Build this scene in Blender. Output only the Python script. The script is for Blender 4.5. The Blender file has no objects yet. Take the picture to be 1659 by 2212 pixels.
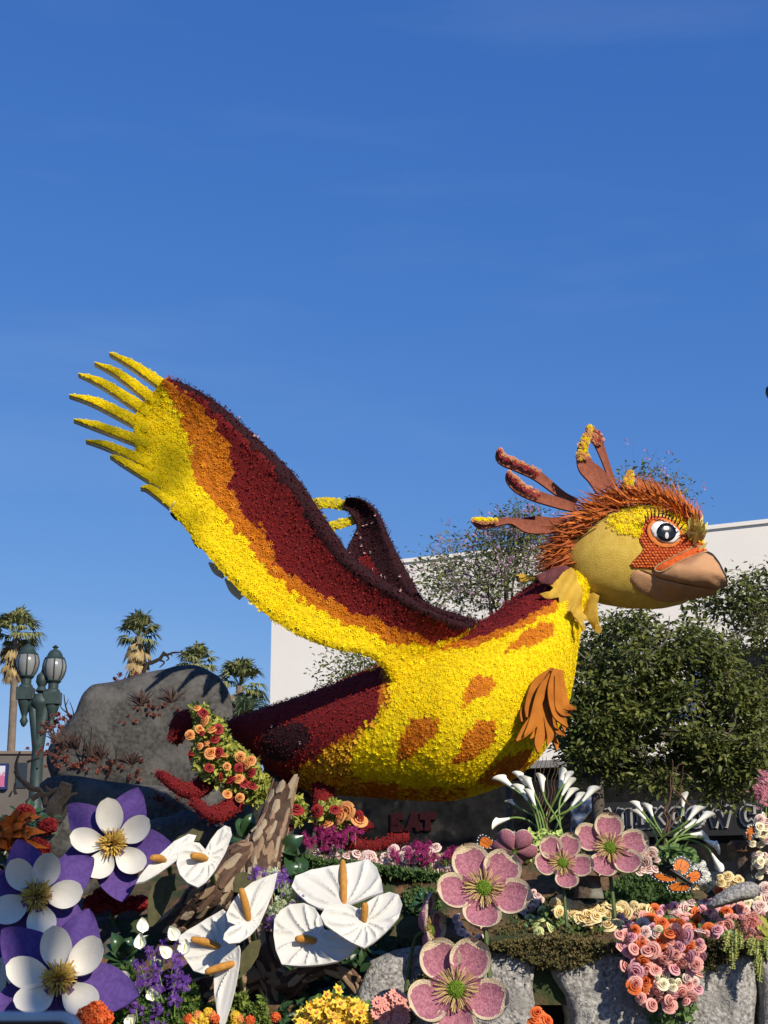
import bpy, bmesh, math, random
import numpy as np
from mathutils import Vector, Matrix, geometry
from mathutils.bvhtree import BVHTree

random.seed(7); np.random.seed(7)
RNG = np.random.default_rng(11)
scene = bpy.context.scene
COL = scene.collection

# ------------------------------------------------------------------ camera
FPX, CU, CV = 3195.0, 829.5, 1106.0          # focal length and centre in picture units (1659 x 2212)
PITCH = math.atan(850.0/3195.0)
CAM = np.array([0.0, 0.0, 1.62])
cam_d = bpy.data.cameras.new('camera'); cam = bpy.data.objects.new('camera', cam_d); COL.objects.link(cam)
cam.location = CAM; cam.rotation_euler = (math.pi/2 + PITCH, 0, 0)
cam_d.sensor_fit = 'VERTICAL'; cam_d.sensor_height = 36.0; cam_d.sensor_width = 27.0
cam_d.lens = 36.0*FPX/2212.0
cam_d.clip_start = 0.05; cam_d.clip_end = 3000
cam_d.dof.use_dof = True; cam_d.dof.focus_distance = 11.0; cam_d.dof.aperture_fstop = 20.0
scene.camera = cam

# ------------------------------------------------------------------ light
SUN_EL, SUN_AZ = math.radians(30), math.radians(33)     # azimuth: to the right, behind the camera
SUN = Vector((math.sin(SUN_AZ)*math.cos(SUN_EL), -math.cos(SUN_AZ)*math.cos(SUN_EL), math.sin(SUN_EL)))
world = bpy.data.worlds.new('World'); scene.world = world; world.use_nodes = True
wn = world.node_tree; wn.nodes.clear()
sky = wn.nodes.new('ShaderNodeTexSky'); sky.sky_type = 'NISHITA'; sky.sun_disc = False
sky.sun_elevation = SUN_EL; sky.sun_rotation = math.pi - SUN_AZ
sky.air_density = 1.0; sky.dust_density = 0.0; sky.ozone_density = 6.0; sky.altitude = 200
bg = wn.nodes.new('ShaderNodeBackground'); bg.inputs['Strength'].default_value = 0.135
wo = wn.nodes.new('ShaderNodeOutputWorld')
hs_ = wn.nodes.new('ShaderNodeHueSaturation'); hs_.inputs['Saturation'].default_value = 1.06; hs_.inputs['Value'].default_value = 1.0; hs_.inputs['Hue'].default_value = 0.512
wn.links.new(sky.outputs[0], hs_.inputs['Color']); 
sp_ = wn.nodes.new('ShaderNodeSeparateColor'); cb_ = wn.nodes.new('ShaderNodeCombineColor'); wn.links.new(hs_.outputs[0], sp_.inputs[0])
for k_, (a_, g_) in enumerate(((.630, 1.05), (.551, .726), (.683, .445))):      # camera's colour response to the sky
    p_ = wn.nodes.new('ShaderNodeMath'); p_.operation = 'POWER'; p_.inputs[1].default_value = g_
    m_ = wn.nodes.new('ShaderNodeMath'); m_.operation = 'MULTIPLY'; m_.inputs[1].default_value = a_*.15**g_/.15
    wn.links.new(sp_.outputs[k_], p_.inputs[0]); wn.links.new(p_.outputs[0], m_.inputs[0]); wn.links.new(m_.outputs[0], cb_.inputs[k_])
# faint high cirrus
tc_ = wn.nodes.new('ShaderNodeTexCoord'); mp_ = wn.nodes.new('ShaderNodeMapping'); mp_.inputs['Scale'].default_value = (1.5, 1.5, 9.0); mp_.inputs['Rotation'].default_value = (.05, .08, .3)
nz_ = wn.nodes.new('ShaderNodeTexNoise'); nz_.inputs['Scale'].default_value = 1.6; nz_.inputs['Detail'].default_value = 7; nz_.inputs['Roughness'].default_value = .55
mr_ = wn.nodes.new('ShaderNodeMapRange'); mr_.inputs[1].default_value = .48; mr_.inputs[2].default_value = .82; mr_.inputs[4].default_value = .09
mc_ = wn.nodes.new('ShaderNodeMix'); mc_.data_type = 'RGBA'; mc_.inputs[7].default_value = (3.6, 4.3, 5.4, 1)
wn.links.new(tc_.outputs['Generated'], mp_.inputs[0]); wn.links.new(mp_.outputs[0], nz_.inputs['Vector']); wn.links.new(nz_.outputs['Fac'], mr_.inputs[0])
wn.links.new(mr_.outputs[0], mc_.inputs[0]); wn.links.new(cb_.outputs[0], mc_.inputs[6]); wn.links.new(mc_.outputs[2], bg.inputs[0]); wn.links.new(bg.outputs[0], wo.inputs[0])
sun_d = bpy.data.lights.new('sun', 'SUN'); sun_d.energy = 5.0; sun_d.angle = math.radians(0.53); sun_d.color = (1.0, 0.90, 0.76)
sun = bpy.data.objects.new('sun', sun_d); COL.objects.link(sun)
sun.rotation_euler = SUN.to_track_quat('Z', 'Y').to_euler(); sun.location = (10, -14, 20)
scene.view_settings.view_transform = 'Standard'; scene.view_settings.look = 'None'
scene.view_settings.exposure = 0.2; scene.view_settings.gamma = 1.0
scene.view_settings.use_curve_mapping = False
# ------------------------------------------------------------------ helpers
CP, SP = math.cos(PITCH), math.sin(PITCH)
def ray(u, v):
    u = np.asarray(u, float); v = np.asarray(v, float)
    dx = (u-CU)/FPX; dy = -(v-CV)/FPX
    return np.stack([dx, CP - dy*SP, SP + dy*CP], -1)
def pt(u, v, y):                                   # picture position at world depth y
    d = ray(u, v); t = np.asarray(y, float)/d[..., 1]
    return CAM + d*t[..., None]
def proj(P):
    P = np.asarray(P, float) - CAM
    f = P[..., 1]*CP + P[..., 2]*SP
    up = -P[..., 1]*SP + P[..., 2]*CP
    return CU + FPX*P[..., 0]/f, CV - FPX*up/f
def mpp(y): return y/FPX/CP                         # metres for one picture unit at depth y
def c2(*p): return [(0.3307*x, 1673+0.3307*y) for x, y in p]
def c3(*p): return [(384+0.3307*x, 1673+0.3307*y) for x, y in p]
def c4(*p): return [(877.8+0.26455*x, 1673+0.26455*y) for x, y in p]
def c5(*p): return [(1207+0.2725*x, 1646+0.2725*y) for x, y in p]
def c6(*p): return [(987+0.4047*x, 878+0.4047*y) for x, y in p]
def c8(*p): return [(548.6+0.463*x, 1262+0.463*y) for x, y in p]
def cg(*p): return [(631+0.248*x, 1728+0.248*y) for x, y in p]
def ct(*p): return [(301.7+0.2315*x, 1426.4+0.2315*y) for x, y in p]

def catmull(P, n):
    P = np.asarray(P, float); m = len(P)
    if m < 3:
        t = np.linspace(0, 1, n)[:, None]; return P[0]*(1-t)+P[-1]*t
    Q = np.vstack([2*P[0]-P[1], P, 2*P[-1]-P[-2]])
    x = np.linspace(0, m-1, n); i = np.minimum(x.astype(int), m-2); f = (x-i)[:, None]
    p0, p1, p2, p3 = Q[i], Q[i+1], Q[i+2], Q[i+3]
    return 0.5*((2*p1)+(-p0+p2)*f+(2*p0-5*p1+4*p2-p3)*f*f+(-p0+3*p1-3*p2+p3)*f**3)

def unit(v):
    v = np.asarray(v, float); return v/np.maximum(np.linalg.norm(v, axis=-1, keepdims=True), 1e-9)

class MB:
    def __init__(s): s.v = []; s.f = []; s.t = []; s.m = []; s.n = 0
    def add(s, V, F, tint=0.5, mi=0):
        V = np.asarray(V, float).reshape(-1, 3)
        s.v.append(V)
        for f in F: s.f.append([int(i)+s.n for i in f])
        if np.ndim(mi) == 0: s.m.extend([int(mi)]*len(F))
        else: s.m.extend([int(i) for i in mi])
        s.t.append(np.broadcast_to(np.asarray(tint, float), (len(V),)))
        s.n += len(V)
        return s
    def many(s, TV, TF, P, N, S, rot=None, tint=None, up=None):
        # template copies at points P with normals N, scales S
        k = len(P)
        if k == 0: return s
        P = np.asarray(P); N = unit(N); S = np.broadcast_to(np.asarray(S, float), (k,))
        if up is None:
            R = RNG.normal(size=(k, 3))
        else:
            R = np.broadcast_to(np.asarray(up, float), (k, 3)) + RNG.normal(size=(k, 3))*0.15
        X = unit(np.cross(R, N)); Y = np.cross(N, X)
        TV = np.asarray(TV, float)
        V = P[:, None, :] + S[:, None, None]*(TV[None, :, 0:1]*X[:, None]+TV[None, :, 1:2]*Y[:, None]+TV[None, :, 2:3]*N[:, None])
        nt = len(TV)
        if tint is None: tint = RNG.random(k)
        s.v.append(V.reshape(-1, 3)); s.t.append(np.repeat(tint, nt))
        for j in range(k):
            o = s.n + j*nt
            for f in TF: s.f.append([o+i for i in f])
        s.m.extend([0]*(k*len(TF))); s.n += k*nt
        return s
    def mesh(s, name, mats, smooth=True, origin=None):
        V = np.vstack(s.v) if s.v else np.zeros((0, 3))
        if origin is not None: V = V - np.asarray(origin, float)
        me = bpy.data.meshes.new(name)
        me.from_pydata(V.tolist(), [], s.f)
        a = me.attributes.new('tint', 'FLOAT', 'POINT')
        a.data.foreach_set('value', np.concatenate(s.t).astype(np.float32))
        if not isinstance(mats, (list, tuple)): mats = [mats]
        for m in mats: me.materials.append(m)
        if len(mats) > 1: me.polygons.foreach_set('material_index', np.array(s.m, dtype=np.int32))
        if smooth: me.polygons.foreach_set('use_smooth', np.ones(len(me.polygons), dtype=bool))
        me.update()
        if smooth: me.set_sharp_from_angle(angle=math.radians(48))
        return me
    def build(s, name, mats, parent=None, smooth=True, kind=None, origin=None):
        if parent is not None and origin is None: origin = wloc(parent)
        if parent is None and origin is None:
            V = np.vstack(s.v); origin = ((V[:, 0].min()+V[:, 0].max())/2, (V[:, 1].min()+V[:, 1].max())/2, V[:, 2].min())
        o = bpy.data.objects.new(name, s.mesh(name, mats, smooth, origin)); COL.objects.link(o)
        if parent is not None: o.parent = parent
        else: o.location = origin
        WL[o.name] = np.asarray(origin, float)
        if kind: o['kind'] = kind
        return o
    def bvh(s): return BVHTree.FromPolygons([tuple(x) for x in np.vstack(s.v)], s.f)
WL = {}
def wloc(o): return WL[o.name]

def thing(name, label, cat, loc, group=None):
    o = bpy.data.objects.new(name, None); COL.objects.link(o); o.location = loc
    o.empty_display_size = 0.1
    WL[o.name] = np.asarray(loc, float)
    return tag(o, label, cat, group)
def tag(o, label, cat, group=None):
    o['label'] = label; o['category'] = cat
    if group: o['group'] = group
    return o
def put(name, me, parent=None, loc=(0, 0, 0), M=None):
    o = bpy.data.objects.new(name, me); COL.objects.link(o)
    if M is not None: o.matrix_basis = M
    else: o.location = loc
    if parent is not None: o.parent = parent
    return o
def frame_matrix(loc, normal, up=(0, 0, 1), scale=1.0, spin=0.0):
    n = unit(normal); x = unit(np.cross(np.asarray(up, float), n)); y = np.cross(n, x)
    c, s_ = math.cos(spin), math.sin(spin)
    X = x*c + y*s_; Y = -x*s_ + y*c
    M = Matrix(((X[0], Y[0], n[0], 0), (X[1], Y[1], n[1], 0), (X[2], Y[2], n[2], 0), (0, 0, 0, 1)))
    return Matrix.Translation(Vector(loc)) @ M @ Matrix.Scale(scale, 4)

# ---- materials
def lin(c):                                        # sRGB 0-255 to linear
    return tuple(((x/255)/12.92 if x/255 <= 0.04045 else ((x/255+0.055)/1.055)**2.4) for x in c)
MATS = {}
def mat(name, col, col2=None, rough=0.8, nscale=30.0, nmix=(0.35, 0.65), bump=0.0, bscale=60.0, tint=False, col3=None,
        spec=0.25, trans=0.0, metal=0.0, detail=4.0, spot=None, sheen=0.0, coord='Object', voro=False):
    if name in MATS: return MATS[name]
    m = bpy.data.materials.new(name); m.use_nodes = True; nt = m.node_tree; N = nt.nodes; L = nt.links
    b = N['Principled BSDF']; b.inputs['Roughness'].default_value = rough
    b.inputs['Specular IOR Level'].default_value = spec; b.inputs['Metallic'].default_value = metal
    if sheen: b.inputs['Sheen Weight'].default_value = sheen
    col2 = col2 or tuple(c*0.75 for c in col)
    tc = N.new('ShaderNodeTexCoord')
    ns = N.new('ShaderNodeTexNoise'); ns.inputs['Scale'].default_value = nscale; ns.inputs['Detail'].default_value = detail
    L.new(tc.outputs[coord], ns.inputs['Vector'])
    mr = N.new('ShaderNodeMapRange'); mr.inputs[1].default_value = nmix[0]; mr.inputs[2].default_value = nmix[1]
    L.new(ns.outputs['Fac'], mr.inputs[0])
    mx = N.new('ShaderNodeMix'); mx.data_type = 'RGBA'
    mx.inputs[6].default_value = (*col2, 1); mx.inputs[7].default_value = (*col, 1); L.new(mr.outputs[0], mx.inputs[0])
    out = mx.outputs[2]
    if tint:
        at = N.new('ShaderNodeAttribute'); at.attribute_name = 'tint'
        m2 = N.new('ShaderNodeMix'); m2.data_type = 'RGBA'
        m2.inputs[7].default_value = (*(col3 or tuple(min(1, c*1.35) for c in col)), 1)
        L.new(at.outputs['Fac'], m2.inputs[0]); L.new(out, m2.inputs[6]); out = m2.outputs[2]
    if spot:                                       # larger blotches: (colour, scale, low, high)
        n2 = N.new('ShaderNodeTexNoise'); n2.inputs['Scale'].default_value = spot[1]; n2.inputs['Detail'].default_value = 6
        L.new(tc.outputs[coord], n2.inputs['Vector'])
        r2 = N.new('ShaderNodeMapRange'); r2.inputs[1].default_value = spot[2]; r2.inputs[2].default_value = spot[3]
        L.new(n2.outputs['Fac'], r2.inputs[0])
        m3 = N.new('ShaderNodeMix'); m3.data_type = 'RGBA'; m3.inputs[7].default_value = (*spot[0], 1)
        L.new(r2.outputs[0], m3.inputs[0]); L.new(out, m3.inputs[6]); out = m3.outputs[2]
    L.new(out, b.inputs['Base Color'])
    if bump:
        nb = N.new('ShaderNodeTexVoronoi' if voro else 'ShaderNodeTexNoise'); nb.inputs['Scale'].default_value = bscale
        if not voro: nb.inputs['Detail'].default_value = 5
        L.new(tc.outputs[coord], nb.inputs['Vector'])
        bp = N.new('ShaderNodeBump'); bp.inputs['Strength'].default_value = bump; bp.inputs['Distance'].default_value = 0.02
        L.new(nb.outputs[0], bp.inputs['Height']); L.new(bp.outputs[0], b.inputs['Normal'])
    if trans:
        tr = N.new('ShaderNodeBsdfTranslucent'); L.new(out, tr.inputs['Color'])
        ms = N.new('ShaderNodeMixShader'); ms.inputs[0].default_value = trans
        o = N['Material Output']; L.new(b.outputs[0], ms.inputs[1]); L.new(tr.outputs[0], ms.inputs[2]); L.new(ms.outputs[0], o.inputs[0])
    MATS[name] = m
    return m

# ---- shapes
def grid_faces(a, b, close_b=False, close_a=False):
    F = []
    for i in range(a if close_a else a-1):
        for j in range(b if close_b else b-1):
            i2 = (i+1) % a; j2 = (j+1) % b
            F.append((i*b+j, i*b+j2, i2*b+j2, i2*b+j))
    return F
def tube(P, R, n=8, res=None, flat=1.0, caps=True, squash=None):
    P = np.asarray(P, float); R = np.asarray(R, float) if np.ndim(R) else np.full(len(P), float(R))
    if res and res > len(P):
        Q = catmull(np.hstack([P, R[:, None]]), res); P, R = Q[:, :3], np.maximum(Q[:, 3], 1e-4)
    T = unit(np.gradient(P, axis=0))
    ref = np.array([0., 1, 0]) if abs(T[:, 1]).mean() < 0.8 else np.array([1., 0, 0])
    A = unit(np.cross(T, ref)); B = np.cross(T, A)
    ph = np.linspace(0, 2*np.pi, n, endpoint=False)
    V = P[:, None]+R[:, None, None]*(np.cos(ph)[None, :, None]*A[:, None]+flat*np.sin(ph)[None, :, None]*B[:, None])
    V = V.reshape(-1, 3); F = grid_faces(len(P), n, True)
    if caps:
        F.append(tuple(range(n))[::-1]); F.append(tuple((len(P)-1)*n+i for i in range(n)))
    return V, F
def lathe(prof, n=16, center=(0, 0, 0)):
    prof = np.asarray(prof, float); ph = np.linspace(0, 2*np.pi, n, endpoint=False)
    V = np.stack([prof[:, 0:1]*np.cos(ph), prof[:, 0:1]*np.sin(ph), np.repeat(prof[:, 1:2], n, 1)], -1).reshape(-1, 3)+np.asarray(center)
    F = grid_faces(len(prof), n, True)
    F.append(tuple(range(n))[::-1]); F.append(tuple((len(prof)-1)*n+i for i in range(n)))
    return V, F
def box(lo, hi):
    x0, y0, z0 = lo; x1, y1, z1 = hi
    V = [(x0, y0, z0), (x1, y0, z0), (x1, y1, z0), (x0, y1, z0), (x0, y0, z1), (x1, y0, z1), (x1, y1, z1), (x0, y1, z1)]
    return np.array(V), [(0, 3, 2, 1), (4, 5, 6, 7), (0, 1, 5, 4), (1, 2, 6, 5), (2, 3, 7, 6), (3, 0, 4, 7)]
def pip(poly, U, V):
    poly = np.asarray(poly, float); U = np.asarray(U); V = np.asarray(V); ins = np.zeros(U.shape, bool)
    x0, y0 = poly[-1]
    for x1, y1 in poly:
        c = ((y1 > V) != (y0 > V)) & (U < (x0-x1)*(V-y1)/((y0-y1) or 1e-9)+x1)
        ins ^= c; x0, y0 = x1, y1
    return ins
def wobble(P, amp, freq, seed=0):                   # smooth pseudo-noise
    r = np.random.default_rng(seed); out = np.zeros(P.shape[:-1])
    for o in range(4):
        k = r.normal(size=(5, 3))*freq*(1.9**o); ph = r.random(5)*6.28
        out += (np.sin(P@k.T+ph).sum(-1))*amp/(1.9**o)/5
    return out
def inflate(poly, yc, half, center=None, nth=56, nr=9, back=1.0, pw=2.0, rough=0.0, freq=3.0, seed=0):
    poly = np.asarray(poly, float)
    c = np.asarray(center, float) if center is not None else poly.mean(0)
    th = np.linspace(0, 2*np.pi, nth, endpoint=False); r = np.zeros(nth)
    for k, a in enumerate(th):
        d = np.array([math.cos(a), math.sin(a)]); best = 1.0
        for i in range(len(poly)):
            p, q = poly[i]-c, poly[(i+1) % len(poly)]-c; e = q-p
            den = d[0]*e[1]-d[1]*e[0]
            if abs(den) < 1e-9: continue
            t = (p[0]*e[1]-p[1]*e[0])/den; s = (p[0]*d[1]-p[1]*d[0])/den
            if t > 0 and -1e-6 <= s <= 1+1e-6: best = max(best, t)
        r[k] = best
    r = (np.roll(r, 1)+2*r+np.roll(r, -1))/4
    rho = np.sin(np.linspace(0, 1, nr+1)[1:]*np.pi/2); rings = []
    for sgn, lst in ((-1, rho), (1, rho[:-1][::-1])):
        for q in lst:
            dep = (1-q**pw)**(1/2.0) if q < 1 else 0.0
            P = pt(c[0]+q*r*np.cos(th), c[1]+q*r*np.sin(th), np.full(nth, yc))
            P[:, 1] += sgn*half*dep*(1 if sgn < 0 else back); rings.append(P)
    V = np.vstack(rings); a = pt(c[0], c[1], yc)
    V = np.vstack([V, a+[0, -half, 0], a+[0, half*back, 0]])
    F = grid_faces(len(rings), nth, True); n0 = len(rings)*nth
    for j in range(nth):
        F.append((n0, (j+1) % nth, j)); F.append((n0+1, (len(rings)-1)*nth+j, (len(rings)-1)*nth+(j+1) % nth))
    if rough:
        nrm = unit(V-(a+np.array([0, half*(back-1)/2, 0])))
        V = V+nrm*wobble(V, rough, freq, seed)[:, None]
    F = [f[::-1] for f in F]
    return V, F
def cdt(poly, step):
    poly = np.asarray(poly, float); B = []
    for i in range(len(poly)):
        p, q = poly[i], poly[(i+1) % len(poly)]; k = max(1, int(np.linalg.norm(q-p)/step))
        for j in range(k): B.append(p+(q-p)*j/k)
    B = np.array(B); lo, hi = B.min(0), B.max(0)
    g = np.stack(np.meshgrid(np.arange(lo[0], hi[0], step), np.arange(lo[1], hi[1], step)), -1).reshape(-1, 2)
    g = g+RNG.normal(size=g.shape)*step*0.08
    g = g[pip(poly, g[:, 0], g[:, 1])]
    if len(g):
        d = np.min(np.linalg.norm(g[:, None]-B[None], axis=-1), 1); g = g[d > step*0.5]
    pts = np.vstack([B, g]); nb = len(B)
    r = geometry.delaunay_2d_cdt([Vector(p) for p in pts], [(i, (i+1) % nb) for i in range(nb)], [list(range(nb))], 1, 1e-6)
    P = np.array([tuple(p) for p in r[0]]); F = [tuple(f) for f in r[2]]
    d = np.min(np.linalg.norm(P[:, None]-B[None], axis=-1), 1)
    edge = d < 1e-6
    return P, F, d
def slab(P3, F, N, thick):
    # closed sheet: front at P3, back offset by -N*thick
    n = len(P3); V = np.vstack([P3, P3-N*thick]); G = list(F)+[tuple(i+n for i in f[::-1]) for f in F]
    cnt = {}
    for f in F:
        for i in range(len(f)):
            e = (f[i], f[(i+1) % len(f)]); cnt[e] = 1
    for (a, b) in list(cnt):
        if (b, a) not in cnt: G.append((b, a, a+n, b+n))
    return V, G
def patch(poly, mapf, normal, thick, step=8.0, bulge=None):
    P, F, d = cdt(poly, step)
    A = np.array([P[F[0][k]] for k in range(3)])
    P3 = mapf(P[:, 0], P[:, 1])
    N = np.broadcast_to(unit(np.asarray(normal, float)), P3.shape)
    f = F[0]; nn = np.cross(P3[f[1]]-P3[f[0]], P3[f[2]]-P3[f[0]])
    if np.dot(nn, N[0]) < 0: F = [x[::-1] for x in F]
    if bulge is not None: P3 = P3+N*np.asarray(bulge(P[:, 0], P[:, 1], d))[:, None]
    V, G = slab(P3, F, N, thick)
    return V, G, P, d
def on_plane(p0, n):
    p0 = np.asarray(p0, float); n = unit(n)
    def f(u, v):
        d = ray(u, v); t = ((p0-CAM)@n)/(d@n); return CAM+d*t[..., None]
    return f
def ribbon(P, W, normal, thick, res=None, cup=0.0):
    # flat strip along P with half widths W, facing normal
    P = np.asarray(P, float); W = np.asarray(W, float)
    if res:
        Q = catmull(np.hstack([P, W[:, None]]), res); P, W = Q[:, :3], np.maximum(Q[:, 3], 1e-4)
    T = unit(np.gradient(P, axis=0)); N = unit(np.broadcast_to(np.asarray(normal, float), P.shape))
    S = unit(np.cross(T, N)); N = np.cross(S, T)
    rows = []
    for q in (-1, -0.5, 0, 0.5, 1): rows.append(P+S*(W*q)[:, None]+N*(cup*W*(q*q))[:, None])
    V = np.stack(rows, 1).reshape(-1, 3); NN = np.repeat(N, 5, 0)
    F = grid_faces(len(P), 5)
    f = F[0]
    if np.dot(np.cross(V[f[1]]-V[f[0]], V[f[2]]-V[f[0]]), NN[0]) < 0: F = [x[::-1] for x in F]
    return slab(V, F, NN, thick)
def hit(bvh, u, v):
    d = ray(u, v); h = bvh.ray_cast(Vector(CAM), Vector(d).normalized())
    if h[0] is None: return None, None
    n = np.array(h[1]); return np.array(h[0]), (n if np.dot(n, d) < 0 else -n)
def sample(V, F, spacing, seed=0, over=4):
    # spread points over a mesh at about the given spacing
    r = np.random.default_rng(seed); V = np.asarray(V); T = []
    for f in F:
        for i in range(1, len(f)-1): T.append((f[0], f[i], f[i+1]))
    T = np.array(T); a, b, c = V[T[:, 0]], V[T[:, 1]], V[T[:, 2]]
    cr = np.cross(b-a, c-a); ar = np.linalg.norm(cr, axis=1)/2
    n = int(ar.sum()/spacing**2*over)
    k = r.choice(len(T), n, p=ar/ar.sum()); s = np.sqrt(r.random(n)); t = r.random(n)
    P = a[k]*(1-s)[:, None]+b[k]*(s*(1-t))[:, None]+c[k]*(s*t)[:, None]; Nn = unit(cr[k])
    cells = {}; keep = []; h = spacing
    for i in range(n):
        p = P[i]; key = (int(p[0]//h), int(p[1]//h), int(p[2]//h)); ok = True
        for dx in (-1, 0, 1):
            for dy in (-1, 0, 1):
                for dz in (-1, 0, 1):
                    for j in cells.get((key[0]+dx, key[1]+dy, key[2]+dz), ()):
                        q = P[j]
                        if (p[0]-q[0])**2+(p[1]-q[1])**2+(p[2]-q[2])**2 < h*h*0.72: ok = False; break
                    if not ok: break
                if not ok: break
            if not ok: break
        if ok: cells.setdefault(key, []).append(i); keep.append(i)
    return P[keep], Nn[keep]

# ---- small templates
def t_mum():
    V = []; F = []
    for n, r, zm, zt, o in ((7, 1.0, 0.34, 0.16, 0), (5, 0.66, 0.50, 0.50, 0.4)):
        for i in range(n):
            a = 2*math.pi*i/n+o; w = 1.9/n*1.6; k = len(V)
            V += [(0, 0, zm*0.5), (r*0.62*math.cos(a-w/2), r*0.62*math.sin(a-w/2), zm), (r*math.cos(a), r*math.sin(a), zt), (r*0.62*math.cos(a+w/2), r*0.62*math.sin(a+w/2), zm)]
            F.append((k, k+1, k+2, k+3))
    return np.array(V), F
def t_bristle(n=4, spread=0.8):
    V = []; F = []
    for i in range(n):
        a = 2*math.pi*i/n+0.3*i; k = len(V); c, s = math.cos(a), math.sin(a)
        V += [(-s*0.28, c*0.28, 0), (s*0.28, -c*0.28, 0), (c*spread*0.6+s*0.2, s*spread*0.6-c*0.2, 0.75), (c*spread, s*spread, 1.0)]
        F += [(k, k+1, k+2, k+3)]
    return np.array(V), F
def t_flake():
    V = []; F = []
    for i, (a, z) in enumerate(((1.57, .25), (0.6, .4), (2.5, .4), (3.6, .3), (-0.5, .3))):
        k = len(V); c, s = math.cos(a), math.sin(a)
        V += [(0, 0, 0.05), (c*.7-s*.4, s*.7+c*.4, z), (c*1.15, s*1.15, z+.25), (c*.7+s*.4, s*.7-c*.4, z)]
        F.append((k, k+1, k+2, k+3))
    return np.array(V), F
def t_leaf():                                       # along +y, folded a little
    V = [(0, 0, 0), (.28, .35, .06), (.24, .7, .04), (0, 1, -.08), (-.24, .7, .04), (-.28, .35, .06), (0, .5, -.03)]
    F = [(0, 1, 6), (1, 2, 6), (2, 3, 6), (3, 4, 6), (4, 5, 6), (5, 0, 6)]
    return np.array(V), F
T_MUM, T_BR, T_FL, T_LEAF = t_mum(), t_bristle(), t_flake(), t_leaf()
# ------------------------------------------------------------------ ground
M_ASPH = mat('asphalt', (.05, .05, .052), (.035, .035, .037), rough=.9, nscale=3, bump=.3, bscale=80)
M_PAVE = mat('concrete_pavement', (.36, .34, .31), (.28, .27, .25), rough=.9, nscale=2, bump=.1)
b = MB(); b.add(*box((-900, -900, -.2), (900, 1800, 0.0)))
o = b.build('street', M_ASPH, origin=(0, 0, 0)); o['kind'] = 'structure'

# ------------------------------------------------------------------ white building across the street
BA = np.array([-2.80, 36.3, 0]); BB = np.array([8.05, 31.0, 0])
BD = unit(BB-BA); BN = np.array([BD[1], -BD[0], 0]); BN = BN if BN[1] < 0 else -BN
def bpt(s, h, o=0.0): return BA+BD*np.asarray(s)[..., None]+BN*np.asarray(o)[..., None]+np.array([0, 0, 1.])*np.asarray(h)[..., None]
BMAP = on_plane(BA, BN)
def bsh(u, v):
    P = BMAP(np.asarray(u, float), np.asarray(v, float)); return (P-BA)@BD, P[..., 2]
def bbox(s0, s1, h0, h1, o0, o1):
    V = [bpt(s, h, o) for (s, o, h) in ((s0, o1, h0), (s1, o1, h0), (s1, o0, h0), (s0, o0, h0), (s0, o1, h1), (s1, o1, h1), (s1, o0, h1), (s0, o0, h1))]
    return np.array(V), [(0, 3, 2, 1), (4, 5, 6, 7), (0, 1, 5, 4), (1, 2, 6, 5), (2, 3, 7, 6), (3, 0, 4, 7)]
ROOF = float(bsh(1600, 1137)[1]); HB = float(bsh(1250, 1640)[1])
M_STUC = mat('white_stucco', (.90, .86, .77), (.86, .81, .72), rough=.9, nscale=.8, nmix=(.3, .7), bump=.15, bscale=40)
M_STONE = mat('dark_stone_wall', (.022, .021, .02), (.009, .009, .009), rough=.85, nscale=3.5, bump=.6, bscale=9, spot=((.05, .045, .037), 2.6, .6, .72), spec=.05)  # shopfront shade put into the dark base, tree dapples into the paler blotches
M_BLACK = mat('black_paint', (.012, .012, .014), rough=.45, spec=.4)
M_GLASS = mat('dark_window_glass', (.02, .024, .03), rough=.08, spec=.7)
M_WHITE = mat('white_paint', (.8, .8, .78), rough=.5)
BL = 26.0
bld = thing('white_building', 'long white stucco building with dark stone shopfront behind the bird', 'building', bpt(0, 0, 0))
MB().add(*bbox(0, BL, HB, ROOF, -9, 0)).build('upper_wall', M_STUC, bld, smooth=False)
MB().add(*bbox(.06, BL, 0, HB-.002, -9, -.12)).build('lower_wall', M_STONE, bld, smooth=False)
MB().add(*bbox(-.04, BL, ROOF, ROOF+.09, -.45, .05)).build('parapet_cap', M_STUC, bld, smooth=False)
MB().add(*bbox(0, BL, HB-.16, HB+.0, -.1, .1)).build('ledge', mat('grey_ledge', (.3, .29, .27), rough=.8), bld, smooth=False)
s0, h0 = bsh(1545, 1452); s1, h1 = bsh(1545, 1420)
MB().add(*bbox(float(s0), BL, float(h0), float(h1), .003, .9)).build('awning', M_BLACK, bld, smooth=False)
for s in (1.2, 4.0, 6.8, 14.6, 17.6, 20.6):
    f = MB().add(*bbox(s, s+2.2, .5, 2.75, -.16, -.09)).build('shop_window', M_BLACK, bld, smooth=False)
    for k in range(2):
        MB().add(*bbox(s+.08+k*1.06, s+1.06+k*1.06, .6, 2.65, -.1, -.085)).build('pane', M_GLASS, f, smooth=False, origin=wloc(bld))
d = MB().add(*bbox(10.2, 11.3, .02, 2.5, -.16, -.08)).build('door', M_BLACK, bld, smooth=False)
MB().add(*bbox(10.35, 11.15, .3, 2.3, -.1, -.07)).build('pane', M_GLASS, d, smooth=False, origin=wloc(bld))
sl, hl = bsh(np.array([1300, 1700]), np.array([1806, 1806])); hT = float(bsh(1500, 1728)[1]); hBt = float(bsh(1500, 1806)[1])
MB().add(*bbox(float(sl[0]), float(sl[1])+2, hBt, hT, -.115, .02)).build('fascia', mat('charcoal_fascia', (.03, .03, .032), (.02, .02, .02), rough=.7), bld, smooth=False)

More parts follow.
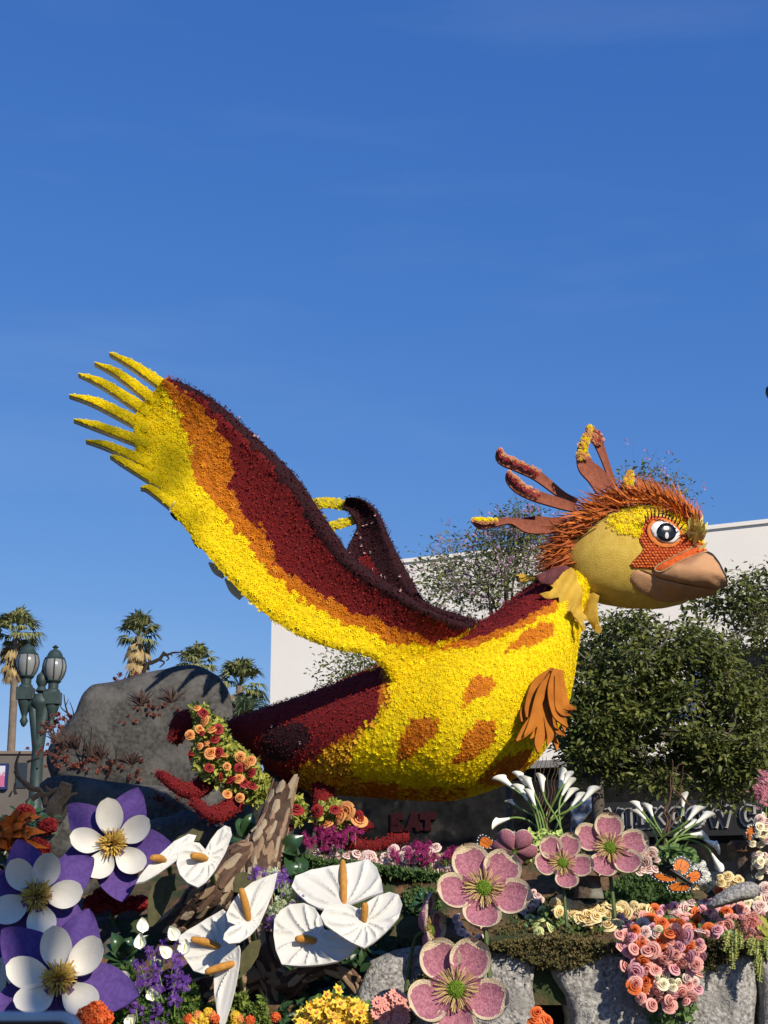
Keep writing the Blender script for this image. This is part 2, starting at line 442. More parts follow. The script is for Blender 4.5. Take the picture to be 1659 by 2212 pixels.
# raised letters, each made of strokes with slab ends
def arc(cx, cy, rx, ry, a0, a1, n=9):
    return [(cx+rx*math.cos(math.radians(a)), cy+ry*math.sin(math.radians(a))) for a in np.linspace(a0, a1, n)]
GLY = {
 'M': ([[(.15, 0), (.15, 1)], [(.15, 1), (.5, .3)], [(.5, .3), (.85, 1)], [(.85, 1), (.85, 0)]], [(.15, 0), (.85, 0), (.1, 1), (.9, 1)]),
 'I': ([[(.5, 0), (.5, 1)]], [(.5, 0), (.5, 1)]),
 'L': ([[(.3, 0), (.3, 1)], [(.12, .07), (.85, .07)], [(.85, 0), (.85, .3)]], [(.3, 1)]),
 'K': ([[(.25, 0), (.25, 1)], [(.28, .45), (.8, 1)], [(.4, .55), (.85, 0)]], [(.25, 0), (.25, 1), (.8, 1), (.85, 0)]),
 'C': ([arc(.5, .5, .36, .45, 45, 315, 12), [(.78, .95), (.78, .66)]], []),
 'O': ([arc(.5, .5, .38, .45, 0, 360, 17)], []),
 'W': ([[(.1, 1), (.3, 0)], [(.3, 0), (.5, .75)], [(.5, .75), (.7, 0)], [(.7, 0), (.92, 1)]], [(.1, 1), (.92, 1)]),
 'A': ([[(.15, 0), (.5, 1)], [(.5, 1), (.85, 0)], [(.28, .33), (.72, .33)]], [(.15, 0), (.85, 0)]),
 'F': ([[(.3, 0), (.3, 1)], [(.2, .94), (.85, .94)], [(.85, 1), (.85, .75)], [(.3, .5), (.65, .5)]], [(.3, 0)]),
 'E': ([[(.3, 0), (.3, 1)], [(.2, .94), (.85, .94)], [(.2, .06), (.85, .06)], [(.85, 1), (.85, .75)], [(.85, 0), (.85, .25)], [(.3, .5), (.65, .5)]], []),
 'T': ([[(.5, 0), (.5, 1)], [(.12, .94), (.88, .94)], [(.12, 1), (.12, .72)], [(.88, 1), (.88, .72)]], [(.5, 0)]),
}
def glyph(ch, place, width, height, th, off):
    # flat strokes with depth; place(x, h, o) -> world
    b = MB(); st, sf = GLY[ch]; k = 0
    segs = []
    for s in st:
        for i in range(len(s)-1): segs.append((s[i], s[i+1], th, .0))
    for (x, z) in sf: segs.append(((x-.17, z*(1-.1)+.05), (x+.17, z*.9+.05), th*.55, 0))
    for p, q, t, _ in segs:
        p = np.array([p[0]*width, p[1]*height]); q = np.array([q[0]*width, q[1]*height]); d = unit(q-p); n = np.array([-d[1], d[0]])*t/2
        p = p-d*t*.25; q = q+d*t*.25; o1 = off+.0012*k; k += 1
        C = [p-n, q-n, q+n, p+n]
        V = [place(c[0], c[1], 0.0) for c in C]+[place(c[0], c[1], o1) for c in C]
        b.add(V, [(3, 2, 1, 0), (4, 5, 6, 7), (0, 1, 5, 4), (1, 2, 6, 5), (2, 3, 7, 6), (3, 0, 4, 7)])
    return b
sgn = thing('cafe_sign', 'white outlined black slab letters above the shopfront behind the white lilies', 'sign', bpt(float(sl[0]), hBt, .03))
spots = [('M', 1308, 1347), ('I', 1346, 1374), ('L', 1374, 1405), ('K', 1404, 1440), ('C', 1446, 1480), ('O', 1484, 1524), ('W', 1528, 1582), ('C', 1601, 1634), ('A', 1636, 1682), ('F', 1690, 1722), ('E', 1724, 1758)]
hz0 = float(bsh(1500, 1785)[1]); hz1 = float(bsh(1500, 1745)[1])
for ch, ua, ub in spots:
    sa, sb = float(bsh(ua, 1765)[0]), float(bsh(ub, 1765)[0])
    pl = lambda x, h, o, sa=sa: bpt(sa+x, hz0+h, .021+o)
    L0 = glyph(ch, pl, sb-sa, hz1-hz0, .14, .03).build('letter', mat('shaded_white_paint', (.5, .5, .49), (.3, .3, .3), rough=.6, nscale=4), sgn, smooth=False)  # white greyed to carry the shade the letters stand in
    pl2 = lambda x, h, o, sa=sa: bpt(sa+x, hz0+h, .05+o)
    glyph(ch, pl2, sb-sa, hz1-hz0, .065, .03).build('letter_face', M_BLACK, L0, smooth=False, origin=wloc(sgn))
M_RED = mat('red_sign_paint', (.04, .004, .004), (.02, .003, .003), rough=.6)
sg2 = thing('eat_sign', 'red slab letters reading EAT on the dark shopfront under the bird', 'sign', bpt(*[float(x) for x in bsh(850, 1790)], 0.0))
h0 = float(bsh(905, 1792)[1]); h1 = float(bsh(905, 1758)[1])
for ch, ua, ub in (('E', 838, 866), ('A', 873, 908), ('T', 906, 936)):
    sa, sb = float(bsh(ua, 1775)[0]), float(bsh(ub, 1775)[0])
    pl = lambda x, h, o, sa=sa: bpt(sa+x, h0+h, -.119+o)
    glyph(ch, pl, sb-sa, h1-h0, .13, .05).build('letter', M_RED, sg2, smooth=False)
# pennant shaped hanging sign
poly = c5((95, 320), (230, 240), (290, 290), (280, 350), (185, 470), (170, 560), (95, 560))
V, F, P, dd = patch(poly, on_plane(bpt(float(bsh(1255, 1760)[0]), 0, .6), BN), BN, .06, 9)
hs = MB().add(V, F).build('hanging_sign', mat('pale_sign_board', (.5, .52, .55), (.12, .12, .13), rough=.6, nscale=3.0, nmix=(.42, .5)), smooth=False)
tag(hs, 'pointed grey and black hanging sign board beside the white lilies', 'sign')
pb = on_plane(bpt(float(bsh(1255, 1760)[0]), 0, .625), BN)
for ch, ua, ub in (('M', 1235, 1242), ('I', 1241, 1245), ('L', 1245, 1250)):
    base = pb(np.array(ua), np.array(1797.)); wd = (ub-ua)*mpp(33); ht = 9*mpp(33)
    pl = lambda x, h, o, base=base: base+BD*x+np.array([0, 0, h])+BN*o
    glyph(ch, pl, wd, ht, .016, .01).build('letter', M_BLACK, hs, smooth=False)
# kerb and pavement in front of it
V = np.array([bpt(s, h, o) for s, o, h in ((-30, 5, 0), (BL+10, 5, 0), (BL+10, -.1, 0), (-30, -.1, 0), (-30, 5, .13), (BL+10, 5, .13), (BL+10, -.1, .13), (-30, -.1, .13))])
o = MB().add(V, [(0, 3, 2, 1), (4, 5, 6, 7), (0, 1, 5, 4), (1, 2, 6, 5), (2, 3, 7, 6), (3, 0, 4, 7)]).build('pavement', M_PAVE, smooth=False); o['kind'] = 'structure'

# ------------------------------------------------------------------ low building at the far left
yb = 62.0
zt = float(pt(30, 1629, yb)[2]); xl, xr = float(pt(-400, 1700, yb)[0]), float(pt(108, 1700, yb)[0])
lb = thing('low_shop', 'low beige flat roofed shop behind the street lamp', 'building', ((xl+xr)/2, yb+3, 0))
MB().add(*box((xl, yb, 0), (xr, yb+7, zt))).build('wall', mat('beige_stucco', (.13, .115, .10), rough=.9, nscale=.7), lb, smooth=False)
MB().add(*box((xl-.1, yb-.1, zt), (xr+.1, yb+7.1, zt+.12))).build('roof_edge', mat('brown_trim', (.2, .15, .12), rough=.8), lb, smooth=False)
for (ua, ub, va, vb) in ((33, 60, 1648, 1702),):
    p, q = pt(ua, vb, yb), pt(ub, va, yb)
    MB().add(*box((p[0], yb-.06, p[2]), (q[0], yb+.02, q[2]))).build('window', M_GLASS, lb, smooth=False)
p, q = pt(-60, 1706, yb), pt(20, 1650, yb)
ps = thing('framed_poster', 'blue framed poster with pink wavy pattern on the low shop wall', 'poster', (p[0], yb-.2, p[2]))
MB().add(*box((p[0], yb-.2, p[2]), (q[0], yb-.001, q[2]))).build('frame', mat('navy_frame', (.02, .03, .12), rough=.5), ps, smooth=False)
MB().add(*box((p[0]+.1, yb-.22, p[2]+.1), (q[0]-.1, yb-.205, q[2]-.1))).build('print', mat('pink_wave_print', (.42, .12, .22), (.5, .52, .58), rough=.6, nscale=1.6, nmix=(.47, .53)), ps, smooth=False)

# ------------------------------------------------------------------ palms
M_FRG = mat('palm_green', (.14, .17, .06), (.09, .12, .04), rough=.5, tint=True, col3=(.28, .28, .11), spec=.4, trans=.2)
M_FRB = mat('palm_straw', (.30, .21, .09), (.2, .13, .06), rough=.8, tint=True, col3=(.42, .32, .15))
M_PTR = mat('palm_trunk', (.2, .16, .12), (.13, .10, .08), rough=.9, nscale=1.5, bump=.5, bscale=6)
def fan_palm(label, u, vc, vb, y, L, seed, n_green=38, n_dead=70, skirt=1.5, group='tall fan palms on the skyline'):
    r = np.random.default_rng(seed)
    c = pt(u, vc, y); base = np.array([c[0]+r.normal()*.2, y, 0.0])
    root = thing('fan_palm', label, 'palm tree', base, group)
    tr = MB(); tr.add(*tube([base, base*.5+c*.5+[.1, 0, 0], c], [.42, .3, .26], 9, 12)); tr.build('trunk', M_PTR, root)
    g, d = MB(), MB()
    for k in range(n_green+n_dead):
        dead = k >= n_green; az = r.random()*6.283
        if not dead: el = math.radians(r.uniform(-22, 85)); ln = L*r.uniform(.8, 1.1); org = c
        else:
            el = math.radians(r.uniform(-86, -45)); ln = L*r.uniform(.6, .85); org = c-np.array([0, 0, r.random()*skirt])
        D = np.array([math.cos(az)*math.cos(el), math.sin(az)*math.cos(el), math.sin(el)])
        S = unit(np.cross(D, [0, 0, 1.])); U = np.cross(S, D)
        tip = org+D*ln*.45; m = d if dead else g
        m.add(*ribbon(np.array([org, tip]), [.035, .025], U, .02), tint=.3)
        ns = 13
        for i in range(ns):
            a = (i/(ns-1)-.5)*(2.3 if not dead else 1.2)+r.normal()*.04; seg = ln*.62*(1-.25*abs(a)/1.2)*r.uniform(.85, 1.1)
            e = D*math.cos(a)+S*math.sin(a); mid = tip+e*seg*.6+U*.06*ln; end = tip+e*seg-np.array([0, 0, ln*(.14 if not dead else .05)*r.uniform(.5, 1.5)])
            w = np.cross(e, U)*.075*L/1.9
            m.add([tip, mid-w, end, mid+w], [(0, 1, 2, 3)], tint=r.random())
    g.build('crown', M_FRG, root, smooth=False); d.build('dead_fronds', M_FRB, root, smooth=False)
fan_palm('tall thin fan palm with straw skirt behind the street lamp', 36, 1372, 1620, 105, 2.2, 1, skirt=2.0, n_dead=60)
fan_palm('fan palm with long straw skirt rising beyond the dead branch on the boulder', 300, 1375, 1620, 105, 2.05, 2, skirt=1.9, n_dead=60)
fan_palm('small green fan palm peeping over the crest of the boulder', 424, 1434, 1620, 125, 2.1, 3, n_dead=20, skirt=.5)
fan_palm('fan palm between the boulder and the white building', 518, 1482, 1620, 100, 2.2, 4, n_dead=26, skirt=.6)
def feather_palm(label, u, vc, y, L, seed):
    r = np.random.default_rng(seed); c = pt(u, vc, y); base = np.array([c[0], y, 0.])
    root = thing('date_palm', label, 'palm tree', base)
    MB().add(*tube([base, c], [.5, .4], 9, 8)).build('trunk', M_PTR, root)
    g = MB()
    for k in range(38):
        az = r.random()*6.283; el = math.radians(r.uniform(5, 75)); ln = L*r.uniform(.8, 1.1)
        h = np.array([math.cos(az), math.sin(az), 0.]); t = np.linspace(0, 1, 16)
        P = c+np.outer(t*ln*math.cos(el), h)+np.outer(t*ln*math.sin(el)-(t**2.2)*ln*.75, [0, 0, 1.])
        g.add(*tube(P, np.linspace(.05, .012, 16), 4, caps=False), tint=.6)
        T = unit(np.gradient(P, axis=0)); S = unit(np.cross(T, [0, 0, 1.])); U = np.cross(S, T)
        for i in range(1, 16):
            for sg in (-1, 1):
                for q in (0, .5):
                    p = P[i]-(P[i]-P[i-1])*q; e = unit(S[i]*sg*.8+T[i]*.6+U[i]*.25)*ln*.17*(1.1-.6*t[i])
                    g.add([p, p+e*.5+T[i]*.05, p+e-np.array([0, 0, .06])], [(0, 1, 2)], tint=r.random())
    g.build('crown', mat('date_palm_green', (.06, .10, .05), (.04, .07, .035), rough=.5, tint=True, col3=(.15, .2, .1), spec=.4, trans=.15), root, smooth=False)
feather_palm('date palm with long arching fronds against the white building corner', 528, 1545, 80, 2.9, 5)

# ------------------------------------------------------------------ leafy trees
M_BARK = mat('grey_brown_bark', (.10, .085, .07), (.06, .05, .042), rough=.9, nscale=6, bump=.6, bscale=25)
M_TWIG = mat('pale_twig', (.2, .17, .15), (.13, .11, .1), rough=.9)
M_LEAF = mat('tree_leaf', (.06, .085, .018), (.035, .052, .012), rough=.45, tint=True, col3=(.17, .185, .04), spec=.3, trans=.22)
M_BLOOM = mat('pink_tree_blossom', (.42, .2, .34), (.32, .14, .26), rough=.7, tint=True, col3=(.5, .3, .42))
def leafy_tree(name, label, base, fork, polys, nclump, per, leaf, sig, yc, dy, seed, blooms=0, trunk_r=.13, group=None, clumps=None, twig_r=.014, bare=()):
    r = np.random.default_rng(seed); root = thing(name, label, 'tree', base, group)
    base = np.asarray(base, float); fork = np.asarray(fork, float)
    tb = MB(); tb.add(*tube([base, base*.6+fork*.4+[.06, 0, 0], fork], [trunk_r*1.25, trunk_r, trunk_r*.8], 9, 9))
    C = []
    if clumps is None:
        for poly, share in polys:
            poly = np.array(poly, float); lo, hi = poly.min(0), poly.max(0); k = 0; want = int(nclump*share)
            while k < want:
                p = lo+(hi-lo)*r.random(2)
                if pip(poly, np.array([p[0]]), np.array([p[1]]))[0]:
                    C.append(pt(p[0], p[1], yc+dy*(r.random()*2-1))); k += 1
        C = np.array(C)
    else: C = np.asarray(clumps, float)
    # main limbs to a few spread clumps, twigs from the limbs to the others
    idx = r.permutation(len(C))[:max(5, len(C)//9)]; limbs = []
    for i in idx:
        c = C[i]; m = fork*.45+c*.55+[0, 0, .25]+r.normal(size=3)*.08
        P = catmull([fork-[0, 0, .12], fork*.8+c*.2+r.normal(size=3)*.06, m, c], 9); limbs.append(P)
        tb.add(*tube(P, np.linspace(trunk_r*.55, twig_r*1.3, 9), 6, caps=False))
    LP = np.vstack([l[3:] for l in limbs]) if limbs else fork[None]
    tw = MB()
    for c in C:
        d = np.linalg.norm(LP-c, axis=1)+np.maximum(0, LP[:, 2]-c[2])*.8; q = LP[np.argmin(d)]
        P = catmull([q, q*.5+c*.5+r.normal(size=3)*.07+[0, 0, .05], c], 6)
        tw.add(*tube(P, np.linspace(twig_r, twig_r*.45, 6), 4, caps=False))
        for _ in range(3):
            e = c+r.normal(size=3)*sig*1.5; tw.add(*tube([P[3], (P[3]+e)/2+r.normal(size=3)*.04, e], [twig_r*.5, twig_r*.4, twig_r*.25], 3, caps=False))
    for (pts) in bare:
        P = catmull([pt(*p) for p in pts], 10); tw.add(*tube(P, np.linspace(twig_r*1.3, twig_r*.5, 10), 4, caps=False))
    tb.build('trunk', M_BARK, root); tw.build('twigs', M_TWIG, root, kind='stuff')
    g = MB(); n = per*len(C)
    cc = np.repeat(C, per, 0); off = r.normal(size=(n, 3))*sig*np.array([1.15, 1.1, .75])
    P = cc+off; N = unit(np.array([.1, -.25, .75])+r.normal(size=(n, 3))*.55)
    up = unit(off*.7+np.array([0, 0, -.06])+r.normal(size=(n, 3))*.12)
    # leaf axis (template y) roughly along 'up' : X = up x N
    g.many(T_LEAF[0]*np.array([.75, 1, 1]), T_LEAF[1], P, N, leaf*r.uniform(.65, 1.2, n), up=np.cross(N, np.cross(up, N)) if False else up, tint=r.random(n))
    g.build('crown', M_LEAF, root, smooth=False)
    if blooms:
        f = MB(); tops = C[np.argsort(-C[:, 2])][:max(4, int(len(C)*.75))]
        B = tops[r.integers(0, len(tops), blooms)]+r.normal(size=(blooms, 3))*sig*1.15+[0, 0, sig*.4]
        BP = np.repeat(B, 7, 0)+r.normal(size=(blooms*7, 3))*leaf*.45
        f.many(T_MUM[0], T_MUM[1], BP, r.normal(size=(len(BP), 3)), leaf*.30)
        f.build('blossom', M_BLOOM, root, smooth=False)
    return root
# dark green tree under the bird's beak
leafy_tree('street_tree', 'dense dark green street tree below and beside the beak', (pt(1278, 1640, 24.6)[0], 24.6, .13), pt(1285, 1600, 24.6),
    [([(1232, 1440), (1262, 1385), (1330, 1335), (1400, 1325), (1480, 1330), (1560, 1400), (1640, 1480), (1640, 1560), (1540, 1600), (1450, 1600), (1400, 1560), (1330, 1600), (1250, 1610), (1225, 1540)], .72),
     ([(1240, 1560), (1330, 1570), (1300, 1650), (1240, 1640)], .08), ([(1480, 1600), (1640, 1580), (1640, 1660), (1560, 1710), (1500, 1660)], .16), ([(1230, 1600), (1400, 1590), (1520, 1600), (1640, 1600), (1640, 1700), (1560, 1730), (1440, 1690), (1330, 1690), (1240, 1670)], .22)],
    165, 150, .125, .155, 24.6, 1.1, 21, trunk_r=.12, bare=([(1540, 1560, 24), (1480, 1440, 24), (1560, 1390, 24), (1640, 1350, 24)], [(1400, 1420, 23.8), (1440, 1380, 23.8), (1446, 1330, 23.8)], [(1290, 1440, 24), (1250, 1410, 24), (1230, 1370, 24)]))
leafy_tree('street_tree', 'second green street tree reaching past the beak along the white wall', (pt(1720, 1640, 26.2)[0], 26.2, .13), pt(1715, 1560, 26.2),
    [([(1480, 1320), (1530, 1300), (1560, 1275), (1600, 1250), (1680, 1225), (1800, 1230), (1850, 1450), (1800, 1640), (1620, 1690), (1590, 1560), (1640, 1420), (1560, 1370)], 1)],
    95, 120, .125, .16, 26.2, 1.2, 22, bare=([(1600, 1400, 26), (1570, 1290, 26), (1600, 1255, 26), (1650, 1225, 26)],))
leafy_tree('blossom_tree', 'sparse street tree with pink blossom behind the raised wings', (pt(1090, 1640, 27.5)[0], 27.5, .13), pt(1090, 1480, 27.5),
    [([(905, 1250), (960, 1180), (1040, 1160), (1110, 1100), (1190, 1140), (1215, 1210), (1140, 1260), (1060, 1320), (990, 1330), (930, 1290)], .66), ([(690, 1440), (730, 1410), (800, 1400), (840, 1420), (800, 1470), (720, 1490)], .15),
     ([(1345, 1020), (1420, 1005), (1490, 1040), (1480, 1100), (1360, 1090)], .10), ([(1150, 1240), (1300, 1300), (1300, 1420), (1200, 1400)], .09)],
    120, 64, .095, .21, 27.5, 1.3, 23, blooms=300, trunk_r=.07, twig_r=.009,
    bare=([(1350, 1060, 27), (1353, 1020, 27), (1350, 990, 27)], [(1380, 1060, 27), (1385, 1020, 27), (1388, 990, 27)], [(1455, 1060, 27), (1460, 1030, 27), (1470, 1010, 27)], [(1000, 1300, 27), (960, 1200, 27), (950, 1160, 27)], [(1020, 1300, 27), (1080, 1150, 27), (1105, 1075, 27)]))

# ------------------------------------------------------------------ twin street lamp
yl = 24.0
M_LGR = mat('green_lamp_iron', (.028, .05, .047), (.018, .035, .033), rough=.55, nscale=8, bump=.15, bscale=40, spec=.4, spot=((.06, .08, .07), 5, .6, .75))
M_GLOBE = mat('frosted_lamp_glass', (.22, .225, .22), (.16, .165, .165), rough=.25, nscale=3, spec=.5)
mp = mpp(yl)*.3637                                     # crop unit to metres
def lc(x, y): return pt(.3637*x, 1261.8+.3637*y, yl)
px_, _ = float(lc(242, 700)[0]), 0
lp = thing('street_lamp', 'green twin globe street lamp left of the grey boulder', 'street lamp', (px_, yl, 0))
zc = float(lc(242, 690)[2])
pole = MB(); pole.add(*lathe([(.34, 0), (.34, .25), (.27, .35), (.24, 1.0), (.19, 1.15), (.15, 1.3), (.125, 2.6), (.17, 2.66), (.17, 2.74), (.11, 2.82), (.09, zc-.15), (.16, zc-.08), (.16, zc), (.1, zc+.1)], 14, (px_, yl, 0)))
pole.build('pole', M_LGR, lp)
MB().add(*lathe([(.03, 0), (.10, .05), (.06, .12), (.10, .2), (.09, .3), (.03, .36), (.01, .42)], 12, (px_, yl, zc+.1))).build('finial', M_LGR, lp)
for k, (lx, ytop) in enumerate(((165, 335), (325, 362))):
    zz = float(lc(lx, ytop)[2]); x = float(lc(lx, ytop+100)[0]); H = lambda q: zz-q*mp       # q: crop units below the finial
    a = MB(); a.add(*tube([(px_, yl, zc-.75), ((px_*.72+x*.28), yl, zc-.35), ((px_*.4+x*.6), yl, zc+.02), (x, yl, H(320))], [.10, .09, .08, .1], 8, 14))
    a.add(*tube([(px_, yl, zc-.05), ((px_+x)/2, yl, zc-.2), (x, yl, H(300))], [.05, .045, .05], 7, 10)); a.build('arm', M_LGR, lp)
    MB().add(*box((x-45*mp, yl-45*mp, H(345)), (x+45*mp, yl+45*mp, H(275)))).build('block', M_LGR, lp, smooth=False)
    MB().add(*lathe([(.012, 0), (.04, .03), (.07, .1), (.04, .16), (.05, .2), (.11, 150*mp-.05), (.12, 150*mp)], 10, (x, yl, H(500)))).build('drop', M_LGR, lp)
    MB().add(*lathe([(42*mp, H(275)), (38*mp, H(262)), (30*mp, H(255)), (30*mp, H(225)), (36*mp, H(220)), (45*mp, H(210)), (40*mp, H(204))], 14, (x, yl, 0))).build('collar', M_LGR, lp)
    gl = MB().add(*lathe([(36*mp, H(206)), (54*mp, H(180)), (64*mp, H(140)), (64*mp, H(118)), (56*mp, H(85)), (50*mp, H(80))], 18, (x, yl, 0))).build('globe', M_GLOBE, lp)
    for j in range(8):
        an = 2*math.pi*j/8+.2; c, s = math.cos(an), math.sin(an)
        MB().add(*tube([(x+c*r_*mp, yl+s*r_*mp, H(q)) for r_, q in ((37, 207), (55, 180), (65, 140), (65, 118), (57, 85))], .012, 4, 10)).build('rib', M_LGR, gl, origin=wloc(lp))
    MB().add(*lathe([(58*mp, H(86)), (60*mp, H(78)), (48*mp, H(70)), (40*mp, H(50)), (26*mp, H(32)), (14*mp, H(28)), (10*mp, H(20)), (18*mp, H(14)), (20*mp, H(11)), (8*mp, H(8)), (10*mp, H(3)), (2*mp, H(0))], 14, (x, yl, 0))).build('cap', M_LGR, lp)
# ------------------------------------------------------------------ the float: base, planted mound, boulder, rocks
M_ROCK = mat('grey_rock', (.095, .091, .084), (.038, .037, .035), rough=.95, nscale=26, nmix=(.3, .68), bump=1.0, bscale=8, spot=((.125, .12, .11), 3.0, .5, .72), spec=.12)
M_ROCKP = mat('pale_grey_rock', (.42, .405, .375), (.15, .145, .135), rough=.95, nscale=42, nmix=(.36, .62), bump=.9, bscale=55, spot=((.22, .212, .195), 4.5, .48, .66), spec=.12)
M_DARK = mat('dark_skirt', (.012, .011, .010), rough=.9)
M_SOIL = mat('mossy_soil', (.15, .085, .045), (.085, .05, .028), rough=.95, nscale=14, bump=1.0, bscale=30, spot=((.035, .05, .018), 3.2, .42, .55))
fb = thing('float_base', 'dark skirted wheeled base carrying the whole flower float', 'parade float', (0.3, 13.4, 0))
MB().add(*box((-5.2, 10.35, .12), (6.2, 17.6, 1.12))).build('skirt', M_DARK, fb, smooth=False)
for sx in (-4.0, 5.0):
    for sy in (11.2, 16.6):
        w = MB(); ph = np.linspace(0, 2*np.pi, 20, endpoint=False)
        for yy in (-.14, .14): pass
        V = np.array([[sx+.36*math.cos(a), sy+q, .36+.36*math.sin(a)] for q in (-.14, .14) for a in ph])
        w.add(V, grid_faces(2, 20, True)+[tuple(range(20)), tuple(range(39, 19, -1))]); w.build('wheel', M_BLACK, fb, smooth=False)

def gauss(x, y, cx, cy, sx, sy): return np.exp(-((x-cx)/sx)**2-((y-cy)/sy)**2)
def mound_h(x, y):
    t = np.clip((y-10.04)/1.4, 0, 1); t = t*t*(3-2*t)
    crest = np.interp(x, [-4, -1.6, -.75, -.3, .55, 1.0, 1.9, 2.4, 4], [1.55, 1.7, 1.9, 2.0, 1.98, 1.93, 1.86, 1.74, 1.72])
    front = np.interp(x, [-4, -1.2, -.6, .1, .4, 4], [.9, .9, .85, .95, 1.37, 1.37])
    h = front+(crest-front)*t
    back = np.clip((y-11.6)/.9, 0, 1); h = h-back*back*(3-2*back)*(crest-1.5)*.8*(x > -1.2)
    left = np.clip((-x-.9)/.6, 0, 1)*np.clip((y-11.5)/3, 0, 1); h = h+left*.55
    h = h+gauss(x, y, 1.26, 11.45, .3, .25)*.2+gauss(x, y, 2.16, 11.2, .28, .25)*.18
    return h
nx, ny = 130, 110
X, Y = np.meshgrid(np.linspace(-4.6, 5.0, nx), np.concatenate([[10.04], np.linspace(10.06, 17.3, ny-1)]), indexing='ij')
Z = mound_h(X, Y); Pm = np.stack([X, Y, Z], -1); Pm[..., 2] += wobble(Pm, .03, 5, 3)
Z = Pm[..., 2]; top = Pm.reshape(-1, 3)
MOUND = MB(); MOUND.add(top, [f for f in grid_faces(nx, ny)])
n0 = len(top); e = []
rim = [(i, 0) for i in range(nx)]+[(nx-1, j) for j in range(1, ny)]+[(i, ny-1) for i in range(nx-2, -1, -1)]+[(0, j) for j in range(ny-2, 0, -1)]
low = np.array([[X[i, j], Y[i, j], 1.0] for i, j in rim]); ri = [i*ny+j for i, j in rim]
F = [(ri[k], ri[(k+1) % len(rim)], n0+(k+1) % len(rim), n0+k) for k in range(len(rim))]
MOUND.v[0] = np.vstack([MOUND.v[0], low]); MOUND.t[0] = np.full(len(MOUND.v[0]), .5); MOUND.n = len(MOUND.v[0])
MOUND.f += [tuple(f[::-1]) for f in F]; MOUND.m += [0]*len(F)
MOUND.f = [tuple(f) for f in MOUND.f]
o = MOUND.build('mound', M_SOIL); o['kind'] = 'structure'
BV_M = MOUND.bvh()

def rock(poly, yc, half, label, m=None, name='rock', cat='rock', **kw):
    V, F = inflate(poly, yc, half, **kw); b = MB(); b.add(V, F); o = b.build(name, m or M_ROCK); tag(o, label, cat); return o, b
_, BOUL = rock([(98, 1640), (104, 1612), (135, 1572), (165, 1540), (183, 1500), (200, 1480), (265, 1466), (330, 1450), (380, 1438), (430, 1437), (472, 1460), (496, 1500), (510, 1560), (530, 1640), (560, 1730), (480, 1770), (300, 1745), (180, 1715), (110, 1690)], 15.5, .26,
     'big grey boulder with succulents and the shadow of feathers on its crest', name='boulder', cat='boulder', nth=150, nr=30, rough=.06, freq=2.6, seed=4, pw=5.0, back=5.0)
_, SHELF = rock([(80, 1690), (130, 1672), (250, 1690), (420, 1702), (540, 1690), (590, 1760), (540, 1830), (380, 1830), (250, 1815), (120, 1800), (85, 1740)], 14.8, .22,
     'broad grey rock shelf under the big boulder', name='rock_shelf', nth=80, nr=16, rough=.06, freq=3, seed=6, pw=4, back=4.0)
rocks = [([(330, 1775), (400, 1745), (470, 1755), (505, 1800), (460, 1870), (350, 1880), (310, 1825)], 13.6, .35, 'angular grey rock below the curled red plumes'),
 ([(95, 1745), (180, 1765), (235, 1820), (215, 1890), (110, 1880), (80, 1800)], 13.3, .3, 'dark grey rock in the shade behind the top purple and white flower'),
 ([(165, 1950), (235, 1935), (325, 1948), (345, 1985), (285, 2008), (190, 2000)], 11.3, .25, 'flat grey stone under the red cockscomb'),
 ([(186, 1990), (235, 1985), (262, 2030), (255, 2090), (200, 2095)], 10.9, .2, 'upright grey stone behind the peace lily leaves'),
 ([(-30, 2030), (30, 2032), (52, 2060), (45, 2090), (-20, 2095)], 10.5, .2, 'small grey stone at the edge of the lowest purple and white flower'),
 ([(118, 1880), (170, 1880), (200, 1915), (180, 1945), (130, 1930)], 11.8, .2, 'pale stone between the two upper purple and white flowers'),
 ([(590, 1640), (640, 1685), (700, 1740), (715, 1810), (680, 1880), (600, 1880), (540, 1780), (540, 1700)], 13.3, .3, 'grey rock plinth behind the bark stump')]
RB = MB(); RB.add(np.vstack(BOUL.v), BOUL.f); RB.add(np.vstack(SHELF.v), SHELF.f)
for k, (p, y, h, l) in enumerate(rocks):
    _, bb = rock(p, y, h, l, rough=.05, freq=5, seed=20+k, pw=4, nth=44); RB.add(np.vstack(bb.v), bb.f)
# ledge wall in front, right
walls = [([(800, 2075), (850, 2052), (905, 2042), (965, 2050), (968, 2110), (975, 2200), (990, 2420), (700, 2420), (720, 2250), (770, 2150)], 'grey rock face behind the lowest mauve flower'),
 ([(955, 2052), (1050, 2047), (1130, 2048), (1158, 2075), (1150, 2130), (1163, 2200), (1180, 2260), (1190, 2420), (970, 2420), (962, 2200), (955, 2120)], 'grey rock face left of the dark cleft'),
 ([(1184, 2075), (1215, 2045), (1290, 2045), (1390, 2050), (1420, 2070), (1425, 2200), (1420, 2420), (1225, 2420), (1235, 2200), (1222, 2150), (1195, 2110)], 'grey rock face right of the dark cleft'),
 ([(1400, 2062), (1500, 2048), (1590, 2050), (1632, 2070), (1640, 2140), (1630, 2200), (1625, 2420), (1412, 2420), (1410, 2200)], 'grey rock face behind the hanging rose cascade'),
 ([(1636, 2080), (1680, 2050), (1760, 2055), (1850, 2060), (1860, 2420), (1645, 2420), (1648, 2200)], 'grey rock face below the trailing green tassels')]
WB = MB()
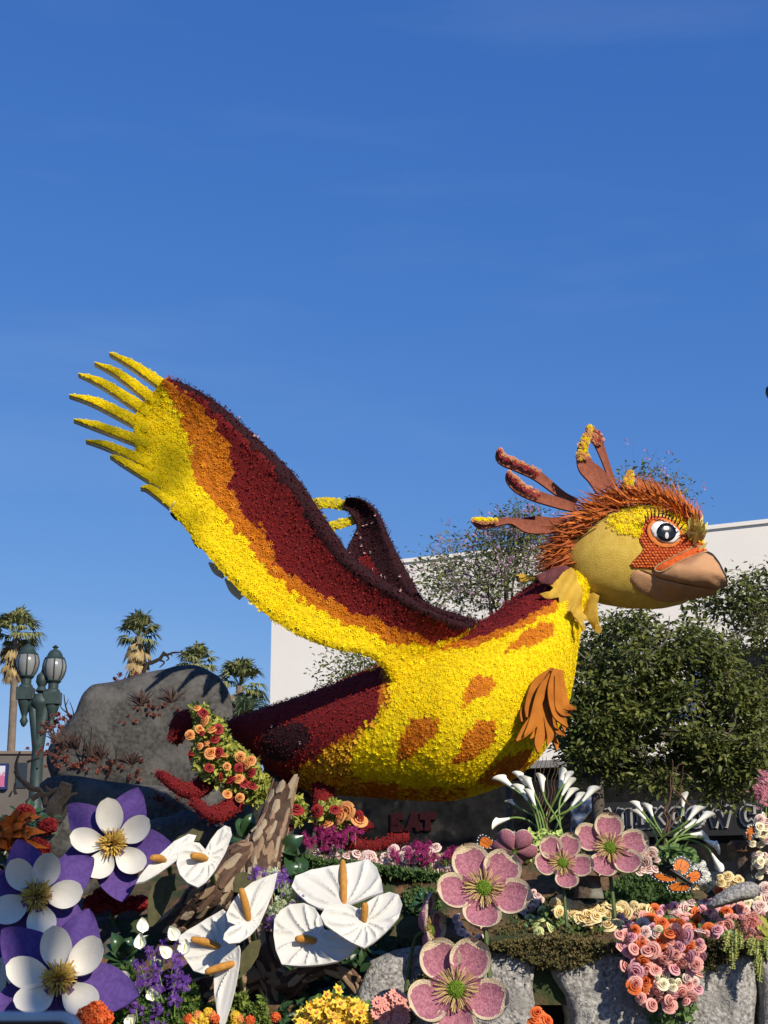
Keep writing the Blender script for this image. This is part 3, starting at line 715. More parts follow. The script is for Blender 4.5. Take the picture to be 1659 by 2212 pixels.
for k, (p, l) in enumerate(walls):
    c = np.mean(p, 0); pl = on_plane(pt(c[0], 2130, 10.0), (.02, -1, .06))
    def face(u, v, d, k=k):
        w = np.stack([u*.022, v*.009, 0*u+k], -1); q = wobble(w, 1, 1.6, 60+k)
        return .075*np.sqrt(np.clip(d/26, 0, 1))-.03+.035*q+.02*np.abs(wobble(w, 1, 3.4, 80+k))+.006*wobble(w, 1, 14, 90+k)
    V, F, _, _ = patch(p, pl, (.02, -1, .06), .30, 7, face); bb = MB().add(V, F); tag(bb.build('ledge_rock', M_ROCKP), l, 'rock')
    WB.add(np.vstack(bb.v), bb.f)
ALL = MB()
for q in (MOUND, WB, RB): ALL.add(np.vstack(q.v), q.f)
BV = ALL.bvh(); BV_B = BOUL.bvh(); BV_R = RB.bvh()
# moss along the ledge and tufts on the mound
M_MOSS = mat('moss', (.075, .075, .025), (.05, .05, .018), rough=.95, tint=True, col3=(.17, .13, .05))
M_FERN = mat('green_tuft', (.04, .085, .025), (.025, .06, .018), rough=.7, tint=True, col3=(.09, .15, .04))
r = np.random.default_rng(5)
ms = MB(); n = 15000
mx_ = r.uniform(.15, 3.2, n); off = np.abs(r.normal(size=n))
my_ = 9.97+r.normal(size=n)*.05+.06*off; mz_ = mound_h(mx_, my_)
P = np.stack([mx_, my_, mz_+r.uniform(-.085, .03, n)*(1+.8*np.sin(mx_*7))], -1)
P[:, 1] -= .02+np.maximum(0, 1.35-P[:, 2])*.3
ms.many(*T_BR, P, unit(np.array([0, -.8, .35])+r.normal(size=(n, 3))*.5), r.uniform(.012, .028, n), tint=np.clip(.45+wobble(P, .5, 9, 3)+r.normal(size=n)*.15, 0, 1))
n = 9000; mx_ = r.uniform(-.9, 3.0, n); my_ = r.uniform(10.05, 11.5, n); P = np.stack([mx_, my_, mound_h(mx_, my_)], -1)
k = wobble(P, 1, 2.6, 9) > -.05; P = P[k]
ms.many(*T_BR, P, unit(np.array([0, -.3, 1])+r.normal(size=(len(P), 3))*.4), r.uniform(.012, .03, len(P)), tint=r.random(len(P)))
o = ms.build('moss', M_MOSS, smooth=False, kind='stuff'); tag(o, 'brown green moss hanging along the top of the grey ledge', 'moss')

# ------------------------------------------------------------------ plants on the boulder
def b1(x, y): return (.3637*x, 1261.8+.3637*y)
M_SUC = mat('red_succulent', (.15, .025, .02), (.09, .016, .014), rough=.5, tint=True, col3=(.24, .08, .05), spec=.4)
M_GRS = mat('dark_spiky_grass', (.055, .03, .03), (.035, .02, .02), rough=.7, tint=True, col3=(.10, .06, .045))
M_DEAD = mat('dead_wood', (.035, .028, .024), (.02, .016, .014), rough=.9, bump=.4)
def rosette(n=14):
    V = []; F = []
    for i in range(n):
        a = i*2.4; rr = .35+.65*i/n; z = .75*(1-i/n)+.1; k = len(V); c, s = math.cos(a), math.sin(a)
        V += [(0, 0, 0), (c*rr*.6-s*.2, s*rr*.6+c*.2, z*.8), (c*rr, s*rr, z), (c*rr*.6+s*.2, s*rr*.6-c*.2, z*.8)]; F.append((k, k+1, k+2, k+3))
    return np.array(V), F
T_ROS = rosette()
def clus(name, part, m, mt, label, cat, group=None):
    V = np.vstack(m.v); root = thing(name, label, cat, (V[:, 0].mean(), V[:, 1].mean(), V[:, 2].min()), group)
    m.build(part, mt, root, smooth=False, kind='stuff'); return root
def on_rock(u, v, fall=15.3):
    p, n = hit(BV_R, u, v)
    if p is None: p, n = pt(u, v, fall), np.array([0, -1., .3])
    return p, n
r = np.random.default_rng(8)
suc = [(350, 1080), (395, 1045), (430, 1090), (480, 1050), (600, 1095), (650, 1075), (695, 1082), (730, 1085), (785, 1135), (830, 1095), (290, 975), (330, 955), (370, 1000), (880, 745), (920, 732), (965, 727), (800, 780), (862, 768), (960, 1262), (1000, 1300), (445, 1050), (560, 1050), (270, 1010), (510, 1070)]
for (x, y) in suc:
    p, n = on_rock(*b1(x, y)); m = MB(); k = r.integers(5, 10)
    Q = p+r.normal(size=(k, 3))*[.09, .02, .03]
    m.many(*T_ROS, Q, unit(n*.6+np.array([0, -.6, .5])+r.normal(size=(k, 3))*.4), r.uniform(.022, .04, k))
    clus('succulent', 'rosettes', m, M_SUC, 'clump of red succulent rosettes planted on the boulder', 'succulent', 'red succulents on the boulder')
for (x, y) in [(840, 725), (1020, 705), (600, 1045), (780, 1075), (420, 975), (385, 985), (540, 1040), (460, 985), (330, 935)]:
    p, n = on_rock(*b1(x, y)); m = MB()
    for _ in range(26):
        d = unit(np.array([r.normal()*.7, -.2+r.normal()*.4, 1.0])); l = r.uniform(.12, .26); w = np.cross(d, [0, 1., 0])*.009
        m.add([p-w, p+w, p+d*l*.6+w*.7, p+d*l+[0, 0, -.02], p+d*l*.6-w*.7], [(0, 1, 2, 3, 4)], tint=r.random())
    clus('spiky_grass', 'blades', m, M_GRS, 'tuft of dark spiky grass on the boulder', 'grass tuft', 'spiky grass tufts on the boulder')
def branch(name, label, paths, yfun, rad, m=M_DEAD, cat='branch', group=None, n=5, jit=.0):
    b = MB()
    for P, r0, r1 in paths:
        Q = [pt(u, v, yfun(u, v)) for u, v in P]; Q = catmull(Q, max(8, len(P)*4))
        if jit: Q = Q+np.stack([wobble(Q, jit, 14, 1), wobble(Q, jit, 14, 2), wobble(Q, jit, 14, 3)], -1)
        b.add(*tube(Q, np.linspace(r0, r1, len(Q))*rad, n))
    return tag(b.build(name, m), label, cat, group)
B1 = lambda *p: [b1(*q) for q in p]
branch('dead_branch', 'crooked dead branch sticking up from the crest of the boulder', [(B1((845, 560), (855, 520), (885, 480), (945, 455), (970, 420), (985, 405)), 1, .6), (B1((970, 418), (1010, 415), (1050, 405), (1072, 400)), .6, .25), (B1((948, 455), (975, 465), (950, 500)), .5, .2), (B1((985, 405), (1000, 440), (985, 455)), .5, .2), (B1((965, 425), (975, 400), (990, 412)), .5, .2), (B1((1010, 415), (1020, 432)), .35, .15)], lambda u, v: 16.0, .028, jit=.015)
branch('dry_twig', 'thin bare twigs standing on the ledge of the boulder', [(B1((520, 1040), (535, 950), (545, 850)), 1, .4), (B1((528, 1000), (500, 940), (470, 870)), .7, .3)], lambda u, v: 15.1, .012)
branch('dry_twig', 'short forked bare twig on the ledge of the boulder', [(B1((690, 1050), (688, 990), (670, 940)), .8, .3), (B1((689, 1000), (705, 965)), .5, .2)], lambda u, v: 15.1, .012)
branch('dry_twig', 'thin grey twigs at the left shoulder of the boulder beside the lamp', [(B1((420, 800), (400, 760), (385, 700), (380, 655)), 1, .4), (B1((405, 770), (365, 735), (350, 700)), .7, .3), (B1((430, 800), (435, 760), (415, 700)), .7, .3), (B1((390, 720), (410, 680)), .5, .2)], lambda u, v: 15.6, .012)
for (x, y) in ((345, 840), (380, 830), (395, 810), (330, 870), (455, 785), (745, 565), (775, 560)):
    u, v = b1(x, y); p = pt(u, v, 15.6 if x < 700 else 16.15); m = MB(); k = 9
    m.many(*T_ROS, p+r.normal(size=(k, 3))*[.08, .06, .05], r.normal(size=(k, 3))+[0, -.5, .6], r.uniform(.03, .055, k))
    clus('succulent', 'rosettes', m, M_SUC, 'dark red succulent clump on the rim of the boulder against the sky', 'succulent', 'succulents on the boulder rim')
def q3(*p): return [(.1653*x, 1563.5+.1653*y) for x, y in p]
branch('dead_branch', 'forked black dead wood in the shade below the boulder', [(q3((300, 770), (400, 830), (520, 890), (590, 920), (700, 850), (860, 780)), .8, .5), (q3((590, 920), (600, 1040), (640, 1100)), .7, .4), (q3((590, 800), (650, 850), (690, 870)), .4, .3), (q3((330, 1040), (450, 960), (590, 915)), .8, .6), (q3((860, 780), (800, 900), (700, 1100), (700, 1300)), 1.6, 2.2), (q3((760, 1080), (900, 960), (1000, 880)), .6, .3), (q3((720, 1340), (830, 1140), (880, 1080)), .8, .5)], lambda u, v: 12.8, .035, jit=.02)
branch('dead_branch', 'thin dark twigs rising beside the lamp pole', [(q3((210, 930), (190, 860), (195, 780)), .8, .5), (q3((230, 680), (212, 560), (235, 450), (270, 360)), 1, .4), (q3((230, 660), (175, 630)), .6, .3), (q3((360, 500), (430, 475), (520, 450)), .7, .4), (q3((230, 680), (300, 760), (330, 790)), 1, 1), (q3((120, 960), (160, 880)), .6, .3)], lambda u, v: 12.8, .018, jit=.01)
# ------------------------------------------------------------------ the flower-covered bird
YB = 12.9
PAL = {
 'yellow': ((.92, .73, .003), (.86, .62, .003), (.95, .83, .012)),
 'gold':   ((.60, .27, .012), (.44, .16, .008), (.70, .40, .02)),
 'orange': ((.70, .235, .010), (.56, .16, .008), (.80, .33, .02)),
 'red':    ((.22, .012, .013), (.16, .008, .010), (.30, .028, .02)),
 'maroon': ((.042, .007, .010), (.026, .005, .008), (.085, .015, .018)),
}
ZM = {k: mat(k+'_petals', v[0], v[1], tint=True, col3=v[2], rough=.75, nscale=20, trans=.12 if k in ('yellow', 'gold', 'orange') else 0, spec=.15) for k, v in PAL.items()}
ZB = {k: mat(k+'_under', tuple(c*.85 for c in v[1]), rough=.9, nscale=30) for k, v in PAL.items()}  # undercoat darkened so gaps between petals read as shaded
KEYS = list(PAL)
SPOTS = [[(1085, 1412), (1120, 1402), (1165, 1388), (1195, 1372), (1200, 1352), (1170, 1342), (1135, 1362), (1110, 1385)],
 [(998, 1535), (1003, 1490), (1025, 1462), (1062, 1458), (1070, 1478), (1050, 1503), (1020, 1515)],
 [(860, 1648), (864, 1600), (885, 1560), (920, 1544), (945, 1560), (942, 1590), (905, 1615), (878, 1640)],
 [(965, 1652), (992, 1628), (1005, 1580), (1035, 1555), (1070, 1562), (1075, 1590), (1040, 1630), (1000, 1648)],
 [(1030, 1692), (1050, 1662), (1100, 1630), (1148, 1615), (1148, 1645), (1110, 1680), (1060, 1698)],
 [(1100, 1690), (1150, 1650), (1200, 1590), (1225, 1550), (1220, 1600), (1170, 1660), (1110, 1700)]]
W_YO = [(352, 822), (372, 870), (395, 905), (412, 950), (410, 985), (425, 1030), (455, 1075), (480, 1110), (510, 1150), (550, 1198), (600, 1245), (640, 1285), (700, 1318), (740, 1348), (790, 1358), (850, 1382), (930, 1398)]
W_RO = [(362, 822), (420, 862), (455, 900), (468, 930), (495, 965), (500, 1010), (490, 1035), (505, 1075), (520, 1110), (560, 1145), (590, 1178), (602, 1215), (640, 1250), (690, 1285), (760, 1318), (820, 1345), (900, 1372), (945, 1388)]
W_RM = [(370, 822), (440, 868), (505, 925), (560, 978), (606, 1030), (645, 1090), (685, 1160), (735, 1222), (800, 1268), (870, 1305), (940, 1338), (990, 1364)]
FAR = [(1100, 1330), (1100, 600), (380, 600)]
def zone_body(u, v, jit=2.2, seed=1):
    r = np.random.default_rng(seed); u = u+r.normal(size=u.shape)*jit; v = v+r.normal(size=u.shape)*jit
    z = np.zeros(u.shape, int)
    # golden band and red tail
    bu, bv2 = u+r.normal(size=u.shape)*jit*3, v+r.normal(size=u.shape)*jit*3
    gold = pip([(845, 1440), (838, 1530), (800, 1562), (772, 1600), (756, 1650), (770, 1692), (860, 1708), (860, 1800), (300, 1800), (300, 1400)], bu, bv2)
    z[gold] = 1
    gor = gold & pip([(560, 1740), (640, 1660), (690, 1632), (760, 1590), (830, 1520), (845, 1440), (300, 1400), (300, 1740)], u, v); z[gor] = 2
    red = pip([(825, 1440), (818, 1552), (770, 1580), (722, 1606), (690, 1630), (650, 1655), (622, 1706), (560, 1760), (300, 1700), (300, 1400)], bu, bv2); z[red] = 3
    dk = (((u-605)/42)**2+((v-1605)/40)**2 < 1) | (((u-640)/30)**2+((v-1590)/30)**2 < 1); z[dk & red] = 4
    for s in SPOTS: z[pip(s, u, v)] = 2
    z[pip([(920, 1406), (1030, 1396), (1110, 1364), (1205, 1318), (1230, 1230), (1160, 1200), (900, 1340)], u, v)] = 2
    z[pip([(940, 1394), (1030, 1380), (1110, 1348), (1190, 1306), (1225, 1270), (1240, 1190), (1100, 1200), (900, 1330)], u, v)] = 3
    bel = (v > 1700) & (u > 760) & (u < 1010); z[bel & (r.random(u.shape) < .5)] = 2
    z[(v > 1688) & (u > 780) & (u < 860)] = 2
    return z
def zone_wing(u, v, jit=4.0, seed=2):
    r = np.random.default_rng(seed)
    w = np.stack([u/60, v/60, 0*u], -1); ju = u+r.normal(size=u.shape)*jit+wobble(w, 9, 2.6, 4); jv = v+r.normal(size=u.shape)*jit+wobble(w, 9, 2.6, 5)
    z = np.zeros(u.shape, int)
    z[pip(W_YO+FAR, ju, jv)] = 2; z[pip(W_RO+FAR, ju, jv)] = 3
    z[pip(W_RM+FAR, u+r.normal(size=u.shape)*3, v+r.normal(size=u.shape)*3)] = 4
    return z
def dress(part, V, F, zf, spacing, seed, only=None):
    # base mesh coloured by zone, with a coat of petals in each colour
    V = np.asarray(V); C = np.array([V[list(f)].mean(0) for f in F]); u, v = proj(C)
    mi = zf(u, v, 0.0) if callable(zf) else np.full(len(F), zf)
    b = MB(); b.add(V, F, mi=mi); o = b.build(part, [ZB[k] for k in KEYS], BIRD)
    P, N = sample(V, F, spacing, seed); u, v = proj(P); z = zf(u, v) if callable(zf) else np.full(len(P), zf)
    r = np.random.default_rng(seed)
    for k in range(5):
        q = z == k
        if not q.any(): continue
        m = MB(); p, n = P[q], N[q]
        if k >= 3:
            P2 = np.repeat(p, 4, 0)+r.normal(size=(4*len(p), 3))*spacing*.33; N2 = np.repeat(n, 4, 0)
            m.many(T_BR[0]*[1, 1, .55], T_BR[1], P2, unit(N2+r.normal(size=N2.shape)*.22), r.uniform(.4, .62, len(P2))*spacing*(.85 if k == 4 else .82), tint=np.clip(r.random(len(P2))**1.6, 0, 1))
            if k == 4:
                w = r.random(len(p)) < .02; m2 = MB(); m2.many(*T_BR, p[w]+n[w]*.012, n[w], spacing*.7)
                if w.any(): m2.build('pale_flecks', M_FLECK, o, smooth=False, kind='stuff')
        elif k == 1:
            m.many(*T_FL, p, unit(n+r.normal(size=n.shape)*.2), spacing*r.uniform(.7, 1.0, len(p)), up=(-.6, 0, -.5), tint=r.random(len(p)))
        else:
            m.many(*T_MUM, p-n*spacing*.05, unit(n+r.normal(size=n.shape)*.22), spacing*r.uniform(.5, 1.05, len(p)), tint=np.clip(.35+wobble(p, .55, 6, 5)+r.normal(size=len(p))*.25, 0, 1))
        m.build(KEYS[k]+'_petals', ZM[KEYS[k]], o, smooth=False, kind='stuff')
    return o, b
M_FLECK = mat('pale_fleck', (.5, .3, .28), rough=.8)
BIRD = thing('bird_figure', 'giant flower covered yellow and red bird with raised wings on the float', 'bird statue', (0.2, 12.9, 1.5))

# body: cross-sections from tail to neck (top, bottom, half depth)
ST = np.array([(488, 1560, 494, 1572, .10), (520, 1548, 512, 1598, .22), (565, 1533, 548, 1632, .34), (640, 1510, 600, 1682, .50), (730, 1478, 680, 1706, .66), (830, 1440, 780, 1716, .80), (920, 1402, 880, 1724, .88),
    (1000, 1366, 985, 1724, .90), (1060, 1335, 1090, 1690, .84), (1115, 1290, 1168, 1628, .70), (1160, 1256, 1222, 1525, .54), (1195, 1240, 1244, 1405, .42), (1225, 1224, 1258, 1335, .34), (1262, 1205, 1285, 1290, .28)])
S = catmull(ST, 150); nph = 120; ph = np.linspace(0, 2*np.pi, nph, endpoint=False); rows = []
for (ut, vt, ub, vb, h), yc_ in zip(S, np.interp(np.linspace(0, 1, 150), [0, .2, .36, .5, 1], [13.3, 13.22, 13.08, 12.92, 12.85])):
    cu, cv, au, av = (ut+ub)/2, (vt+vb)/2, (ut-ub)/2, (vt-vb)/2
    P = pt(cu+au*np.cos(ph), cv+av*np.cos(ph), np.full(nph, yc_)); P[:, 1] -= max(h, .05)*np.sin(ph)*np.maximum(np.abs(np.sin(ph)), 1e-3)**-.12; rows.append(P)
BV_ = np.vstack(rows); BF = grid_faces(len(rows), nph, True)+[tuple(range(nph)), tuple((len(rows)-1)*nph+i for i in range(nph))[::-1]]
c0 = BV_.mean(0); f = BF[nph*70+nph//4]
if np.dot(np.cross(BV_[f[1]]-BV_[f[0]], BV_[f[2]]-BV_[f[0]]), [0, -1, 0]) < 0: BF = [x[::-1] for x in BF]
_, BODY = dress('body', BV_, BF, zone_body, .032, 31)
BV_BODY = BODY.bvh()

# near wing
LE = [(1035, 1346), (1000, 1344), (930, 1318), (850, 1266), (765, 1206), (706, 1125), (640, 1030), (560, 950), (480, 878), (425, 842), (392, 826), (364, 818)]
TE = [(905, 1500), (862, 1482), (800, 1420), (720, 1402), (640, 1370), (555, 1312), (482, 1238), (420, 1166), (366, 1098), (322, 1035), (296, 985), (286, 905)]
YW = [12.5, 12.35, 12.08, 11.97, 11.89, 11.81, 11.74, 11.66, 11.6, 11.55, 11.53, 11.51]
def wing(LE, TE, YW, R, nt=22, ns=70, lift=0.0):
    G = catmull(np.array([(a[0], a[1], c[0], c[1], y, r_) for a, c, y, r_ in zip(LE, TE, YW, R)]), ns)
    t = np.linspace(0, 1, nt)**1.25; t0 = .13
    th = np.where(t < t0, np.sqrt(np.maximum(0, 1-((t-t0)/t0)**2)), 1-.72*np.clip((t-t0)/(1-t0), 0, 1)**.6)
    th[-1] = 0.02; rows = []
    for lu, lv, tu, tv, y, r_ in G:
        U = lu+(tu-lu)*t; V_ = lv+(tv-lv)*t
        yy = y+lift*(t-.5)+.07*np.sin(np.pi*np.clip((t-.1)/.9, 0, 1))
        a = pt(U, V_, yy); n1 = a.copy(); n1[:, 1] -= th*r_; n2 = a[1:-1][::-1].copy(); n2[:, 1] += (th*r_)[1:-1][::-1]
        rows.append(np.vstack([n1, n2]))
    m = len(rows[0]); V = np.vstack(rows); F = grid_faces(len(rows), m, True)+[tuple(range(m)), tuple((len(rows)-1)*m+i for i in range(m))[::-1]]
    f = F[m*20+8]
    if np.dot(np.cross(V[f[1]]-V[f[0]], V[f[2]]-V[f[0]]), [0, -1, 0]) < 0: F = [x[::-1] for x in F]
    return V, F
WR = np.linspace(.16, .085, 12)
V, F = wing(LE, TE, YW, WR)
_, WNG = dress('near_wing', V, F, zone_wing, .034, 32)
# long end feathers, cream edged
M_EDGE = mat('cream_foam_edge', (.72, .66, .48), rough=.8)
FG = [((235, 762), (285, 785), (352, 830), 15), ((203, 783), (255, 805), (318, 852), 15), ((168, 807), (225, 828), (300, 876), 16), ((148, 853), (210, 868), (298, 912), 17), ((158, 906), (215, 920), (298, 950), 15), ((184, 951), (235, 962), (305, 992), 14), ((237, 984), (270, 998), (330, 1034), 14), ((303, 1053), (325, 1055), (362, 1082), 13)]
r = np.random.default_rng(3)
for k, (a, c, d, w) in enumerate(FG):
    d = (d[0]+(d[0]-c[0])*.28, d[1]+(d[1]-c[1])*.28)
    P = np.array([pt(*a, 11.44), pt(*c, 11.46), pt(*d, 11.52)]); s = mpp(11.5)
    V, F = ribbon(P+[0, .03, 0], np.array([2.2, w*.60+1.3, w*.85])*s, (0.2, -1, .1), .04, 14, cup=-.1)
    fo = MB().add(V, F).build('wing_feather', M_EDGE, BIRD)
    V, F = ribbon(P+[.004, 0, .006], np.array([1.0, w*.5, w*.78])*s, (0.2, -1, .1), .04, 14, cup=-.2)
    MB().add(V, F).build('feather_face', ZB['yellow'], fo)
    Q, N = sample(V, F, .02, 50+k); front = (N[:, 1] < -.4)
    u, v = proj(Q); line = np.array([catmull(np.array([a, c, d]), 20)])[0]
    dist = np.min(np.hypot(u[:, None]-line[None, :, 0], v[:, None]-line[None, :, 1]), 1); tt = np.argmin(np.hypot(u[:, None]-line[None, :, 0], v[:, None]-line[None, :, 1]), 1)/19
    keep = front & (tt > .06)
    m = MB(); m.many(*T_MUM, Q[keep], N[keep]+r.normal(size=(keep.sum(), 3))*.2, .015)
    m.build('yellow_petals', ZM['yellow'], fo, smooth=False, kind='stuff')
for k, ((u0, v0), (u1, v1)) in enumerate((((372, 1108), (392, 1112)), ((418, 1160), (436, 1175)), ((455, 1215), (478, 1238)), ((490, 1250), (515, 1285)))):
    P = np.array([pt(u0-4, v0, 12.02), pt((u0+u1)/2, (v0+v1)/2+3, 12.02), pt(u1+6, v1+4, 12.02)])
    MB().add(*ribbon(P, np.array([2, 9, 7])*mpp(12), (0, -1, 0), .05, 8)).build('feather_stub', M_EDGE if k > 1 else ZB['maroon'], BIRD)

# far wing: only its leading roll and some end feathers show behind the near one
LE2 = [(1040, 1344), (985, 1326), (920, 1300), (880, 1235), (848, 1175), (820, 1112), (800, 1090), (775, 1078), (748, 1077)]
TE2 = [(900, 1420), (840, 1400), (790, 1370), (700, 1320), (730, 1235), (752, 1180), (770, 1140), (758, 1112), (742, 1098)]
V, F = wing(LE2, TE2, [13.2, 13.3, 13.4, 13.5, 13.6, 13.7, 13.7, 13.7, 13.7], np.linspace(.15, .07, 9), ns=44)
def zone_far(u, v, jit=4, seed=6):
    z = np.full(u.shape, 4); r = np.random.default_rng(seed); u = u+r.normal(size=u.shape)*jit
    z[pip([(780, 1205), (795, 1195), (830, 1260), (880, 1330), (700, 1330)], u, v)] = 3
    return z
dress('far_wing', V, F, zone_far, .034, 33)
for path, w in ((((490, 1215), (600, 1118), (690, 1086), (754, 1092)), 12), (((565, 1215), (625, 1155), (715, 1136), (782, 1118)), 10), (((628, 1224), (652, 1178), (680, 1152), (708, 1140)), 13), (((682, 1224), (690, 1192), (698, 1168), (710, 1145)), 12), (((520, 1170), (600, 1130), (660, 1125), (700, 1130)), 20), (((764, 1178), (770, 1170), (780, 1163), (792, 1158)), 8)):  # hidden feathers added and widened to cast the finger shadows on the boulder
    P = np.array([pt(*q, 13.74) for q in path])
    V, F = ribbon(P, np.array([2, w, w, w*.9])*mpp(13.7), (.1, -1, -.15), .05, 16, cup=-.2)
    fo = MB().add(V, F).build('wing_feather', mat('shaded_feather_edge', (.40, .33, .05), rough=.8), BIRD)  # olive tone carries the underside shade in its colour
    Q, N = sample(V, F, .026, 60); k = (N[:, 1] < -.3)
    m = MB(); m.many(*T_MUM, Q[k], N[k], .02); m.build('yellow_petals', ZM['yellow'], fo, smooth=False, kind='stuff')

# curled red plumes: three at the tail, two by the foot, each dressed in red petals
def plume(path, rad, y, name='curled_plume', flat=.75):
    P = np.array([pt(u, v, yy) for (u, v), yy in zip(path, np.broadcast_to(y, len(path)))])
    V, F = tube(P, np.array(rad)*mpp(np.mean(y)), 16, 30, flat)
    f = F[16*10]; 
    cm = V[16*10:16*11].mean(0)
    if np.dot(np.cross(V[f[1]]-V[f[0]], V[f[2]]-V[f[0]]), V[f[0]]-cm) < 0: F = [x[::-1] for x in F]
    o, _ = dress(name, V, F, 3, .03, 77); return o
plume(ct((300, 760), (345, 700), (400, 590), (470, 560), (540, 600), (640, 640), (760, 660)), [12, 19, 24, 22, 18, 18, 24], [13.1, 13.1, 13.1, 13.15, 13.2, 13.25, 13.3])
plume(ct((165, 1060), (220, 1085), (320, 1160), (430, 1215), (560, 1190), (680, 1100), (760, 1040)), [7, 11, 13, 16, 20, 18, 14], [12.8, 12.75, 12.7, 12.7, 12.75, 12.9, 13.05])
plume(ct((465, 1320), (520, 1330), (600, 1405), (700, 1440), (800, 1400), (900, 1320), (960, 1270)), [7, 11, 13, 16, 19, 17, 13], [12.55, 12.55, 12.5, 12.5, 12.55, 12.65, 12.75])
plume(cg((440, 330), (540, 380), (650, 400), (760, 390), (880, 345), (1020, 325)), [16, 13, 11, 11, 11, 9], 12.3, 'toe')
plume(cg((430, 260), (520, 260), (600, 235), (690, 215)), [14, 12, 11, 8], 12.4, 'toe')
plume([(700, 1690), (698, 1740), (700, 1790), (712, 1830)], [26, 20, 18, 24], [12.85, 12.75, 12.6, 12.45], 'leg')

# ---- head
HEAD = [(1212, 1218), (1222, 1252), (1252, 1285), (1300, 1303), (1360, 1313), (1430, 1314), (1490, 1300), (1525, 1250), (1528, 1200), (1512, 1155), (1480, 1120), (1430, 1098), (1370, 1092), (1310, 1106), (1260, 1140), (1228, 1178)]
M_HEAD = mat('ochre_seed_coat', (.66, .46, .085), (.54, .36, .05), rough=.85, nscale=14, nmix=(.3, .7), bump=.5, bscale=140, sheen=.1)
V, F = inflate(HEAD, 12.75, .40, center=(1370, 1205), nth=72, nr=16)
HB_ = MB().add(V, F); head = HB_.build('head', M_HEAD, BIRD); BV_H = HB_.bvh()
def on_head(u, v, eps=0.0, bv=None):
    P = []
    for a, c in zip(np.ravel(u), np.ravel(v)):
        p, n = hit(bv or BV_H, a, c)
        if p is None: p = pt(a, c, 12.75)
        P.append(p+np.array([0, -eps, 0]))
    return np.array(P).reshape(np.shape(u)+(3,))
def decal(poly, name, m, eps, thick, step=6, bv=None, parent=None, bulge=None):
    V, F, P, d = patch(poly, lambda u, v: on_head(u, v, eps, bv), (.15, -1, 0), thick, step, bulge)
    return MB().add(V, F).build(name, m, parent or BIRD)
def scatter_on(poly, step, bv, seed, jit=.3, hexa=True):
    poly = np.array(poly); lo, hi = poly.min(0), poly.max(0); r = np.random.default_rng(seed); Ps, Ns = [], []
    for i, y in enumerate(np.arange(lo[1], hi[1], step*.866)):
        for x in np.arange(lo[0]+(i % 2)*step/2, hi[0], step):
            a, c = x+r.normal()*jit*step*.3, y+r.normal()*jit*step*.3
            if not pip(poly, np.array([a]), np.array([c]))[0]: continue
            p, n = hit(bv, a, c)
            if p is not None: Ps.append(p); Ns.append(n)
    return np.array(Ps), np.array(Ns)
# bright flower brow
BROW = c6((805, 640), (810, 600), (850, 565), (930, 540), (1040, 530), (1120, 540), (1200, 580), (1230, 640), (1330, 700), (1345, 745), (1300, 735), (1230, 700), (1190, 640), (1120, 575), (1040, 580), (1000, 610), (985, 650), (975, 710), (930, 690), (880, 685), (840, 660))
P, N = scatter_on(BROW, 7.5, BV_H, 1); m = MB(); m.many(*T_MUM, P+N*.008, N+r.normal(size=N.shape)*.35, .030); m.build('brow_petals', ZM['yellow'], head, smooth=False, kind='stuff')
# red orange scaly cheek
M_SCALE = mat('red_orange_scale', (.55, .09, .015), (.42, .055, .012), rough=.6, tint=True, col3=(.66, .17, .03))
CHK = c6((930, 860), (940, 825), (975, 790), (1000, 765), (975, 720), (985, 660), (1005, 610), (1040, 585), (1110, 590), (1170, 620), (1205, 680), (1260, 705), (1330, 745), (1250, 765), (1150, 815), (1060, 870), (1010, 865))
cheek = decal(CHK, 'cheek', mat('cheek_base', (.30, .035, .01), rough=.8), .010, .03, 7)
CB = MB(); V, F, _, _ = patch(CHK, lambda u, v: on_head(u, v, .010), (.15, -1, 0), .03, 7); CB.add(V, F); BV_C = CB.bvh()
dome = lathe([(1, 0), (.9, .35), (.6, .62), (.05, .75)], 6); P, N = scatter_on(CHK, 7.0, BV_C, 2, .2)
m = MB(); m.many(dome[0]*[.8, 1.05, 1], dome[1], P, unit(N+[0, 0, -.35]), .0145); m.build('scales', M_SCALE, cheek, smooth=False, kind='stuff')
# eye
M_EYEW = mat('eye_white', (.82, .80, .74), rough=.35, spec=.5); M_RIM = mat('orange_eye_rim', (.62, .17, .03), rough=.7)
def ell(cx, cy, rx, ry, rot, n=26): 
    a = np.linspace(0, 2*np.pi, n, endpoint=False); c, s = math.cos(rot), math.sin(rot)
    return [(cx+rx*math.cos(t)*c-ry*math.sin(t)*s, cy+rx*math.cos(t)*s+ry*math.sin(t)*c) for t in a]
ec = c6((1103, 672))[0]; EP, EN = hit(BV_H, *ec); EN = unit(np.array([.18, -1, .06])); epl = on_plane(EP+EN*.03, EN)
def eyepart(name, cx, cy, rx, ry, rot, off, dome_, m, th=.03, parent=None):
    V, F, _, _ = patch(ell(cx, cy, rx, ry, rot), lambda u, v: epl(u, v)+EN*off, EN, th, 4, lambda u, v, d: dome_*np.sqrt(np.clip(1-(1-np.clip(d/min(rx, ry), 0, 1))**2, 0, 1)))
    return MB().add(V, F).build(name, m, parent or BIRD)
eye = eyepart('eye', 1435, 1151, 38, 30, .42, 0, .006, M_RIM, .06)
eyepart('eye_white', 1436.5, 1150, 33, 21.5, .42, .012, .022, M_EYEW, .02, eye)
eyepart('iris', 1437, 1151.5, 21.5, 19.5, .3, .030, .014, mat('black_iris', (.006, .006, .007), rough=.12, spec=.6), .01, eye)
eyepart('eye_glint', 1436.5, 1160, 4, 7, 0, .0465, .002, mat('grey_glint', (.45, .45, .45), rough=.4), .003, eye)  # grey ellipse painted on the iris as its highlight
lash = MB()
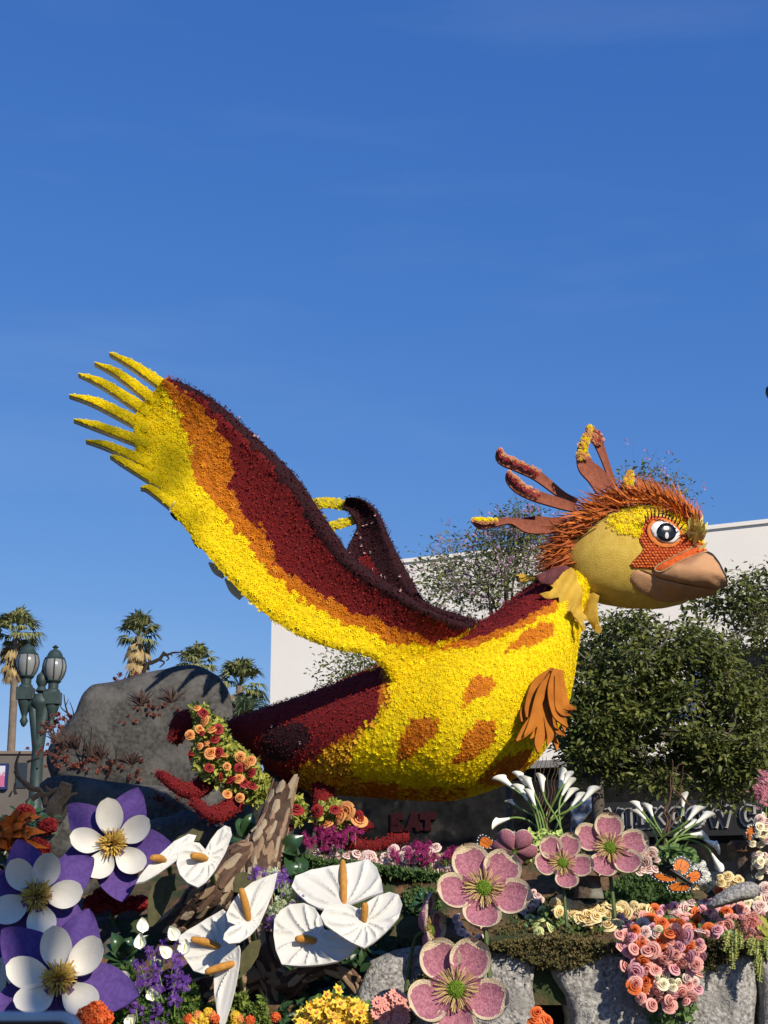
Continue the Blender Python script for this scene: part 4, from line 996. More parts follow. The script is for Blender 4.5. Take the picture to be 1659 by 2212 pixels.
for k, (x0, y0, x1, y1) in enumerate([(1008, 618, 1000, 572), (1020, 605, 1012, 552), (1038, 598, 1030, 540), (1056, 592, 1052, 536), (1075, 590, 1076, 538), (1095, 592, 1100, 545), (1112, 596, 1120, 550), (1128, 602, 1138, 560), (1145, 612, 1158, 572), (1160, 624, 1176, 586), (1176, 640, 1196, 604), (1190, 656, 1214, 625)]):
    (a, c), = c6((x0, y0)); (d, e), = c6((x1, y1)); p = pt(a, c, EP[1]-.05); q = pt(d, e, EP[1]-.13)
    lash.add(*tube([p, (p+q)/2+[0, -.03, 0], q], [.007, .006, .002], 5, 7))
lash.build('eyelashes', mat('dark_lash', (.05, .012, .008), rough=.6), BIRD)
# beak
M_BEAK = mat('tan_beak', (.50, .28, .15), (.42, .225, .115), spec=.04, rough=.95, nscale=9, nmix=(.3, .7), bump=.3, bscale=110)
UB = c6((985, 868), (1050, 878), (1090, 884), (1130, 862), (1200, 822), (1270, 795), (1325, 775), (1365, 795), (1400, 840), (1430, 900), (1452, 955), (1415, 966), (1380, 968), (1290, 953), (1200, 936), (1090, 908))
LB = c6((952, 868), (930, 895), (926, 930), (950, 968), (1000, 1003), (1070, 1036), (1140, 1046), (1250, 1027), (1386, 998), (1392, 975), (1290, 962), (1200, 946), (1090, 918), (985, 874))
WH = c6((952, 868), (930, 895), (926, 930), (950, 968), (1000, 1003), (1070, 1036), (1140, 1046), (1250, 1027), (1386, 998), (1400, 972), (1452, 955), (1430, 900), (1400, 840), (1365, 795), (1325, 775), (1270, 795), (1200, 822), (1130, 862), (1050, 868))
V, F = inflate(WH, 12.72, .43, center=c6((1190, 925))[0], nth=160, nr=16, pw=2.0); WHm = MB().add(V, F); BV_U = WHm.bvh()
ctr = np.array([*pt(*c6((1190, 925))[0], 12.72)]); WHs = MB().add(ctr+(V-ctr)*[.975, .955, .975], F)
beak = WHs.build('beak', mat('dark_mouth', (.03, .018, .013), rough=.9), BIRD)
def jaw(u, v, eps):
    out = []
    for a, c in zip(np.ravel(u), np.ravel(v)):
        p, _ = hit(BV_U, a, c); q, _ = hit(BV_H, a, c); ys = [x[1] for x in (p, q) if x is not None]
        out.append(pt(a, c, (min(ys) if ys else 12.72)-eps-.012))
    return np.array(out)
for nm, poly, eps in (('upper_beak', UB, .012), ('lower_beak', LB, .0)):
    V, F, _, _ = patch(poly, lambda u, v, eps=eps: jaw(u, v, eps), (.1, -1, 0), .055, 6, lambda u, v, d: .014*np.sqrt(np.clip(d/7, 0, 1))-.014+wobble(np.stack([u*.05, v*.05, 0*u], -1), .003, 2, 3))
    MB().add(V, F).build(nm, M_BEAK, beak)
BAND = c6((1050, 874), (1065, 850), (1130, 815), (1210, 775), (1270, 748), (1320, 745), (1340, 772), (1300, 782), (1210, 817), (1140, 857), (1090, 882))
def bmap(u, v):
    u = np.asarray(u, float); v = np.asarray(v, float); P = on_head(u, v, 0); Y = P[:, 1].copy()
    for i in range(len(Y)):
        p, _ = hit(BV_U, u[i], v[i])
        if p is not None: Y[i] = min(Y[i], p[1])
    return pt(u, v, Y-.022)
V, F, _, _ = patch(BAND, bmap, (.15, -1, .1), .06, 6); MB().add(V, F).build('beak_band', mat('orange_felt', (.55, .11, .02), (.42, .07, .015), rough=.85, nscale=30, bump=.3), BIRD)
sd = MB(); L1 = catmull(np.array(c6((1060, 878), (1092, 882), (1140, 857), (1210, 817), (1300, 783), (1336, 772))), 60)
L2 = catmull(np.array(c6((1054, 870), (1068, 850), (1130, 815), (1210, 775), (1270, 749), (1318, 747))), 50)
PP = bmap(*np.vstack([L1, L2]).T); sd.many(dome[0], dome[1], PP+[0, -.004, 0], np.tile([.1, -1, .1], (len(PP), 1)), .0065); sd.build('seed_beads', mat('pale_seed', (.5, .38, .2), rough=.7), BIRD, smooth=False, kind='stuff')

# crest: long strap feathers with flower tips
M_TERRA = mat('terracotta_felt', (.27, .085, .045), (.2, .06, .035), rough=.9, nscale=30, bump=.3)
def strap(path, wid, y, cols, side, frac, seed, nrm=(.1, -1, .1)):
    P = np.array([pt(u, v, y) for u, v in path]); s = mpp(y)
    V, F = ribbon(P, np.array(wid)*s, nrm, .03, 26, cup=.15)
    o = MB().add(V, F).build('crest_feather', M_TERRA, BIRD)
    L = catmull(np.hstack([np.array(path), np.array(wid)[:, None]]), 60); T = unit(np.gradient(L[:, :2], axis=0)); Nn = np.stack([-T[:, 1], T[:, 0]], -1)
    r = np.random.default_rng(seed); n0 = int(60*frac)
    for kk, c in enumerate(cols):
        m = MB(); k = 90; i = r.integers(60-n0, 60, k); q = side*(1-.5*kk-.5*r.random(k)) if side else r.uniform(-1, 1, k)
        uv = L[i, :2]+Nn[i]*(L[i, 2]*q)[:, None]
        m.many(*T_MUM, pt(uv[:, 0], uv[:, 1], y-.03-.02*r.random(k)), np.array([.1, -1, .2])+r.normal(size=(k, 3))*.5, r.uniform(.014, .024, k))
        m.build(c+'_tip_petals', TIP[c], o, smooth=False, kind='stuff')
TIP = {'crimson': mat('crimson_tip', (.30, .015, .03), (.2, .01, .02), tint=True, col3=(.42, .05, .06), rough=.7), 'peach': mat('peach_tip', (.65, .27, .12), (.5, .18, .07), tint=True, col3=(.8, .42, .2), rough=.7), 'yellow': ZM['yellow']}
strap(c6((640, 510), (560, 470), (430, 370), (330, 320), (240, 280), (225, 230)), [8, 9, 12, 13, 12, 5], 12.85, ['peach', 'crimson'], 1, .6, 1)
strap(c6((640, 545), (560, 520), (430, 480), (340, 440), (290, 390), (272, 352)), [9, 12, 13, 13, 12, 4], 12.65, ['peach', 'crimson'], 1, .62, 2)
strap(c6((600, 640), (480, 645), (380, 640), (290, 610), (200, 620), (130, 625), (80, 608)), [9, 14, 15, 7, 9, 12, 3], 12.6, ['yellow', 'peach'], 1, .38, 3)
strap(c6((600, 625), (480, 620), (430, 620), (340, 625), (290, 625)), [9, 12, 14, 10, 3], 12.9, ['crimson'], 1, .45, 9)
strap(c6((790, 440), (740, 370), (690, 320), (670, 240), (690, 170), (715, 105)), [22, 22, 19, 12, 9, 4], 12.6, ['yellow', 'peach'], 0, .5, 4)
strap(c6((840, 430), (810, 340), (770, 230), (740, 160), (695, 110)), [7, 7, 9, 13, 4], 12.8, ['crimson', 'peach'], 0, .42, 5)
strap(c6((915, 450), (915, 400), (928, 345)), [10, 10, 4], 12.7, ['yellow', 'peach'], 0, .9, 6)
# shaggy crest of dry fibre blades
M_SHAG = mat('rust_fibre', (.26, .05, .014), (.15, .025, .01), rough=.7, tint=True, col3=(.74, .21, .025))
r = np.random.default_rng(12); sh = MB(); n = 1500
RL = catmull(np.array(c6((560, 850), (560, 800), (580, 740), (630, 660), (710, 590), (800, 540), (900, 500), (1000, 490), (1100, 510), (1180, 545), (1240, 600), (1280, 650))), 200)
DIR = catmull(np.array([(-.75, .6), (-.9, .4), (-1, .25), (-1, 0.1), (-1, -.12), (-1, -.3), (-.95, -.5), (-.85, -.65), (-.7, -.8), (-.5, -.9), (-.35, -1), (-.2, -1)]), 200)
i = r.integers(0, 200, n); uv = RL[i]+r.normal(size=(n, 2))*7; yy = 12.75+r.uniform(-.3, .3, n); ln = r.uniform(28, 70, n)*(1-.25*(i > 150))
for k in range(n):
    d = DIR[i[k]]+r.normal(size=2)*.28; d = d/np.linalg.norm(d); bow = np.array([-d[1], d[0]])*r.normal()*.10
    p0 = uv[k]-d*12; pm = p0+d*ln[k]*.55+bow*ln[k]; p1 = p0+d*ln[k]+12*d
    A, Bm, C = pt(*p0, yy[k]), pt(*pm, yy[k]-.05), pt(*p1, yy[k]+r.normal()*.06); w = np.array([-d[1], 0, -d[0]])*r.uniform(.003, .0085); w = w+np.array([0, r.normal()*.006, 0])
    sh.add([A-w, A+w, Bm+w*.9, C, Bm-w*.9], [(0, 1, 2, 4), (4, 2, 3)], tint=r.random()*(0.35+.65*min(1, i[k]/120)))
sh.build('crest_shag', M_SHAG, BIRD, smooth=False, kind='stuff')
tf = MB()
for k in range(70):
    a = c6((1275+r.normal()*22, 690+r.normal()*26))[0]; an = r.uniform(-2.0, .1); l = r.uniform(14, 38); p = pt(*a, 12.45); q = pt(a[0]+l*math.cos(an)*.7, a[1]+l*math.sin(an), 12.35+r.normal()*.08)
    w = np.array([math.sin(an), 0, math.cos(an)])*.009; tf.add([p-w, p+w, (p+q)/2+w*1.3, q, (p+q)/2-w*1.3], [(0, 1, 2, 3, 4)], tint=r.random())
tf.build('brow_tuft', mat('pale_yellow_leaflet', (.55, .45, .10), (.4, .33, .06), tint=True, col3=(.75, .68, .3), rough=.7), BIRD, smooth=False, kind='stuff')

# collar and chest straps of felt
M_COLL = mat('mustard_felt', (.56, .36, .05), (.46, .28, .035), rough=.9, nscale=7, bump=.25, bscale=120)
def felt(poly, name, m, y, bul=.012, th=.02, nrm=(.25, -1, 0)):
    V, F, P, d = patch(poly, on_plane(pt(*np.mean(poly, 0), y), nrm), nrm, th, 7, lambda u, v, d: bul*np.sqrt(np.clip(d/18, 0, 1))+.022*np.sin(u*.16+v*.09))
    return MB().add(V, F).build(name, m, BIRD)
felt(c6((560, 870), (610, 858), (640, 900), (662, 970), (670, 1010), (672, 1100), (700, 1140), (640, 1150), (590, 1110), (548, 1090), (540, 1020), (500, 1025), (465, 1022), (440, 1000), (500, 985), (520, 965), (455, 940), (470, 925), (530, 910)), 'collar', M_COLL, 12.42)
felt(c6((640, 950), (690, 970), (740, 1000), (760, 1010), (745, 1060), (745, 1110), (770, 1190), (758, 1215), (720, 1180), (690, 1130), (660, 1080)), 'collar', M_COLL, 12.62, nrm=(-.5, -1, -.2))
felt(c6((620, 1060), (665, 1090), (672, 1150), (692, 1190), (680, 1200), (655, 1170), (640, 1130), (600, 1090)), 'collar', M_COLL, 12.36)
felt(c6((530, 1030), (560, 1020), (556, 1090), (540, 1120), (525, 1110), (520, 1060)), 'collar', M_COLL, 12.46)
felt(c6((310, 905), (350, 890), (420, 905), (470, 925), (455, 945), (380, 930), (345, 935), (330, 915)), 'collar', M_COLL, 12.7)
felt(c6((415, 905), (470, 880), (540, 855), (590, 845), (605, 862), (570, 890), (555, 915), (520, 950), (490, 955), (450, 935)), 'collar_trim', mat('plum_felt', (.13, .04, .045), (.10, .03, .035), rough=.9, nscale=12, bump=.3), 12.40)
M_RUST = mat('burnt_orange_felt', (.40, .14, .022), (.31, .10, .016), spec=.05, rough=.95, nscale=8, bump=.25, bscale=100)
def chest(path, wid, y, tip, k):
    P = np.array([pt(u, v, yy) for (u, v), yy in zip(path, np.linspace(y, tip, len(path)))])
    MB().add(*ribbon(P, np.array(wid)*mpp(y)*.66, (.35, -1, .1), .016, 22, cup=.22*(1 if k % 2 else -1))).build('chest_feather', M_RUST, BIRD)
for k, (p, w, y, t) in enumerate([
   (c8((1400, 400), (1330, 470), (1290, 570), (1275, 620)), [12, 22, 17, 4], 12.15, 12.02),
   (c8((1400, 400), (1350, 520), (1330, 600), (1270, 680), (1225, 730)), [10, 24, 20, 16, 3], 12.12, 11.95),
   (c8((1390, 430), (1365, 560), (1350, 680), (1330, 740), (1328, 785)), [10, 16, 20, 14, 3], 12.12, 11.92),
   (c8((1410, 395), (1400, 500), (1415, 600), (1440, 640), (1462, 665)), [12, 24, 21, 13, 3], 12.08, 11.92),
   (c8((1430, 400), (1440, 500), (1455, 560), (1480, 575), (1500, 580)), [10, 16, 15, 9, 3], 12.10, 12.0),
   (c8((1400, 450), (1385, 560), (1395, 660), (1420, 690), (1450, 705)), [10, 16, 14, 9, 3], 12.2, 12.05),
   (c8((1400, 520), (1385, 620), (1395, 700), (1412, 740), (1415, 775)), [10, 13, 11, 8, 2], 12.25, 12.1),
   (c8((1425, 420), (1425, 540), (1440, 640), (1452, 690)), [10, 13, 9, 2], 12.2, 12.05),
   (c8((1380, 430), (1320, 520), (1262, 590), (1250, 640)), [10, 15, 12, 2], 12.2, 12.05), (c8((1370, 480), (1325, 600), (1318, 680), (1290, 720)), [9, 14, 11, 2], 12.18, 11.98),
   (c8((1390, 470), (1372, 600), (1385, 700), (1370, 750)), [9, 13, 12, 2], 12.1, 11.95), (c8((1415, 430), (1420, 560), (1440, 600), (1478, 612)), [9, 13, 10, 2], 12.06, 11.95), (c8((1395, 420), (1345, 500), (1300, 640), (1262, 705)), [9, 15, 11, 2], 12.08, 11.93)]): chest(p, w, y, t, k)
# ------------------------------------------------------------------ giant crafted flowers
M_PWHITE = mat('cream_white_petal', (.66, .63, .55), (.60, .57, .49), rough=.75, nscale=6, bump=.12, bscale=60, spec=.15)
M_PURP = mat('purple_felt', (.10, .055, .22), (.075, .04, .17), rough=.9, nscale=40, bump=.3, bscale=150)
M_THROAT = mat('dusky_purple_throat', (.12, .06, .15), (.2, .12, .2), rough=.9, nscale=30, bump=.4)
M_STAM = mat('golden_straw', (.50, .31, .05), (.38, .22, .035), rough=.7, tint=True, col3=(.66, .46, .10))
M_STEMG = mat('flower_stem', (.09, .13, .04), (.06, .09, .03), rough=.6)
def petal_mb(L, W, wf, zf, r0=.04, n=16, m=11, th=.012, rim=None, base_s=None):
    s = np.linspace(0, 1, n)**.9; t = np.linspace(-1, 1, m)
    if rim: t = np.sign(t)*np.abs(t)**.72
    S, T = np.meshgrid(s, t, indexing='ij'); w = np.array([wf(x) for x in s])
    # round the tip: pull the sides back
    Yc = r0+L*S; Xc = T*W*w[:, None]
    P = np.stack([Xc, Yc, zf(S, T)], -1).reshape(-1, 3); F = grid_faces(n, m)
    f = F[0]
    if np.cross(P[f[1]]-P[f[0]], P[f[2]]-P[f[0]])[2] < 0: F = [x[::-1] for x in F]
    N = np.tile([0, 0, 1.], (len(P), 1)); V, G = slab(P, F, N, th)
    mi = np.zeros(len(G), int)
    for k, g in enumerate(G):
        if k >= 2*len(F): mi[k] = 1 if rim else 0; continue
        ss = np.mean([S.ravel()[i % len(P)] for i in g]); x = np.mean([abs(P[i % len(P), 0]) for i in g]); ww = W*wf(ss)
        if rim and k < len(F) and (ww-x < rim or (1-ss)*L < rim*1.15) and ss > .34: mi[k] = 1
        if rim and k >= len(F): mi[k] = 0
        if base_s and k < len(F) and ss < base_s*(1-.5*(x/max(ww, 1e-4))): mi[k] = 1
    return MB().add(V, G, mi=mi)
def rounded(s, a=.35, b=.9): return math.sqrt(max(0.0, 1-((s-.56)/.4405)**2)) if s > .56 else (.18+.82*math.sin(min(1, s/.56)*math.pi/2)**1.1)
def pointed(s): return math.sin(math.pi*min(1, s**.8))**.75*(1-.12*s)+.04
ME_CW = petal_mb(.27, .099, rounded, lambda S, T: .035-.05*(1-T*T)*np.sin(np.pi*S**.8)+.10*S**2.0, base_s=.26).mesh('white_petal', [M_PWHITE, M_THROAT])
ME_CS = petal_mb(.40, .15, pointed, lambda S, T: -.03+.04*S+.012*(T*T)-.02*np.sin(3*S), th=.015).mesh('purple_sepal', [M_PURP])
def tuft(n, R, H, seed, w=.008):
    r = np.random.default_rng(seed); b = MB()
    for k in range(n):
        a = r.random()*6.283; q = r.random()**.6; d = np.array([math.cos(a)*q, math.sin(a)*q, .45+.9*(1-q)]); p0 = np.array([math.cos(a), math.sin(a), 0])*q*R*.35
        p1 = p0+d*H*.6; p2 = p0+np.array([d[0]*1.15, d[1]*1.15, d[2]*.8])*H*r.uniform(.8, 1.15); s = unit(np.cross(d, r.normal(size=3)))*w
        b.add([p0-s, p0+s, p1+s, p2+s*.5, p2-s*.5, p1-s], [(0, 1, 2, 5), (5, 2, 3, 4)], tint=r.random())
    return b
ME_TUFT = tuft(230, .09, .085, 4, .006).mesh('stamens', [M_STAM], smooth=False)
ME_CORE = MB().add(*lathe([(.09, -.03), (.085, .0), (.06, .03), (.02, .045)], 14)).mesh('flower_core', [M_THROAT])
def columbine(u, v, y, normal, angs, label, scale=1.0, sep=1.0):
    c = pt(u, v, y); root = thing('columbine_flower', label, 'flower', c, 'giant purple and white columbines')
    root.matrix_basis = frame_matrix(c, normal, scale=scale)
    r = np.random.default_rng(int(u))
    for a in angs:
        put('white_petal', ME_CW, root, M=Matrix.Rotation(math.radians(a-90), 4, 'Z') @ Matrix.Rotation(math.radians(r.uniform(-4, 7)), 4, 'X') @ Matrix.Scale(r.uniform(.95, 1.05), 4))
        put('purple_sepal', ME_CS, root, M=Matrix.Rotation(math.radians(a-90+36+r.uniform(-5, 5)), 4, 'Z') @ Matrix.Rotation(math.radians(r.uniform(-6, 6)), 4, 'X') @ Matrix.Scale(sep*r.uniform(.95, 1.06), 4))
    t = put('stamens', ME_TUFT, root, (0, 0, .02)); t['kind'] = 'stuff'
    put('core', ME_CORE, root)
    st = MB().add(*tube([(0, 0, -.02), (0, -.25, -.35), (.03, -.75, -.55)], [.02, .02, .022], 7, 10)).mesh('stem', [M_STEMG]); put('stem', st, root)
columbine(243, 1825, 10.55, (.12, -.93, .30), [99, 30, -44, -113, 176], 'purple and white columbine below the boulder, highest of the three', .93, 1.05)
columbine(79, 1938, 10.15, (.18, -.95, .22), [71, 2, -76, -152, 131], 'purple and white columbine between the other two columbines', .96, 1.05)
columbine(129, 2119, 9.7, (.05, -.90, .42), [101, 38, -43, -132, 173], 'purple and white columbine above the phone, lowest of the three', 1.03, 1.08)

# anthuriums traced as real heart-shaped sheets on tilted planes
M_SPA = mat('white_spathe', (.58, .57, .52), (.53, .52, .47), rough=.7, nscale=5, bump=.1, bscale=80, spec=.2)
M_SPX = mat('ochre_spadix', (.52, .25, .05), (.42, .19, .035), rough=.85, nscale=40, bump=.5, bscale=160)
M_OLIV = mat('olive_felt', (.075, .07, .03), (.055, .052, .022), rough=.9, nscale=20, bump=.25)
def anthurium(poly, base, tip, y, normal, label, stick=.12, veins=13, flip=1):
    c = np.mean(poly, 0); n = unit(np.asarray(normal, float)); p0 = pt(c[0], c[1], y); pl = on_plane(p0, n)
    bu, bv_ = base; root = thing('anthurium', label, 'flower', pl(np.array(bu), np.array(bv_)), 'giant white anthuriums')
    far = max(math.hypot(a-bu, b-bv_) for a, b in poly); tu, tv = max(poly, key=lambda q: math.hypot(q[0]-bu, q[1]-bv_)); ta = math.atan2(tv-bv_, tu-bu)
    def bul(u, v, d):
        r_ = np.hypot(u-bu, v-bv_)/far; an = np.arctan2(v-bv_, u-bu)-ta; an = (an+np.pi) % (2*np.pi)-np.pi
        ve = np.abs(np.sin(an*veins/2+np.sign(an)*r_*2.6))
        ridge = np.exp(-(ve/.40)**2)*.024*np.clip(r_*3, 0, 1)*np.clip(d/9, 0, 1)
        mid = np.exp(-(an*r_*12)**2)*.008*np.clip(d/9, 0, 1)
        rim = .010*np.exp(-(d/4.5)**2)
        return ridge+mid+rim+.05*r_**2-.03*np.clip(1-d/28, 0, 1)*0
    V, F, _, _ = patch(poly, pl, n, .016, 2.9, bul)
    sp = MB().add(V, F).build('spathe', M_SPA, root)
    # spadix leaves the sheet at its base and leans towards the viewer
    b0 = pl(np.array(bu), np.array(bv_)); d = ray(*tip); q0 = pl(np.array(tip[0]), np.array(tip[1])); yt = q0[1]-stick
    q = pt(tip[0], tip[1], yt); m = (b0+q)/2+n*.01
    MB().add(*tube([b0-n*.02, b0*.85+q*.15, m, b0*.1+q*.9, q], [.016, .022, .025, .021, .012], 10, 16)).build('spadix', M_SPX, root)
    MB().add(*tube([b0-n*.005, b0+[0, .16, -.03], b0+[0, .5, -.18]], [.018, .018, .02], 7, 10)).build('stem', M_STEMG, root)
A = anthurium
A(c3((745, 775), (770, 705), (870, 655), (1000, 622), (1150, 602), (1245, 588), (1300, 640), (1330, 720), (1342, 795), (1250, 812), (1150, 845), (1060, 885), (930, 890), (850, 860), (780, 810)), c3((1085, 860))[0], c3((1078, 562))[0], 10.25, (.0, -.70, .72), 'broad white anthurium with an upright spadix, behind two others', .05)
A(c3((740, 878), (680, 920), (640, 980), (634, 1080), (650, 1180), (690, 1275), (800, 1272), (950, 1256), (1060, 1240), (1140, 1202), (1185, 1150), (1150, 1090), (1050, 1040), (960, 1020), (940, 950), (900, 890), (830, 864)), c3((905, 1085))[0], c3((770, 1073))[0], 10.0, (-.12, -.80, .58), 'white anthurium with its point to the lower left, over the bark arch', .10)
A(c3((930, 960), (960, 900), (1030, 868), (1120, 862), (1185, 888), (1240, 842), (1300, 810), (1380, 793), (1440, 818), (1464, 880), (1440, 960), (1360, 1040), (1280, 1110), (1215, 1152), (1130, 1112), (1030, 1052), (960, 1012)), c3((1215, 962))[0], c3((1224, 838))[0], 9.82, (.06, -.80, .58), 'heart shaped white anthurium in front of the broad one', .12)
A(c2((1340, 497), (1300, 457), (1240, 453), (1190, 480), (1155, 540), (1145, 610), (1165, 680), (1215, 735), (1285, 765), (1340, 720), (1400, 640), (1470, 520), (1507, 420), (1495, 375), (1460, 360), (1415, 385), (1370, 440)), c2((1352, 552))[0], c2((1250, 528))[0], 10.05, (.25, -.85, .45), 'small white anthurium hanging over the top of the bark trunk', .12)
A(c2((868, 752), (900, 690), (960, 610), (1050, 520), (1130, 450), (1220, 413), (1268, 428), (1245, 485), (1180, 545), (1100, 605), (1020, 665), (930, 728)), c2((1080, 562))[0], c2((990, 543))[0], 10.3, (.42, -.55, .72), 'white anthurium seen nearly edge on beside a purple petal', .14)
A(c3((310, 905), (200, 960), (80, 1040), (22, 1092), (30, 1150), (60, 1220), (120, 1310), (180, 1326), (250, 1312), (330, 1260), (380, 1150), (390, 1050), (360, 950)), c3((280, 1128))[0], c3((85, 1073))[0], 10.0, (-.25, -.80, .55), 'white anthurium with a long spadix pointing left above the cut log', .12)
A(c3((642, 666), (560, 690), (480, 720), (400, 780), (340, 860), (313, 920), (325, 970), (378, 988), (340, 1003), (300, 1050), (293, 1090), (330, 1117), (400, 1107), (470, 1060), (530, 990), (580, 880), (622, 770)), c3((466, 958))[0], c3((413, 743))[0], 9.8, (.22, -.88, .42), 'white anthurium pointing up right across the bark trunk', .12)
A(c3((402, 1118), (365, 1148), (300, 1200), (262, 1260), (244, 1330), (250, 1430), (275, 1550), (305, 1640), (330, 1640), (360, 1500), (382, 1380), (402, 1250), (410, 1150)), c3((372, 1232))[0], c3((180, 1292))[0], 9.72, (-.35, -.9, .1), 'narrow white anthurium hanging straight down to a point', .12)
def felt_leaf(poly, y, normal, label):
    c = np.mean(poly, 0); n = unit(np.asarray(normal, float)); pl = on_plane(pt(c[0], c[1], y), n)
    V, F, _, _ = patch(poly, pl, n, .012, 6, lambda u, v, d: -.018*np.exp(-(d/16)**2)+.006*np.sin(u*.2))
    tag(MB().add(V, F).build('felt_leaf', M_OLIV), label, 'leaf', 'olive felt leaves')
felt_leaf(c2((975, 995), (965, 900), (970, 790), (1000, 710), (1060, 665), (1150, 640), (1140, 730), (1100, 830), (1060, 920), (1000, 985)), 10.2, (.2, -.9, .3), 'olive felt leaf under the edge on white anthurium')
felt_leaf(c3((395, 1335), (390, 1250), (420, 1160), (480, 1090), (540, 1068), (550, 1100), (530, 1180), (480, 1260), (420, 1320)), 10.0, (.3, -.9, .3), 'olive felt leaf right of the narrow hanging anthurium')
felt_leaf(c3((1385, 1040), (1420, 990), (1470, 930), (1540, 915), (1620, 918), (1630, 960), (1600, 1040), (1540, 1058), (1450, 1058)), 10.15, (.1, -.85, .5), 'olive felt leaf between the heart shaped anthurium and a mauve flower')
felt_leaf(c3((365, 760), (360, 700), (385, 640), (430, 625), (485, 650), (490, 690), (450, 730), (400, 765)), 10.15, (.1, -.9, .4), 'olive felt leaf lying on the bark above the up pointing anthurium')
felt_leaf(c2((1075, 500), (1100, 450), (1180, 390), (1260, 345), (1330, 360), (1300, 420), (1200, 440), (1120, 480)), 10.6, (.1, -.8, .6), 'dark olive felt leaf behind the small white anthurium')

# mauve anemones with cream edges
M_MAUV = mat('mauve_felt', (.40, .17, .205), (.26, .095, .13), rough=.95, nscale=70, nmix=(.38, .62), bump=.5, bscale=140, spec=.1)
M_CRM = mat('cream_fringe', (.66, .55, .38), (.55, .44, .28), rough=.95, nscale=60, bump=.7, bscale=150, spec=.1)
M_LIME = mat('lime_moss_ball', (.13, .22, .015), (.08, .14, .01), rough=.9, tint=True, col3=(.22, .33, .03))
ME_AN = petal_mb(.245, .110, rounded, lambda S, T: .0+.03*(T*T)+.05*S*S-.02*np.sin(np.pi*S)*(1-T*T), r0=.03, n=22, m=17, th=.018, rim=.023).mesh('mauve_petal', [M_MAUV, M_CRM])
b = MB(); V, F = lathe([(.036, -.01), (.044, .012), (.042, .032), (.026, .048), (.004, .052)], 14); b.add(V, F, tint=.1); Q, N = sample(V, F, .009, 3); b.many(*T_BR, Q, N, .009); ME_BALL = b.mesh('green_centre', [M_LIME], smooth=False)
r = np.random.default_rng(9); b = MB()
for k in range(95):
    a = r.random()*6.283; l = r.uniform(.075, .125); h = r.uniform(.02, .055); c, s = math.cos(a), math.sin(a)
    b.add(*tube([(c*.03, s*.03, .008), (c*l*.65, s*l*.65, h), (c*l, s*l, h*.9)], [.0022, .002, .0032], 4), tint=r.random())
ME_FIL = b.mesh('stamens', [mat('straw_filament', (.20, .11, .035), (.5, .36, .12), rough=.8, nscale=9, nmix=(.45, .55), tint=True, col3=(.6, .47, .2))], smooth=False)
def anemone(u, v, y, R, normal, angs, label, lens=None):
    c = pt(u, v, y); root = thing('anemone_flower', label, 'flower', c, 'giant mauve anemones'); sc = R*mpp(y)/.275
    root.matrix_basis = frame_matrix(c, normal, scale=sc); r = np.random.default_rng(int(u))
    for k, a in enumerate(angs):
        q = (lens[k] if lens else 1.0)
        put('petal', ME_AN, root, M=Matrix.Translation((0, 0, .002*k)) @ Matrix.Rotation(math.radians(a-90), 4, 'Z') @ Matrix.Rotation(math.radians(r.uniform(-5, 6)), 4, 'X') @ Matrix.Diagonal((r.uniform(.95, 1.05), q, 1, 1)))
    put('green_centre', ME_BALL, root); o = put('stamens', ME_FIL, root); o['kind'] = 'stuff'
    put('stem', MB().add(*tube([(0, 0, -.005), (.01, -.08, -.1), (.03, -.5, -.2)], [.014, .014, .016], 7, 9)).mesh('stem', [M_STEMG]), root)
anemone(1044, 1923, 9.86, 97, (.05, -.92, .38), [112, 47, -20, -98, 188], 'large mauve anemone with cream edges above the rock ledge', [1, .98, 1, .95, 1.02])
anemone(1214, 1867, 10.3, 63, (.05, -.92, .36), [125, 66, -10, -82, 186], 'small mauve anemone with cream edges overlapping a bigger one', [1, 1.05, 1, .95, .95])
anemone(1316, 1834, 10.45, 76, (.08, -.92, .36), [86, 152, -116, -47, 10], 'mauve anemone beside the calla lilies and the butterfly', [.95, 1, .95, 1, 1.05])
anemone(984, 2141, 9.42, 106, (.02, -.93, .35), [116, 62, -18, -92, 205], 'lowest and largest mauve anemone in front of the grey rock face')
anemone(1112, 1838, 10.55, 48, (.15, .65, .5), [60, 130, 5, 200, 280], 'small mauve anemone turned away, showing its dark back')
anemone(921, 2010, 9.9, 74, (.97, -.22, .05), [80, 150, 10, -70, 220], 'mauve anemone seen edge on beside the bark arch')

